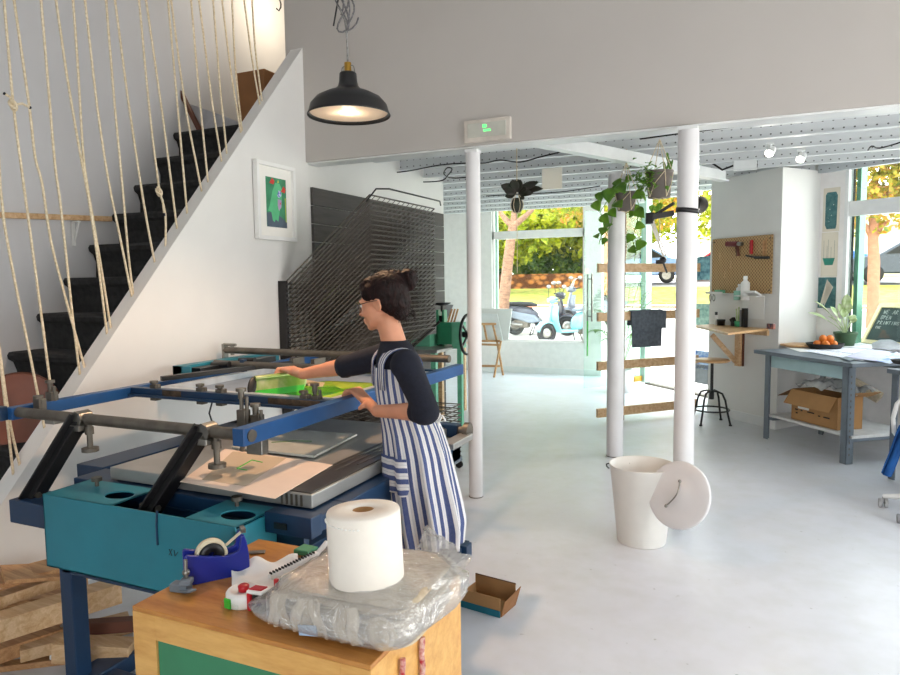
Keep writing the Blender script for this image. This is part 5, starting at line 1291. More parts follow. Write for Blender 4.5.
tag(obj('scissor_handles', MB().tube([pg(-.90+.018*cos(a),1.33+.035*sin(a),.08) for a in [2*pi*i/14 for i in range(14)]], .005, 6, closed=True).tube([pg(-.84+.018*cos(a),1.33+.035*sin(a),.08) for a in [2*pi*i/14 for i in range(14)]], .005, 6, closed=True).cyl(pg(-.90,1.36,.08),pg(-.86,1.40,.08),.005).cyl(pg(-.84,1.36,.08),pg(-.87,1.40,.08),.005), M['steel']), 'steel scissors hanging below the left white pegboard tray', 'scissors')
tag(obj('green_sponge', plate(MB(), -.82,-.72,1.384,1.42,.03,.09), mat('pale_green_plastic', (120,190,150), .5)), 'pale green block lying in the left pegboard tray', 'sponge')
sh = thing('calculator_shelf', 'white shelf at the lower right of the pegboard', 'shelf', pg(-.3,1.36,.06))
obj('shelf_plate', plate(MB(), -.47,-.17,1.355,1.365,.02,.14), M['white'], sh); obj('apron_sheet', plate(MB(), -.47,-.17,1.12,1.355,.02,.024), M['white'], sh)
c_ = pg(-.27,1.388,.08); tag(obj('card_reader', MB().obox(c_, (.15,.10,.022), PD, V((0,0,1))+PN*-.5), M['white'], bevel=.004), 'white card reader propped on the right pegboard shelf', 'card reader')
def bottle(px, py0, py1, r_, o, mm, lab, cat='bottle', name='bottle', capm='white'):
    a_ = pgo(px, py1, o); b_ = pgo(px, py0, o); h_ = b_.z-a_.z
    t = thing(name, lab, cat, a_); obj('body', MB().lathe([(.001,0),(r_,0),(r_,h_*.72),(r_*.45,h_*.82),(r_*.4,h_*.88),(.001,h_*.88)], a_, 20), M[mm] if isinstance(mm, str) else mm, t)
    obj('cap', MB().cyl(a_+V((0,0,h_*.86)), a_+V((0,0,h_)), r_*.5), M[capm], t); return t
gp_ = mat('green_cup', (60,160,110), .5)
sc2 = thing('bottle_holder', 'small green cup holder fixed to the lower edge of the pegboard', 'holder', pgo(740,299,.06))
obj('cup', MB().lathe([(.001,0),(.05,0),(.05,.10),(.045,.10),(.045,.01),(.001,.01)], pgo(738.5,300,.07), 20), mat('translucent_green', (150,200,180), .4), sc2)
bottle(745,276,300,.045,.07,'white','tall white spray bottle standing below the pegboard')
bottle(739,284,299,.03,.07,'whitefab','slim white bottle left of the tall spray bottle')
# folding shelf table
tz = 1.03
tb3 = thing('wall_table', 'fold-down birch wall table on a diagonal wooden bracket under the pegboard', 'table', pg(-.4,1.0,.2))
T_ = [OZ(776,328,tz), OZ(728,333,tz), OZ(693,325,tz), OZ(706,320.5,tz)]
T_[0] = pg((T_[0]-C1).dot(PD), tz, .004); e_ = pg(-.93, tz, .004)
obj('table_top', MB().prism([q-V((0,0,.022)) for q in (T_[0], e_, T_[2], T_[1])], (0,0,.022)), M['birch'], tb3, bevel=.002)
obj('wall_batten', plate(MB(), -.90,-.12,.955,1.007,.0,.03), M['palepine'], tb3)
bt = (PXY(741,345)-C1).dot(PD)
obj('upright', plate(MB(), bt-.04,bt+.035,.60,.955,.0,.05), M['palepine'], tb3, bevel=.002)
obj('hinge_strip', plate(MB(), bt+.036,bt+.05,.60,.955,.0,.02), M['darkwood'], tb3)
obj('brace', MB().bar(OP(712,335,C1+PN*.30,PN), pg(bt-.03,.64,.035), .03,.05), M['palepine'], tb3, bevel=.002)
def onT(px, py): p = PXY(px, py, .07); p.z = tz; return p
def tub(px, py, r_, h_, mm, lab, name, cat):
    p = onT(px, py); return tag(obj(name, MB().lathe([(.001,0),(r_,0),(r_*1.05,h_*.7),(r_*1.1,h_*.72),(r_*1.1,h_),(.001,h_)], p, 24), M[mm]), lab, cat)
tub(721,324,.04,.065,'black','squat black ink tub on the wall table','ink_tub','tub')
p = onT(716,324); t = thing('small_bottle', 'small white bottle with a black cap left of the ink tub', 'bottle', p)
obj('body', MB().cyl(p, p+V((0,0,.11)), .018), M['white'], t); obj('cap', MB().cyl(p+V((0,0,.11)), p+V((0,0,.145)), .015), M['black'], t)
p = onT(738.5,325.5); t = thing('marker_cup', 'green cup of pale markers on the wall table', 'cup', p)
obj('cup', MB().lathe([(.001,0),(.04,0),(.042,.06),(.038,.06),(.036,.01),(.001,.01)], p, 20), gp_, t)
for i, (dx, dy, h_) in enumerate(((-.015,0,.19),(.012,.01,.17),(.0,-.012,.21),(.018,-.01,.16))): obj('marker', MB().cyl(p+V((dx,dy,.01)), p+V((dx*1.6,dy*1.6,h_)), .007), M['white' if i % 2 else 'leafpale'], t)
p = onT(744.5,325.5); tag(obj('black_box', MB().obox(p+V((0,0,.10)), (.04,.05,.20), PD), M['blackmatte'], bevel=.002), 'tall narrow black box beside the marker cup', 'box')
p = onT(741.5,326); tag(obj('grey_box', MB().obox(p+V((0,.0,.09)), (.022,.04,.18), PD), M['grey']), 'slim grey box squeezed between the marker cup and the black box', 'box')
p = onT(733,324); tag(obj('camera_mount', MB().obox(p+V((0,0,.06)), (.05,.04,.06), PD+V((0,0,.6))).cyl(p, p+V((0,0,.04)), .025), M['black'], bevel=.004), 'small black tilted gadget standing behind the green marker cup', 'gadget')
p = onT(771,325.5); tag(obj('ink_box', MB().obox(p+V((0,0,.028)), (.085,.03,.055), PD), [mat('striped_box', (60,60,80), .6, c2=(180,110,90), scale=24)], bevel=.002), 'small dark patterned box at the right end of the wall table', 'box')
# ================= STOOL =================
sc3 = V((-.375,7.62,0)); sz = .655
sc3 = OZ(711,423,0); sz = OY(711,359,sc3.y).z
stl = thing('swivel_stool', 'round wooden swivel stool on black bent-steel legs under the wall table', 'stool', sc3)
obj('seat', MB().lathe([(.001,0),(.165,0),(.18,.008),(.182,.018),(.175,.026),(.001,.028)], sc3+V((0,0,sz-.028)), 40), M['birch'], stl)
obj('spindle', MB().cyl(sc3+V((0,0,.26)), sc3+V((0,0,sz-.03)), .016).cyl(sc3+V((0,0,.26)), sc3+V((0,0,.36)), .026), M['black'], stl)
for k in range(4):
    a_ = pi/4+pi/2*k+.35; d_ = V((cos(a_), sin(a_), 0))
    obj('leg', MB().tube([sc3+V((0,0,.345)), sc3+d_*.06+V((0,0,.35)), sc3+d_*.12+V((0,0,.33)), sc3+d_*.155+V((0,0,.26)), sc3+d_*.185+V((0,0,.12)), sc3+d_*.215+V((0,0,.012))], .011, 8), M['black'], stl)
    obj('foot_pad', MB().cyl(sc3+d_*.215, sc3+d_*.215+V((0,0,.014)), .017), M['black'], stl)
obj('foot_ring', MB().tube([sc3+V((.18*cos(a), .18*sin(a), .15)) for a in [2*pi*i/32 for i in range(32)]], .009, 8, closed=True), M['black'], stl)
# ================= WORKBENCHES =================
F1 = V((.14,7.163,0)); F2 = V((.757,6.36,0)); BD = (F2-F1).normalized(); BN = V((-BD.y, BD.x, 0))
if BN.x < 0: BN = -BN
TH = .85
def bp3(t, z, s_): return F1+BD*t+BN*s_+V((0,0,z))
def bbox(mb, t0, t1, z0, z1, s0, s1): 
    return mb.add([bp3(t,z,s_) for z in (z0,z1) for t, s_ in ((t0,s0),(t1,s0),(t1,s1),(t0,s1))], [(0,3,2,1),(4,5,6,7),(0,1,5,4),(1,2,6,5),(2,3,7,6),(3,0,4,7)])
LB = (F2-F1).length; SW = .68
def bench(name, lab, o0=0.0, w=LB, sw=SW, panel=True):
    t = thing(name, lab, 'workbench', bp3(o0+w/2,0,sw/2))
    obj('table_top', bbox(MB(), o0-.13 if o0 == 0 else o0-.02, o0+w+.05, TH-.035, TH, -.05, sw+.06), M['greysteel'], t, bevel=.003)
    for tt in (o0, o0+w-.05):
        for ss_ in (0, sw-.05):
            lg = bbox(MB(), tt, tt+.055, 0, TH-.035, ss_-.02, ss_-.012); bbox(lg, tt, tt+.008, 0, TH-.035, ss_-.02, ss_+.04)
            if tt > o0: lg = bbox(MB(), tt-.03, tt+.035, 0, TH-.035, ss_-.02, ss_-.012); bbox(lg, tt+.027, tt+.035, 0, TH-.035, ss_-.02, ss_+.05)
            if ss_ == 0:
                lg.m = 1
                for i in range(14): lg.obox(bp3(tt+(.009 if tt == o0 else .036), .08+.05*i, .01), (.003,.008,.018), BD)
            obj('leg', lg, [M['greysteel'], M['dullsteel']], t)
    if panel: obj('drawer_front', bbox(MB(), o0+.06, o0+w-.04, TH-.15, TH-.045, .0, .02), mat('pale_blue_panel', (168,196,200), .35, var=.02), t)
    obj('side_rail', bbox(MB(), o0+.02, o0+w-.02, TH-.10, TH-.035, sw-.02, sw), M['greysteel'], t)
    sh_ = bbox(MB(), o0+.02, o0+w-.0, .215, .24, .02, sw-.02); obj('shelf', sh_, mat('scuffed_white_shelf', (222,222,220), .5, var=.05), t, bevel=.002)
    br = bbox(MB(), o0+.05, o0+.10, .19, .215, -.0, .10); bbox(br, o0+w-.05, o0+w, .19, .215, 0, sw-.04); obj('shelf_bracket', br, M['greysteel'], t)
    return t
bench('workbench', 'grey steel workbench near the pegboard wall, covered with printed sheets')
F3 = OZ(892,478,0); o3 = (F3-F1).dot(BD); s3 = (F3-F1).dot(BN)
bench('workbench', 'grey steel workbench cut by the right edge, behind the blue towel', o3, 1.0, SW, False)
# cardboard box on the shelf
def bz(px, py, s_=.06): return OP(px, py, F1+BN*s_, BN)
a_ = bz(791,424); b_ = bz(837,433); tt0 = (a_-F1).dot(BD); tt1 = (b_-F1).dot(BD); zt2 = bz(791,398).z
cbx = thing('cardboard_carton', 'open cardboard carton on the lower shelf of the workbench', 'box', bp3((tt0+tt1)/2,.24,.2))
zc = .242; zt2 = .52
bx2 = MB()
for (q0, q1, s0, s1) in ((tt0,tt1,.06,.065),(tt0,tt1,.31,.315),(tt0,tt0+.005,.065,.31),(tt1-.005,tt1,.065,.31)): bbox(bx2, q0,q1,zc,zt2,s0,s1)
bbox(bx2, tt0,tt1,zc,zc+.005,.06,.315); obj('carton', bx2, M['cardboard'], cbx)
obj('front_flap', MB().prism([bp3(tt0,zt2,.058), bp3(tt1-.01,zt2,.058), bp3(tt1-.03,zt2-.13,.0), bp3(tt0-.03,zt2-.13,.0)], -BN*.004), M['cardboard'], cbx)
obj('side_flap', MB().prism([bp3(tt0,zt2,.07), bp3(tt0,zt2,.40), bp3(tt0-.22,zt2-.10,.38), bp3(tt0-.22,zt2-.10,.09)], (0,0,.004)), M['cardboardd'], cbx)
obj('end_flap', MB().prism([bp3(tt1,zt2,.07), bp3(tt1,zt2,.40), bp3(tt1+.10,zt2+.05,.40), bp3(tt1+.10,zt2+.05,.07)], (0,0,.004)), M['cardboard'], cbx)
obj('label', bbox(MB(), tt0+.09,tt0+.22,zt2-.165,zt2-.135,.052,.058), M['paper'], cbx)
pm_ = MB()
for i, (u, l_) in enumerate(((.05,.04),(.12,.03),(.20,.09),(.33,.03),(.39,.08),(.06,.03))):
    z = zt2-.185-.02*(i == 5)-.012*(i > 2); 
    for k in range(int(l_/.012)): bbox(pm_, tt0+u+k*.012, tt0+u+k*.012+.008, z, z+.011, .056, .0595)
obj('printed_text', pm_, M['blackmatte'], cbx)
# plastic film spilling out of the carton
def film(u, v):
    p = bp3(tt0+.02+(tt1-tt0+.05)*u, zt2+.005, .08+.32*v); n_ = noise.noise(V((u*5,v*5,2))); p.z += .05+.07*sin(pi*u)*sin(pi*v)+.05*n_+.02*noise.noise(V((u*14,v*14,7))); return p
tag(obj('bubble_wrap', MB().grid(film, 40, 30, .001), plastic(.6)), 'clear crumpled plastic film filling the cardboard carton', 'plastic film')
rw = OP(856,387,F1+BN*.3,BN); pr = (F2-F1)
q = OZ(868,398,.48); 
r0_, r1_ = AD(853,383,6.35), AD(880,398,6.2)
tag(obj('paper_roll_tube', MB().tube([r0_, r1_], .055, 20).tube([r0_-(r1_-r0_)*.01, r1_+(r1_-r0_)*.02], .03, 16), M['canvas']), 'beige rolled sheet slanting out beside the carton under the bench', 'paper roll')
# items on the bench
def bt_(px, py): return OZ(px, py, TH)
rb2 = bt_(799,347); tag(obj('round_board', MB().lathe([(.001,.0),(.17,0),(.178,.006),(.178,.014),(.17,.02),(.001,.02)], rb2+V((0,0,.012)), 40), M['birch']), 'round pale wooden board at the left end of the workbench', 'board')
def sheet(name, pts, mm, lab, z, cat='print', th=.002):
    return tag(obj(name, MB().prism([OZ(x, y, TH+z) for x, y in pts], (0,0,th)), mm), lab, cat)
def printed():
    n = NT('blue_printed_sheet'); nz = n.node('ShaderNodeTexNoise', Scale=34.0, Detail=3.0); n.l(n.map((1,4,1),(0,0,.5)), nz.inputs['Vector'])
    return n.set(n.mix(n.ramp(nz.outputs[0], [(.55,(0,0,0,1)),(.62,(.8,.8,.8,1))]), lin((238,238,242)), lin((90,120,190))), .7)
sheet('white_sheet', ((785,347),(820,345),(832,353),(800,352)), M['paper'], 'plain white sheet peeking out beneath the round board', .003)
sheet('large_print', ((803,351),(846,344),(898,350),(862,361)), printed(), 'large white sheet with blue printed pattern on the workbench', .006)
sheet('large_print', ((818,349),(860,343),(899,347),(870,356)), printed(), 'second blue-patterned sheet overlapping the first towards the back', .010)
sheet('lilac_sheet', ((846,357),(870,349),(896,354),(880,362)), mat('lilac_paper', (206,204,232), .7), 'pale lilac sheet near the right end of the first workbench', .014)
sheet('clear_folder', ((841,358),(868,349),(875,352),(850,361)), mat('grey_folder', (150,156,170), .3), 'grey edged folder lying under the lilac sheet', .012, 'folder')
sheet('blue_card', ((876,361),(897,352),(905,358),(890,364)), mat('blue_lines', (90,140,215), .6, c2=(235,235,240), scale=12), 'bright blue and white card at the right edge of the benches', .016, 'card')
cp_ = OZ(899,366,TH); tag(obj('black_dish', MB().lathe([(.001,0),(.07,0),(.09,.03),(.08,.03),(.06,.01),(.001,.01)], cp_+V((.03,0,.02)), 24), M['blackmatte']), 'black dish on the second bench at the right edge', 'dish')
# plant pot, fruit tray and chalkboard on the deep sill
def sill(px, py, z=.872): return OZ(px, py, z)
pc2 = wg(.30,.872,.17); pc2 = sill(845,338)
pc2 = OZ(845,347,.853); 
pp = thing('potted_plant', 'variegated leafy plant in a dull green pot beside the right window', 'plant', pc2)
obj('pot', MB().lathe([(.001,0),(.075,0),(.10,.125),(.108,.125),(.108,.15),(.098,.15),(.09,.12),(.001,.12)], pc2, 32), M['potgreen'], pp)
lm = MB(); b_ = pc2+V((0,0,.12)); dd_ = (pc2-CP).length
for px, py, W_ in ((812,301,.055),(806,314,.06),(847,292,.06),(856,316,.05),(858,320,.05),(828,306,.05),(838,302,.045),(835,320,.05),(850,300,.05),(826,318,.045),(842,308,.05)):
    tip = AD(px, py, (pc2-CP).dot(CF)+random.uniform(-.12,.08)); mid_ = b_.lerp(tip,.45)+V((0,0,.05))
    lm.tube([b_, b_.lerp(mid_,.5)+V((0,0,.015)), mid_], .004, 6); d_ = tip-mid_; leafmesh(lm, mid_, d_+V((0,0,.05)), (0,-.3,1), d_.length, W_*1.5, .12)
solid(obj('leaves', lm, M['leafpale'], pp))
oc = bp3(.06,TH+.003,.60); print('TRAY', oc, (pc2-F1).dot(BD), (pc2-F1).dot(BN)); 
tr3 = thing('fruit_tray', 'black tray at the back corner of the workbench under the oranges', 'tray', oc)
obj('tray', MB().lathe([(.001,0),(.13,0),(.17,.055),(.16,.055),(.125,.012),(.001,.012)], oc, 32), M['blackmatte'], tr3)
for i, (dx, dy, dz) in enumerate(((-.07,-.03,.05),(0,-.055,.05),(.07,-.02,.05),(-.035,.04,.05),(.045,.05,.05),(-.02,-.01,.10),(.04,0,.10))):
    o = tag(obj('orange', MB().ball(oc+V((dx,dy,dz)), .036, 10), M['orange']), 'orange in the black tray at the back of the workbench', 'orange', 'oranges in the black tray')
# chalkboard
CBn = (WN*-1); A0 = AD(861,343,7.05); A1 = AD(871,305,7.18)
A2 = AD(906,309,6.75); ex = (A2-A1); ex.z = 0; ex.normalize(); up_ = (A1-A0).normalized(); up_ = (up_-ex*up_.dot(ex)).normalized(); nn = ex.cross(up_); 
Hc = (A1-A0).length; Wc = .62; A0.z = TH+.004 if A0.z < TH else A0.z
cb3 = thing('chalkboard', 'chalkboard in a cream wooden frame leaning at the window, lettered in chalk', 'chalkboard', A0)
def cbp(u, v, o=0): return A0+ex*u+up_*v+nn*o
def cbar(mb, u0, u1, v0, v1, o0, o1): 
    return mb.add([cbp(u,v,o) for o in (o0,o1) for u, v in ((u0,v0),(u1,v0),(u1,v1),(u0,v1))], [(0,3,2,1),(4,5,6,7),(0,1,5,4),(1,2,6,5),(2,3,7,6),(3,0,4,7)])
fm = MB(); cbar(fm,0,.045,0,Hc,-.01,.02); cbar(fm,Wc-.045,Wc,0,Hc,-.01,.02); cbar(fm,.045,Wc-.045,Hc-.045,Hc,-.01,.02); cbar(fm,.045,Wc-.045,0,.04,-.01,.02)
obj('frame', fm, mat('cream_wood', (226,208,160), .5), cb3)
obj('board', cbar(MB(), .045,Wc-.045,.04,Hc-.045,-.008,.006), mat('blackboard', (46,66,64), .8, var=.1, scale=6), cb3)
GL = {'W':[((0,1),(.25,0)),((.25,0),(.5,.7)),((.5,.7),(.75,0)),((.75,0),(1,1))],'E':[((0,0),(0,1)),((0,1),(.8,1)),((0,.5),(.7,.5)),((0,0),(.8,0))],'A':[((0,0),(.5,1)),((.5,1),(1,0)),((.2,.4),(.8,.4))],'R':[((0,0),(0,1)),((0,1),(.8,.8)),((.8,.8),(0,.5)),((0,.5),(.9,0))],
 'P':[((0,0),(0,1)),((0,1),(.8,.8)),((.8,.8),(0,.5))],'I':[((.4,0),(.4,1))],'N':[((0,0),(0,1)),((0,1),(.8,0)),((.8,0),(.8,1))],'T':[((.4,0),(.4,1)),((0,1),(.8,1))],'G':[((.8,.9),(.1,.8)),((.1,.8),(.1,.1)),((.1,.1),(.8,.1)),((.8,.1),(.8,.5))],'S':[((.8,1),(0,.8)),((0,.8),(.8,.3)),((.8,.3),(0,0))],'O':[((.1,0),(.1,1)),((.1,1),(.8,1)),((.8,1),(.8,0)),((.8,0),(.1,0))],'L':[((0,0),(0,1)),((0,0),(.7,0))],'K':[((0,0),(0,1)),((.8,1),(0,.5)),((0,.5),(.8,0))],' ':[]}
tx = MB()
s_n = 1 if nn.dot(CP-A0) > 0 else -1; of = .0075 if s_n > 0 else -.0095
for row, (word, u_, v_, sz_) in enumerate((('WE AR',.095,Hc-.115,.045),('OPEN',.095,Hc-.175,.04),('PRINTING',.085,Hc-.235,.040),('INK',.085,Hc-.285,.03))):
    for ch_ in word:
        for (x0, y0), (x1, y1) in GL.get(ch_, []):
            tx.tube([cbp(u_+x0*sz_*.62, v_+y0*sz_, of), cbp(u_+x1*sz_*.62, v_+y1*sz_, of)], .0024, 5)
        u_ += sz_*.85
obj('chalk_lettering', tx, mat('chalk', (200,206,200), .95), cb3)
gcz = AD(893,345,6.7); gcz.z = TH+.02
def gcl(u, v): p = OZ(872+u*40, 351-v*12+u*3, TH); p.z = TH+.025+.11*sin(pi*min(1,u*1.2))*v+.012*noise.noise(V((u*6,v*5,2))); return p
tag(obj('grey_cloth', MB().grid(gcl, 18, 10, .003), mat('grey_knit', (150,150,152), .95, bump=.3)), 'crumpled grey cloth in front of the chalkboard', 'cloth')
# posters on the wall between nib and window
def poster(name, t0, t1, z0, z1, bgm, lab, shapes):
    mb = MB(); mb.m = 0; wbx(mb, t0, t1, z0, z1, .006, .001)
    for k, pts in enumerate(shapes):
        mb.m = pts[0]; mb.prism([wg(t0+(t1-t0)*u, z0+(z1-z0)*v, .0065) for u, v in pts[1:]], WN*.0008)
    return tag(obj(name, mb, bgm), lab, 'poster')
def wt(px, py): p = OP(px, py, C2, WN); return (p-C2).dot(WD), p.z
kr = mat('kraft_paper', (214,206,190), .9, var=.01); dt_ = mat('dark_teal_ink', (52,96,100), .8, c2=(80,120,120), scale=30); tg_ = mat('teal_ink', (44,128,110), .8); bl3 = mat('thin_ink', (110,120,110), .8)
ta, za = wt(822,190); tb4, zb = wt(837,234)
z1_ = wt(830,188)[1]; z2_ = wt(830,232)[1]; z3_ = wt(828,277)[1]; z4_ = wt(826,308)[1]
poster('poster', .035, .20, z2_+.004, z1_, [kr, dt_, M['paper']], 'kraft poster with a dark teal cut-corner shape, topmost of three by the window', [[1,(.15,.15),(.25,.06),(.80,.06),(.85,.16),(.88,.82),(.78,.90),(.25,.90),(.15,.84)]]+[[2,(u,v),(u+.05,v),(u+.05,v+.02),(u,v+.02)] for u, v in ((.3,.3),(.5,.36),(.4,.5),(.62,.6),(.35,.22))])
poster('poster', .03, .195, z3_+.004, z2_-.004, [kr, tg_, bl3], 'poster with a teal hanging bowl, middle of three by the window', [[1,(.1,.42),(.85,.42),(.72,.26),(.24,.26)]]+[[2,(u,.42),(u+.015,.42),(u+.015,.42+h_),(u,.42+h_)] for u, h_ in ((.15,.4),(.35,.28),(.42,.42),(.6,.25),(.8,.4))])
poster('poster', .01, .19, z4_, z3_-.004, [dt_, kr], 'teal poster with pale leaf strokes, lowest of three by the window', [[1,(.1+.12*k,.05),(.13+.12*k,.05),(.75+.05*k,.6+.04*k),(.5+.06*k,.95-.05*k)][:5] for k in range(3)])
# prints taped on the entrance glazing
def dposter(px0, px1, py0, py1, mm, lab):
    a_ = OP(px0, py1, HP-DN*.05, DN); b_ = OP(px1, py0, HP-DN*.05, DN); ta_ = (a_-HP).dot(DD); tb_ = (b_-HP).dot(DD)
    return tag(obj('glazing_print', dbox(MB(), ta_, tb_, a_.z, b_.z, -.055, -.05), mm), lab, 'poster')
dposter(694,712,256,280,mat('dark_teal_print',(40,84,104),.7,c2=(130,170,180),scale=14),'dark teal leaf print on the glass right of the thick column')
dposter(694,712,304,325,mat('pale_green_print',(190,214,200),.7,c2=(110,150,140),scale=16),'pale green patterned print on the glass below the dark teal one')
dposter(695,711,352,368,mat('blue_tile_print',(190,206,226),.7,c2=(90,120,190),scale=20),'blue tile-patterned print low on the glass behind the stool')
dposter(693,712,366,382,M['grey'],'grey panel at the foot of the glazing behind the stool')
# ================= SPOT LIGHTS AND ELECTRICAL BOX =================
def spot(px, py, lab, P_=25):
    p = OZ(px, py, 2.58); t = thing('spotlight', lab, 'spotlight', p); d_ = V((-.3,-.75,-.6)).normalized()
    obj('stem', MB().cyl(p+V((0,0,.03)), V((p.x,p.y,2.66)), .01).box(p+V((-.03,-.03,.06)), p+V((.03,.03,.075))), M['paint'], t)
    obj('head', MB().lathe([(.001,-.06),(.034,-.05),(.036,.03),(.033,.03),(.03,-.0),(.001,-.0)], p, 24, d_), M['paint'], t)
    obj('lamp_face', MB().cyl(p+d_*.012, p+d_*.022, .029, n=24), emit('spot_bulb', (255,246,230), 40), t)
    l = bpy.data.lights.new('spot', 'SPOT'); l.energy = P_; l.color = (1,.93,.84); l.spot_size = radians(110); l.spot_blend = .8; l.shadow_soft_size = .04
    o = bpy.data.objects.new('spot', l); COL.objects.link(o); o.location = p+d_*.04; o.rotation_euler = d_.to_track_quat('-Z','Y').to_euler()
spot(770,152,'lit white ceiling spotlight over the pegboard nib, the left of two'); spot(801,158,'lit white ceiling spotlight nearest the right window')
ps_ = OZ(359,172,2.56); t = thing('spotlight', 'unlit white ceiling spotlight above the top of the drying rack', 'spotlight', ps_)
obj('stem', MB().cyl(ps_+V((0,0,.02)), V((ps_.x,ps_.y,2.66)), .009), M['paint'], t); obj('head', MB().cyl(ps_+V((0,0,.03)), ps_+V((.02,-.04,-.04)), .03, n=20), M['paint'], t); obj('lens', MB().cyl(ps_+V((.02,-.04,-.04)), ps_+V((.021,-.042,-.043)), .026, n=20), M['grey'], t)
eb = OZ(745,170,2.56); t = thing('junction_box', 'white junction box with dark knockouts between the joists above the nib wall', 'electrical box', eb)
obj('housing', MB().box(eb+V((-.10,-.05,-.0)), eb+V((.10,.05,.085))), M['paint'], t, bevel=.004)
for k in range(3): obj('knockout', MB().cyl(eb+V((.101,-.02+.02*k-.02,.02+.025*k)), eb+V((.106,-.02+.02*k-.02,.02+.025*k)), .011), M['black'], t)
obj('cable', MB().tube([eb+V((-.10,0,.05)), eb+V((-.2,.02,.02)), eb+V((-.3,.05,.10)), eb+V((-.45,.05,.09))], .01, 8), M['black'], t)
# cables looped along the joists
def smooth(P, k=5):
    Q = []
    for i in range(len(P)-1):
        p0, p1, p2, p3 = P[max(i-1,0)], P[i], P[i+1], P[min(i+2,len(P)-1)]
        for j in range(k):
            t = j/k; Q.append(.5*((2*p1)+(p2-p0)*t+(2*p0-5*p1+4*p2-p3)*t*t+(3*p1-p0-3*p2+p3)*t*t*t))
    return Q+[P[-1]]
def cable(pts, z, lab):
    tag(obj('ceiling_cable', MB().tube(smooth([OZ(x, y, z) for x, y in pts]), .006, 8), M['blackmatte']), lab, 'cable')
cable([(310,180),(341,173),(342,166),(352,173),(400,172),(440,165),(470,163),(485,163),(500,160),(520,162),(540,157),(560,152)],2.62,'long black cable snaking under the nearest joists behind the left column')
cable([(393,175),(396,181),(410,182),(440,181),(448,175),(452,169),(447,168),(444,174),(452,178),(470,177)],2.60,'black cable with a small loop left of the left column')
cable([(486,196),(520,194),(560,192),(600,186)],2.62,'thin black cable under the far joists in front of the window head')
cable([(640,139),(700,131),(780,121),(860,112),(905,107)],2.60,'black cable running straight beneath the near joist at the right')
cable([(868,150),(872,146),(880,148),(905,141)],2.60,'short black cable over the right window')
# ================= WHITE BIN AND LID =================
bc2 = V((-.572,4.05,0)); bn = thing('waste_bin', 'tapered white metal bin standing in front of the thick column', 'bin', bc2)
obj('body', MB().lathe([(.001,.006),(.132,.006),(.138,0),(.140,.004),(.186,.452),(.190,.458),(.192,.462),(.190,.466),(.184,.464),(.135,.012),(.001,.012)], bc2, 64), mat('powder_coated_white', (224,221,214), .4, var=.01), bn)
for k in range(3): a_ = -2.2+k*.1; 
hl_ = V((bc2.x-.10, bc2.y+.155, .42)); obj('rivet', MB().ball(hl_, .006, 6), M['dullsteel'], bn)
obj('hinge_lug', MB().tube([bc2+V((-.19,-.02,.455)), bc2+V((-.205,-.03,.45)), bc2+V((-.20,-.04,.44)), bc2+V((-.186,-.045,.43))], .004, 6), M['black'], bn)
lcn = AD(678.5,495,3.74); ln = V((.10,-.93,.32)); ln = (CP-lcn).normalized()*.80+_r0*-.62+V((0,0,.12)); ln.normalize()
ld = thing('bin_lid', 'round white bin lid with a wire handle hung on the right of the bin', 'lid', lcn)
obj('lid_disc', MB().lathe([(.001,.014),(.06,.014),(.066,.010),(.12,.010),(.176,.006),(.185,.002),(.186,-.010),(.181,-.012),(.177,-.002),(.001,.004)], lcn, 64, ln), M['column'], ld)
side_ = ln.cross(V((0,0,1))).normalized(); upl = side_.cross(ln)
hd1, hd2 = upl*.075+side_*-.0, upl*-.075+side_*.055
hpts = [lcn+ln*.014+hd1.lerp(hd2, i/10)+ln*.022*sin(pi*i/10)+side_*-.035*sin(pi*i/10) for i in range(11)]
obj('handle', MB().tube(hpts, .0035, 8).ball(hpts[0], .009, 8).ball(hpts[-1], .009, 8), M['steel'], ld)
# ================= SMALL BOX ON THE FLOOR =================
q = [OZ(x, y, 0) for x, y in ((459,606),(500,618),(512,590),(470,577))]
u_ = (q[1]-q[0]).normalized(); v_ = V((-u_.y, u_.x, 0)); lw_ = (q[1]-q[0]).length
sbx = thing('open_carton', 'small open brown carton with a teal stripe lying on the floor', 'box', q[0])
def qb(a, b, c): return q[0]+u_*a+v_*b+V((0,0,c))
def qbox(mb, a0, a1, b0, b1, c0, c1): return mb.add([qb(a,b,c) for c in (c0,c1) for a, b in ((a0,b0),(a1,b0),(a1,b1),(a0,b1))], [(0,3,2,1),(4,5,6,7),(0,1,5,4),(1,2,6,5),(2,3,7,6),(3,0,4,7)])
mb = MB(); qbox(mb,0,lw_,0,.003,.03,.09); qbox(mb,0,lw_,.155,.158,0,.10); qbox(mb,0,lw_,.003,.155,0,.003); qbox(mb,0,.003,.003,.155,0,.06)
obj('carton', mb, M['cardboard'], sbx)
obj('teal_stripe', qbox(MB(),-.001,lw_+.001,-.002,.001,0,.032), mat('teal_card', (20,110,130), .7), sbx)
obj('end_flap', MB().prism([qb(lw_,.01,.0), qb(lw_,.15,0), qb(lw_+.03,.15,.10), qb(lw_+.012,.02,.07)], u_*.003), M['cardboardd'], sbx)
obj('dark_edge', qbox(MB(),0,lw_,.156,.160,.094,.104), M['darkwood'], sbx)
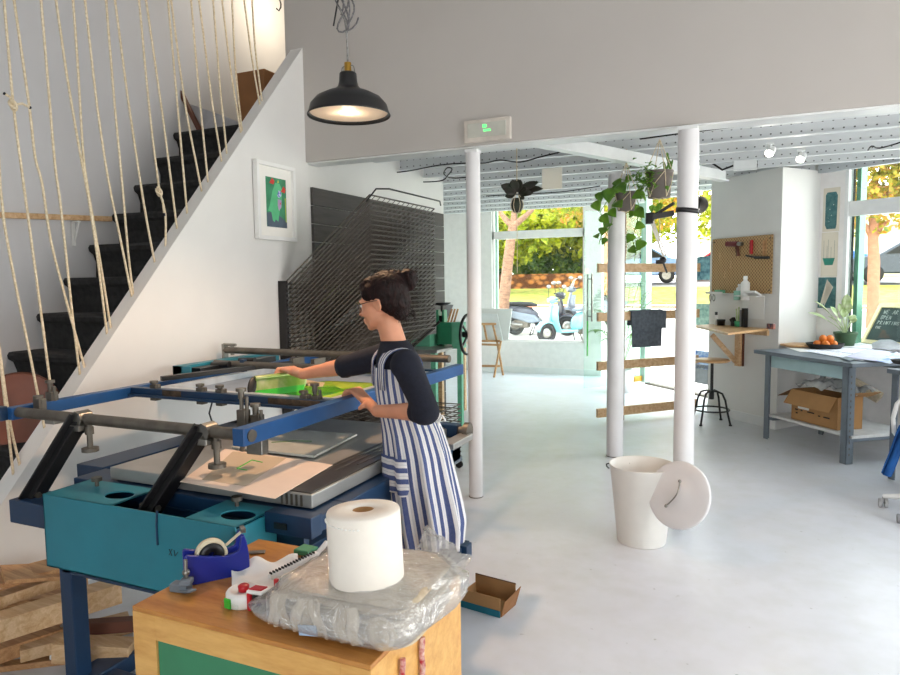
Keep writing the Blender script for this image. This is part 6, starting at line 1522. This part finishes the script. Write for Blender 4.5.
# ================= OFFICE CHAIR WITH TOWEL =================
ch0 = OZ(925,500,0); ch0 = V((1.08,5.14,0)); cs = OZ(883,507,0)
of_ = thing('office_chair', 'white framed swivel chair mostly cut off by the right edge', 'chair', ch0)
for k in range(5):
    a0_ = math.atan2(cs.y-ch0.y, cs.x-ch0.x)+2*pi*k/5; rr_ = (cs-ch0).length; e_ = ch0+V((cos(a0_), sin(a0_), 0))*rr_
    lg_ = obj('base_leg', MB().tube([ch0+V((0,0,.12)), ch0.lerp(e_,.5)+V((0,0,.105)), e_+V((0,0,.075))], [.025,.02,.015], 10), M['white'], of_)
    cst = obj('caster', MB().cyl(e_+V((-.026,0,.03)), e_+V((-.008,0,.03)), .03, n=20).cyl(e_+V((.008,0,.03)), e_+V((.026,0,.03)), .03, n=20).cyl(e_+V((0,0,.03)), e_+V((0,0,.075)), .008), mat('grey_caster', (176,176,176), .4) if k == 0 else M['grey'], lg_)
obj('gas_column', MB().cyl(ch0+V((0,0,.1)), ch0+V((0,0,.42)), .025), M['white'], of_)
obj('seat', MB().box(ch0+V((-.14,-.2,.42)), ch0+V((.26,.24,.48))), M['whitefab'], of_, bevel=.03)
hpA = AD(893,408,5.0); pth = [AD(905,396,5.0), AD(897,404,5.0), AD(893,418,5.0), AD(894,432,5.0), AD(900,440,5.0), AD(912,444,5.0)]
obj('armrest_loop', MB().tube(pth, .016, 10), M['white'], of_)
obj('arm_post', MB().tube([pth[-1], ch0+V((.02,.0,.46))], .014, 8), M['white'], of_)
obj('back', MB().box(ch0+V((.22,-.2,.55)), ch0+V((.26,.24,1.0))), M['whitefab'], of_, bevel=.02)
def twl(u, v): p = AD(899-18*v-0*u+11*u-2*v*u, 425+v*48+u*4, 4.95+.02*sin(u*8)); p += V((0,0,.006*sin(v*9+u*4))); return p
tag(obj('blue_cloth', MB().grid(twl, 12, 16, .01), M['bluefab']), 'deep blue cloth hanging from the white chair arm', 'cloth')
# ================= OUTDOORS =================
GZ = [(0,-.03),(13,-.03),(21,.78),(28,1.27),(33,1.5),(100,1.7)]
def gz(y):
    for (a, b), (c, d) in zip(GZ, GZ[1:]):
        if y <= c: return b+(d-b)*(y-a)/(c-a)
    return 1.7
def ground(name, y0, y1, x0, x1, mm, lift=0, kind='structure'):
    mb = MB().grid(lambda u, v: V((x0+(x1-x0)*u, y0+(y1-y0)*v, gz(y0+(y1-y0)*v)+lift)), 2, 24, 0)
    o = obj(name, mb, mm); o['kind'] = kind; return o
def far(x): return 1
pav = MB(); pav.add([(-14,6,-.1),(14,6,-.1),(14,13,-.1),(-14,13,-.1)], [(0,1,2,3)])
pvm = mat('pale_paving', (196,190,182), .9, var=.05, scale=3)
ground('pavement', 7.5, 20.4, -22, 22, pvm, -.06)
ground('kerb', 20.4, 21.0, -24, 24, mat('red_kerb', (176,112,88), .9), -.02)
grs = NT('grass'); g1 = grs.node('ShaderNodeTexNoise', Scale=4.0, Detail=8.0); grs.l(grs.tc.outputs['Object'], g1.inputs['Vector'])
M['grass'] = grs.set(grs.ramp(g1.outputs[0], [(.35, lin((120,140,40))),(.55, lin((170,170,70))),(.7, lin((190,150,80)))]), .95)
ground('grass_verge', 21.0, 27.6, -26, 26, M['grass'], .0)
ground('road', 27.6, 33.0, -30, 30, mat('asphalt', (150,146,142), .95), -.02)
ground('far_lawn', 33.0, 60.0, -60, 60, M['grass'], .0)
# stone wall and hedge beyond the road (left)
sw2 = NT('orange_stone'); vv = sw2.node('ShaderNodeTexVoronoi', Scale=3.2); sw2.l(sw2.map((1,1,1.6)), vv.inputs['Vector'])
orange = sw2.set(sw2.mix(sw2.ramp(vv.outputs['Distance'], [(.3,(0,0,0,1)),(.6,(1,1,1,1))]), lin((196,128,70)), lin((96,52,24))), .95)
s0, s1 = OY(480,288,27.4), OY(600,286,27.4)
tag(obj('stone_wall', MB().box((-16.5,27.2,gz(27.2)-.1),(-5.0,27.6,gz(27.2)+.60)), orange), 'low orange stone wall running across the view beyond the grass verge', 'wall')
def leafmat(name, c1, c2, c3):
    n = NT(name); nz = n.node('ShaderNodeTexNoise', Scale=1.3, Detail=3.0); n.l(n.tc.outputs['Object'], nz.inputs['Vector'])
    n2 = n.node('ShaderNodeTexNoise', Scale=9.0, Detail=2.0); n.l(n.tc.outputs['Object'], n2.inputs['Vector'])
    f = n.math('ADD', n.math('MULTIPLY', nz.outputs[0], .5), n.math('MULTIPLY', n2.outputs[0], .5))
    col = n.ramp(f, [(.38, lin(c1)),(.5, lin(c2)),(.62, lin(c3))]); n.set(col, .6)
    tl_ = n.node('ShaderNodeBsdfTranslucent'); mx = n.node('ShaderNodeMixShader'); mx.inputs[0].default_value = .4
    n.l(col, tl_.inputs[0]); n.l(n.p.outputs[0], mx.inputs[1]); n.l(tl_.outputs[0], mx.inputs[2]); n.l(mx.outputs[0], n.out.inputs[0]); return n.m
LY = leafmat('yellow_green_leaves', (86,110,14), (150,160,24), (196,196,50))
LO = leafmat('autumn_leaves', (92,112,40), (160,150,44), (206,130,60))
LG = leafmat('hedge_leaves', (40,78,20), (76,112,30), (130,150,40))
BK = mat('pale_bark', (142,108,84), .95, c2=(104,76,58), scale=8, stretch=(1,1,3), bump=.3)
def leaves(blobs, n_, size, seed):
    rnd = random.Random(seed); mb = MB(); tot = sum(b[1].x*b[1].y*b[1].z for b in blobs)
    vs_ = []; fs = []
    for c, r in blobs:
        k = int(n_*(r.x*r.y*r.z)/tot)
        for _ in range(k):
            a_ = rnd.uniform(0,2*pi); z_ = rnd.uniform(-1,1); rr = rnd.uniform(.35,1)**.6; q = sqrt(1-z_*z_)
            p = c+V((r.x*q*cos(a_)*rr, r.y*q*sin(a_)*rr, r.z*z_*rr)); s_ = size*rnd.uniform(.6,1.4)
            d1 = V((rnd.uniform(-1,1), rnd.uniform(-1,1), rnd.uniform(-1,1))).normalized(); d2 = d1.cross(V((rnd.uniform(-1,1), rnd.uniform(-1,1), 1))).normalized()
            o = len(vs_); vs_ += [p-d1*s_, p-d2*s_*.5, p+d1*s_, p+d2*s_*.5]; fs.append((o,o+1,o+2,o+3))
    return mb.add(vs_, fs)
def tree(lab, base, trunk, r, branches, blobs, n_, size, lm_, seed, group=None, bark=None):
    t = thing('tree', lab, 'tree', base, group=group)
    N_ = len(trunk); tb_ = MB().tube(trunk, [r*(1-.35*i/(N_-1)) for i in range(N_)], 12)
    obj('trunk', tb_, bark or BK, t)
    for br in branches: obj('branch', MB().tube(br, [r*.55*(1-.6*i/(len(br)-1)) for i in range(len(br))], 8), bark or BK, t)
    o = obj('crown', leaves(blobs, n_, size, seed), lm_, t); return t
# tree in front of window 1
Yt = 15.5
tp_ = [OY(x, y, Yt) for x, y in ((500,352),(502,335),(504,300),(508,262),(511,238),(513,226))]; tp_[0].z = gz(Yt)-.05
brs = [[tp_[-1], OY(522,219,Yt), OY(531,211,Yt), OY(545,195,Yt+.3)], [tp_[-1], OY(506,220,Yt), OY(500,212,Yt), OY(490,196,Yt)], [tp_[-1], OY(514,214,Yt), OY(516,196,Yt), OY(520,170,Yt)]]
bl_ = [(V((-5.6,17,4.3)),V((2.6,1.6,1.3))),(V((-3.6,17.5,4.6)),V((2.4,1.5,1.4))),(V((-7.6,17.5,4.2)),V((2.0,1.5,1.2)))]
tree('pale-barked forked tree standing just outside the left window', V((tp_[0].x,Yt,gz(Yt))), tp_, .16, brs, bl_, 5200, .11, LY, 11)
tree('yellow-green leafy tree beyond the verge behind the left window', V((-9.5,25,gz(25))), [V((-9.5,25,gz(25))),V((-9.4,25,3)),V((-9.3,25,4.2))], .18, [], [(V((-9.4,25,4.3)),V((3.4,2,2.3)))], 5200, .20, LY, 12)
tree('broad yellow-green tree standing past the road, right of the forked tree', V((-6.4,28.8,gz(29))), [V((-6.4,28.8,gz(29))),V((-6.3,28.8,4))], .2, [], [(V((-6.2,28.8,4.6)),V((3.4,2,2.4)))], 5200, .21, LY, 13)
tree('tall greener tree furthest behind the left window', V((-12.5,36,gz(36))), [V((-12.5,36,gz(36))),V((-12.4,36,5))], .25, [], [(V((-12.4,36,6.2)),V((5,3,3.6)))], 5200, .34, LG, 14)
# hedge bushes over the stone wall
for i, (x, sx, h_) in enumerate(((-14.2,1.8,1.5),(-12.0,1.7,1.3),(-9.9,1.8,1.6),(-7.8,1.7,1.4))):
    c_ = V((x,29.0,gz(29)+h_*.55)); t = thing('bush', ['leftmost rounded green bush behind the orange stone wall','second green bush from the left behind the orange stone wall','third and tallest green bush behind the orange stone wall','rightmost green bush behind the orange stone wall'][i], 'bush', (x,29.0,gz(29)), group='bushes behind the stone wall')
    obj('foliage', leaves([(c_, V((sx,1.0,h_*.75)))], 2600, .17, 30+i), LG if i != 1 else LY, t)
    obj('stem', MB().cyl((x,29.0,gz(29)), (x,29.0,gz(29)+h_*.5), .06), BK, t)
# trees seen through the entrance and the right window
tree('orange-trunked young tree seen between the two right columns', V((-4.1,21,gz(21))), [V((-4.15,21,gz(21)-.05)),V((-4.13,21,2.2)),V((-4.1,21,3.6))], .11, [], [(V((-3.6,21.2,4.0)),V((2.4,1.4,1.1)))], 2600, .10, LO, 15, bark=mat('orange_bark', (206,140,90), .95))
Yr = 17.8
tr_ = [OY(x, y, Yr) for x, y in ((874,282),(874,262),(873,240),(874,222),(875,210))]; tr_[0].z = gz(Yr)-.1
tr_ = [V((OY(874,283,Yr).x,Yr,gz(Yr)-.1))]+tr_[1:]
brs = [[tr_[-1], OY(866,200,Yr), OY(856,190,Yr), OY(846,178,Yr)], [tr_[-1], OY(880,200,Yr), OY(892,190,Yr), OY(905,180,Yr)], [tr_[-1], OY(874,196,Yr), OY(878,178,Yr)], [tr_[-3], OY(866,226,Yr), OY(858,218,Yr)], [tr_[-3], OY(882,226,Yr), OY(890,220,Yr)]]
c0 = OY(874,200,Yr)
bl_ = [(V((c0.x-.6,Yr,c0.z+.5)),V((1.7,1.2,.9))),(V((c0.x+1.2,Yr+.2,c0.z+.7)),V((1.6,1.2,1.0))),(V((c0.x,Yr,c0.z+1.4)),V((2.4,1.3,.9))),(V((c0.x-.8,Yr,c0.z-.25)),V((.9,.7,.42))),(V((c0.x+.9,Yr,c0.z-.3)),V((.9,.7,.45))),(V((c0.x-.2,Yr-.2,c0.z-.55)),V((.6,.5,.25)))]
tree('autumn-tinged tree with a slim trunk centred in the right window', V((tr_[0].x,Yr,gz(Yr))), tr_, .13, brs, bl_, 7600, .085, LO, 16, bark=mat('brown_bark', (164,116,88), .95))
for i, (x, y, lab) in enumerate(((-2.2,25,'yellow-green tree seen high between the thick column and the pegboard wall'),(1.0,27,'leafy tree hidden mostly by the pegboard wall'),(8.5,26,'leafy tree beyond the right edge of the right window'))):
    tree(lab, V((x,y,gz(y))), [V((x,y,gz(y))),V((x,y,4))], .16, [], [(V((x,y,4.6)),V((2.6,1.6,1.9)))], 2600, .13, LO if i else LY, 20+i)
# ---- far building behind the road
fbm = mat('beige_render', (214,196,170), .9, var=.02)
fb2 = thing('far_building', 'low beige building far behind the trees on the right', 'building', (6,44,1.2))
obj('wall', MB().box((-3,44,1.0),(26,50,6.2)), fbm, fb2); obj('roof', MB().box((-3.3,43.7,6.2),(26.3,50.3,6.45)), M['terracotta'], fb2)
for k in range(7): obj('window', MB().box((-1+3.8*k,43.95,2.6),(.2+3.8*k,44.0,4.4)), M['grey'], fb2)
# ---- parked cars
def car(name, lab, cx, cy, col, L=4.3):
    t = thing(name, lab, 'car', (cx, cy, gz(cy))); z = gz(cy); bm_ = mat('car_paint_'+name+str(int(cx*10)), col, .25, .3)
    sil = [(-2.1,.35),(-2.15,.7),(-1.9,.92),(-1.2,1.0),(-.55,1.42),(.75,1.46),(1.45,1.05),(2.05,.95),(2.15,.6),(2.1,.32)]
    sil = [(a*L/4.3, b) for a, b in sil]
    obj('body', MB().prism([V((cx+a, cy-.85, z+b)) for a, b in sil], (0,1.7,0)), bm_, t, bevel=.05)
    win = [(-1.0,1.02),(-.48,1.36),(.70,1.40),(1.3,1.06)]
    obj('side_window', MB().prism([V((cx+a*L/4.3, cy-.88, z+b)) for a, b in win], (0,.03,0)), M['blackmatte'], t)
    for a in (-1.35, 1.35):
        wh_ = obj('wheel', MB().lathe([(.001,-.1),(.2,-.1),(.32,-.09),(.33,0),(.32,.09),(.001,.1)], (cx+a*L/4.3, cy-.80, z+.33), 24, (0,1,0)), M['blackmatte'], t)
        obj('hub_cap', MB().cyl((cx+a*L/4.3, cy-.92, z+.33),(cx+a*L/4.3, cy-.90, z+.33), .18, n=20), M['steel'], wh_)
    return t
c_ = OY(905,262,28.5); car('car','dark grey car parked behind the tree in the right window', c_.x+.3, 28.6, (62,68,76))
c_ = OY(846,262,29); car('car','blue car at the left side of the right window', c_.x-1.0, 30.4, (70,120,190))
c_ = OY(655,262,30); car('car','blue-grey car seen between the slat rack and the thick column', c_.x-.8, 30.2, (120,150,190))
c_ = OY(672,262,30); car('car','red car just left of the thick column', c_.x+2.3, 32.2, (190,50,60))
# ---- scooters outside the left window
def scooter(name, lab, p, ang, body, seat, modern=False):
    t = thing(name, lab, 'scooter', p, ang); S_ = lambda *a: V(a)
    bm_ = mat(name+'_paint', body, .25, var=.02); dk = M['blackmatte']
    for x in (-.62, .66):
        w_ = obj('wheel', MB().lathe([(.13,-.045),(.20,-.05),(.235,-.03),(.24,0),(.235,.03),(.20,.05),(.13,.045)], (x,0,.24), 32, (0,1,0), closed=True), dk, t, local=True)
        obj('rim', MB().lathe([(.001,-.03),(.05,-.045),(.13,-.03),(.14,0),(.13,.03),(.05,.045),(.001,.03)], (x,0,.24), 24, (0,1,0)), M['steel'], w_, local=True)
    # rear body
    mb = MB(); mb.loft([[V((x,w*cos(a),z+h*sin(a))) for a in [2*pi*i/20 for i in range(20)]] for x, w, z, h in ((-.98,.03,.62,.04),(-.92,.10,.60,.12),(-.72,.17,.55,.19),(-.45,.19,.52,.21),(-.20,.16,.48,.20),(-.06,.10,.42,.14),(-.02,.04,.38,.06))]); obj('rear_body', mb, bm_, t, local=True)
    mb = MB(); mb.loft([[V((x,w*cos(a),z+h*sin(a))) for a in [2*pi*i/16 for i in range(16)]] for x, w, z, h in ((-.90,.05,.76,.03),(-.82,.12,.77,.05),(-.5,.15,.77,.06),(-.2,.13,.76,.055),(-.08,.08,.74,.03))]); obj('seat', mb, M[seat], t, local=True)
    mb = MB().box((-.10,-.15,.24),(.38,.15,.30)); obj('footboard', mb, bm_ if not modern else dk, t, local=True, bevel=.02)
    mb = MB(); mb.grid(lambda u, v: V((.36+.16*v*(1-v)*2+.10*(v)+.06*cos((u-.5)*pi), (u-.5)*(.42-.14*abs(v-.55)), .26+.58*v)), 12, 12, .02); obj('leg_shield', mb, bm_, t, local=True)
    obj('front_fender', MB().loft([[V((.66+r_*cos(a), y, .24+r_*sin(a))) for a in [pi*(.05+.8*i/12) for i in range(13)]]+[V((.66+(r_-.02)*cos(a), y, .24+(r_-.02)*sin(a))) for a in [pi*(.85-.8*i/12) for i in range(13)]] for y, r_ in ((-.075,.25),(-.04,.29),(0,.30),(.04,.29),(.075,.25))]), bm_, t, local=True)
    obj('steering_column', MB().bar(V((.66,0,.28)), V((.50,0,.94)), .06,.05), bm_, t, local=True)
    obj('headset', MB().ball((.50,0,.98), (.10,.13,.075), 10), bm_, t, local=True)
    obj('headlight', MB().cyl((.57,0,.98),(.62,0,.975), .06, n=20), M['steel'], t, local=True)
    obj('handlebar', MB().tube([(.42,-.33,1.02),(.47,-.15,1.0),(.48,0,1.0),(.47,.15,1.0),(.42,.33,1.02)], .016, 8), dk, t, local=True)
    for s_ in (-1,1):
        mo = obj('mirror', MB().ball((.40,.30*s_,1.27), (.02,.065,.045), 8), M['steel'], t, local=True)
        obj('mirror_stalk', MB().tube([(.44,.25*s_,1.02),(.42,.28*s_,1.15),(.40,.30*s_,1.24)], .006, 6), dk, mo, local=True)
    obj('exhaust', MB().cyl((-.95,-.17,.30),(-.40,-.15,.26), .05, .035, n=14), M['steel'], t, local=True)
    obj('engine', MB().box((-.62,-.12,.18),(-.25,.12,.40)), M['dullsteel'], t, local=True, bevel=.03)
    if modern:
        obj('side_fairing', MB().prism([V((-1.0,-.21,.66)),V((-.1,-.21,.50)),V((.05,-.21,.34)),V((-.2,-.21,.30)),V((-.75,-.21,.46))], (0,.42,0)), M['greysteel'], t, local=True, bevel=.03)
        obj('windscreen', MB().grid(lambda u, v: V((.56-.14*v-.05*abs(u-.5), (u-.5)*.34*(1-.3*v), 1.02+.25*v)), 8, 6, .004), M['glass'], t, local=True)
    obj('stand', MB().tube([(-.15,-.12,.22),(-.22,-.16,.02),(-.22,.16,.02),(-.15,.12,.22)], .012, 6), dk, t, local=True)
    return t
def gp2(px, Y): p = OY(px, 335, Y); return V((p.x, Y, gz(Y)-.06))
ka = math.atan2(-CR.y, -CR.x)
scooter('scooter', 'mint blue retro scooter parked outside the left window', gp2(571,15.2), ka+.45, (118,178,184), 'greysteel')
scooter('motor_scooter', 'dark grey sport scooter parked behind the mint blue one', gp2(540,16.0), ka+pi-.35, (58,58,66), 'blackmatte', True)
scooter('silver_scooter', 'silver scooter at the right edge of the left window', gp2(590,17.2), ka+.2, (110,116,126), 'blackmatte', True)
# ================= LIGHT =================
sc = bpy.context.scene
w = bpy.data.worlds.new('sky'); sc.world = w; w.use_nodes = True; nt = w.node_tree
bg = nt.nodes['Background']; tc = nt.nodes.new('ShaderNodeTexCoord'); sp = nt.nodes.new('ShaderNodeSeparateXYZ'); rp = nt.nodes.new('ShaderNodeValToRGB')
nt.links.new(tc.outputs['Generated'], sp.inputs[0]); nt.links.new(sp.outputs[2], rp.inputs[0]); nt.links.new(rp.outputs[0], bg.inputs[0])
e = rp.color_ramp.elements; e[0].position = 0; e[0].color = (1,.98,.93,1); e[1].position = .5; e[1].color = (.84,.92,1,1)
bg.inputs[1].default_value = 8.5
def sun(d, s, c, ang=1.5):
    l = bpy.data.lights.new('sun', 'SUN'); l.energy = s; l.color = c; l.angle = radians(ang); o = bpy.data.objects.new('sun', l); COL.objects.link(o)
    o.rotation_euler = V(d).to_track_quat('Z','Y').to_euler()
sun((-.45,.12,.8), 4.5, (1,.93,.8))
def area(loc, d, sx, sy, p, c=(1,1,1), portal=False):
    l = bpy.data.lights.new('daylight', 'AREA'); l.shape = 'RECTANGLE'; l.size = sx; l.size_y = sy; l.energy = p; l.color = c
    o = bpy.data.objects.new('daylight', l); COL.objects.link(o); o.location = loc; o.rotation_euler = V(d).to_track_quat('-Z','Z').to_euler()
    l.cycles.is_portal = portal
area((.95,-2.62,1.72), (0,1,0), 2.9, 1.45, 1, portal=True)
area((3.22,2.7,1.3), (-1,0,0), 3.0, 2.0, 1, portal=True)
area((-3.27,10.89,1.66), (0,-1,0), 1.6, 2.3, 1, portal=True)
pc = dg(1.2,1.36,.09); area(pc, -DN, 4.2, 2.72, 1, portal=True)
pc = wg(1.6,1.77,-.12); area(pc, WN, 2.8, 1.9, 1, portal=True)
pl3 = bpy.data.lights.new('landing_lamp', 'POINT'); pl3.energy = 14; pl3.color = (1,.84,.62); pl3.shadow_soft_size = .12; o3_ = bpy.data.objects.new('landing_lamp', pl3); COL.objects.link(o3_); o3_.location = (-3.7,5.1,4.0)
vs = sc.view_settings; vs.view_transform = 'Standard'; vs.look = 'None'; vs.gamma = 1; vs.use_curve_mapping = False; vs.exposure = 0.0
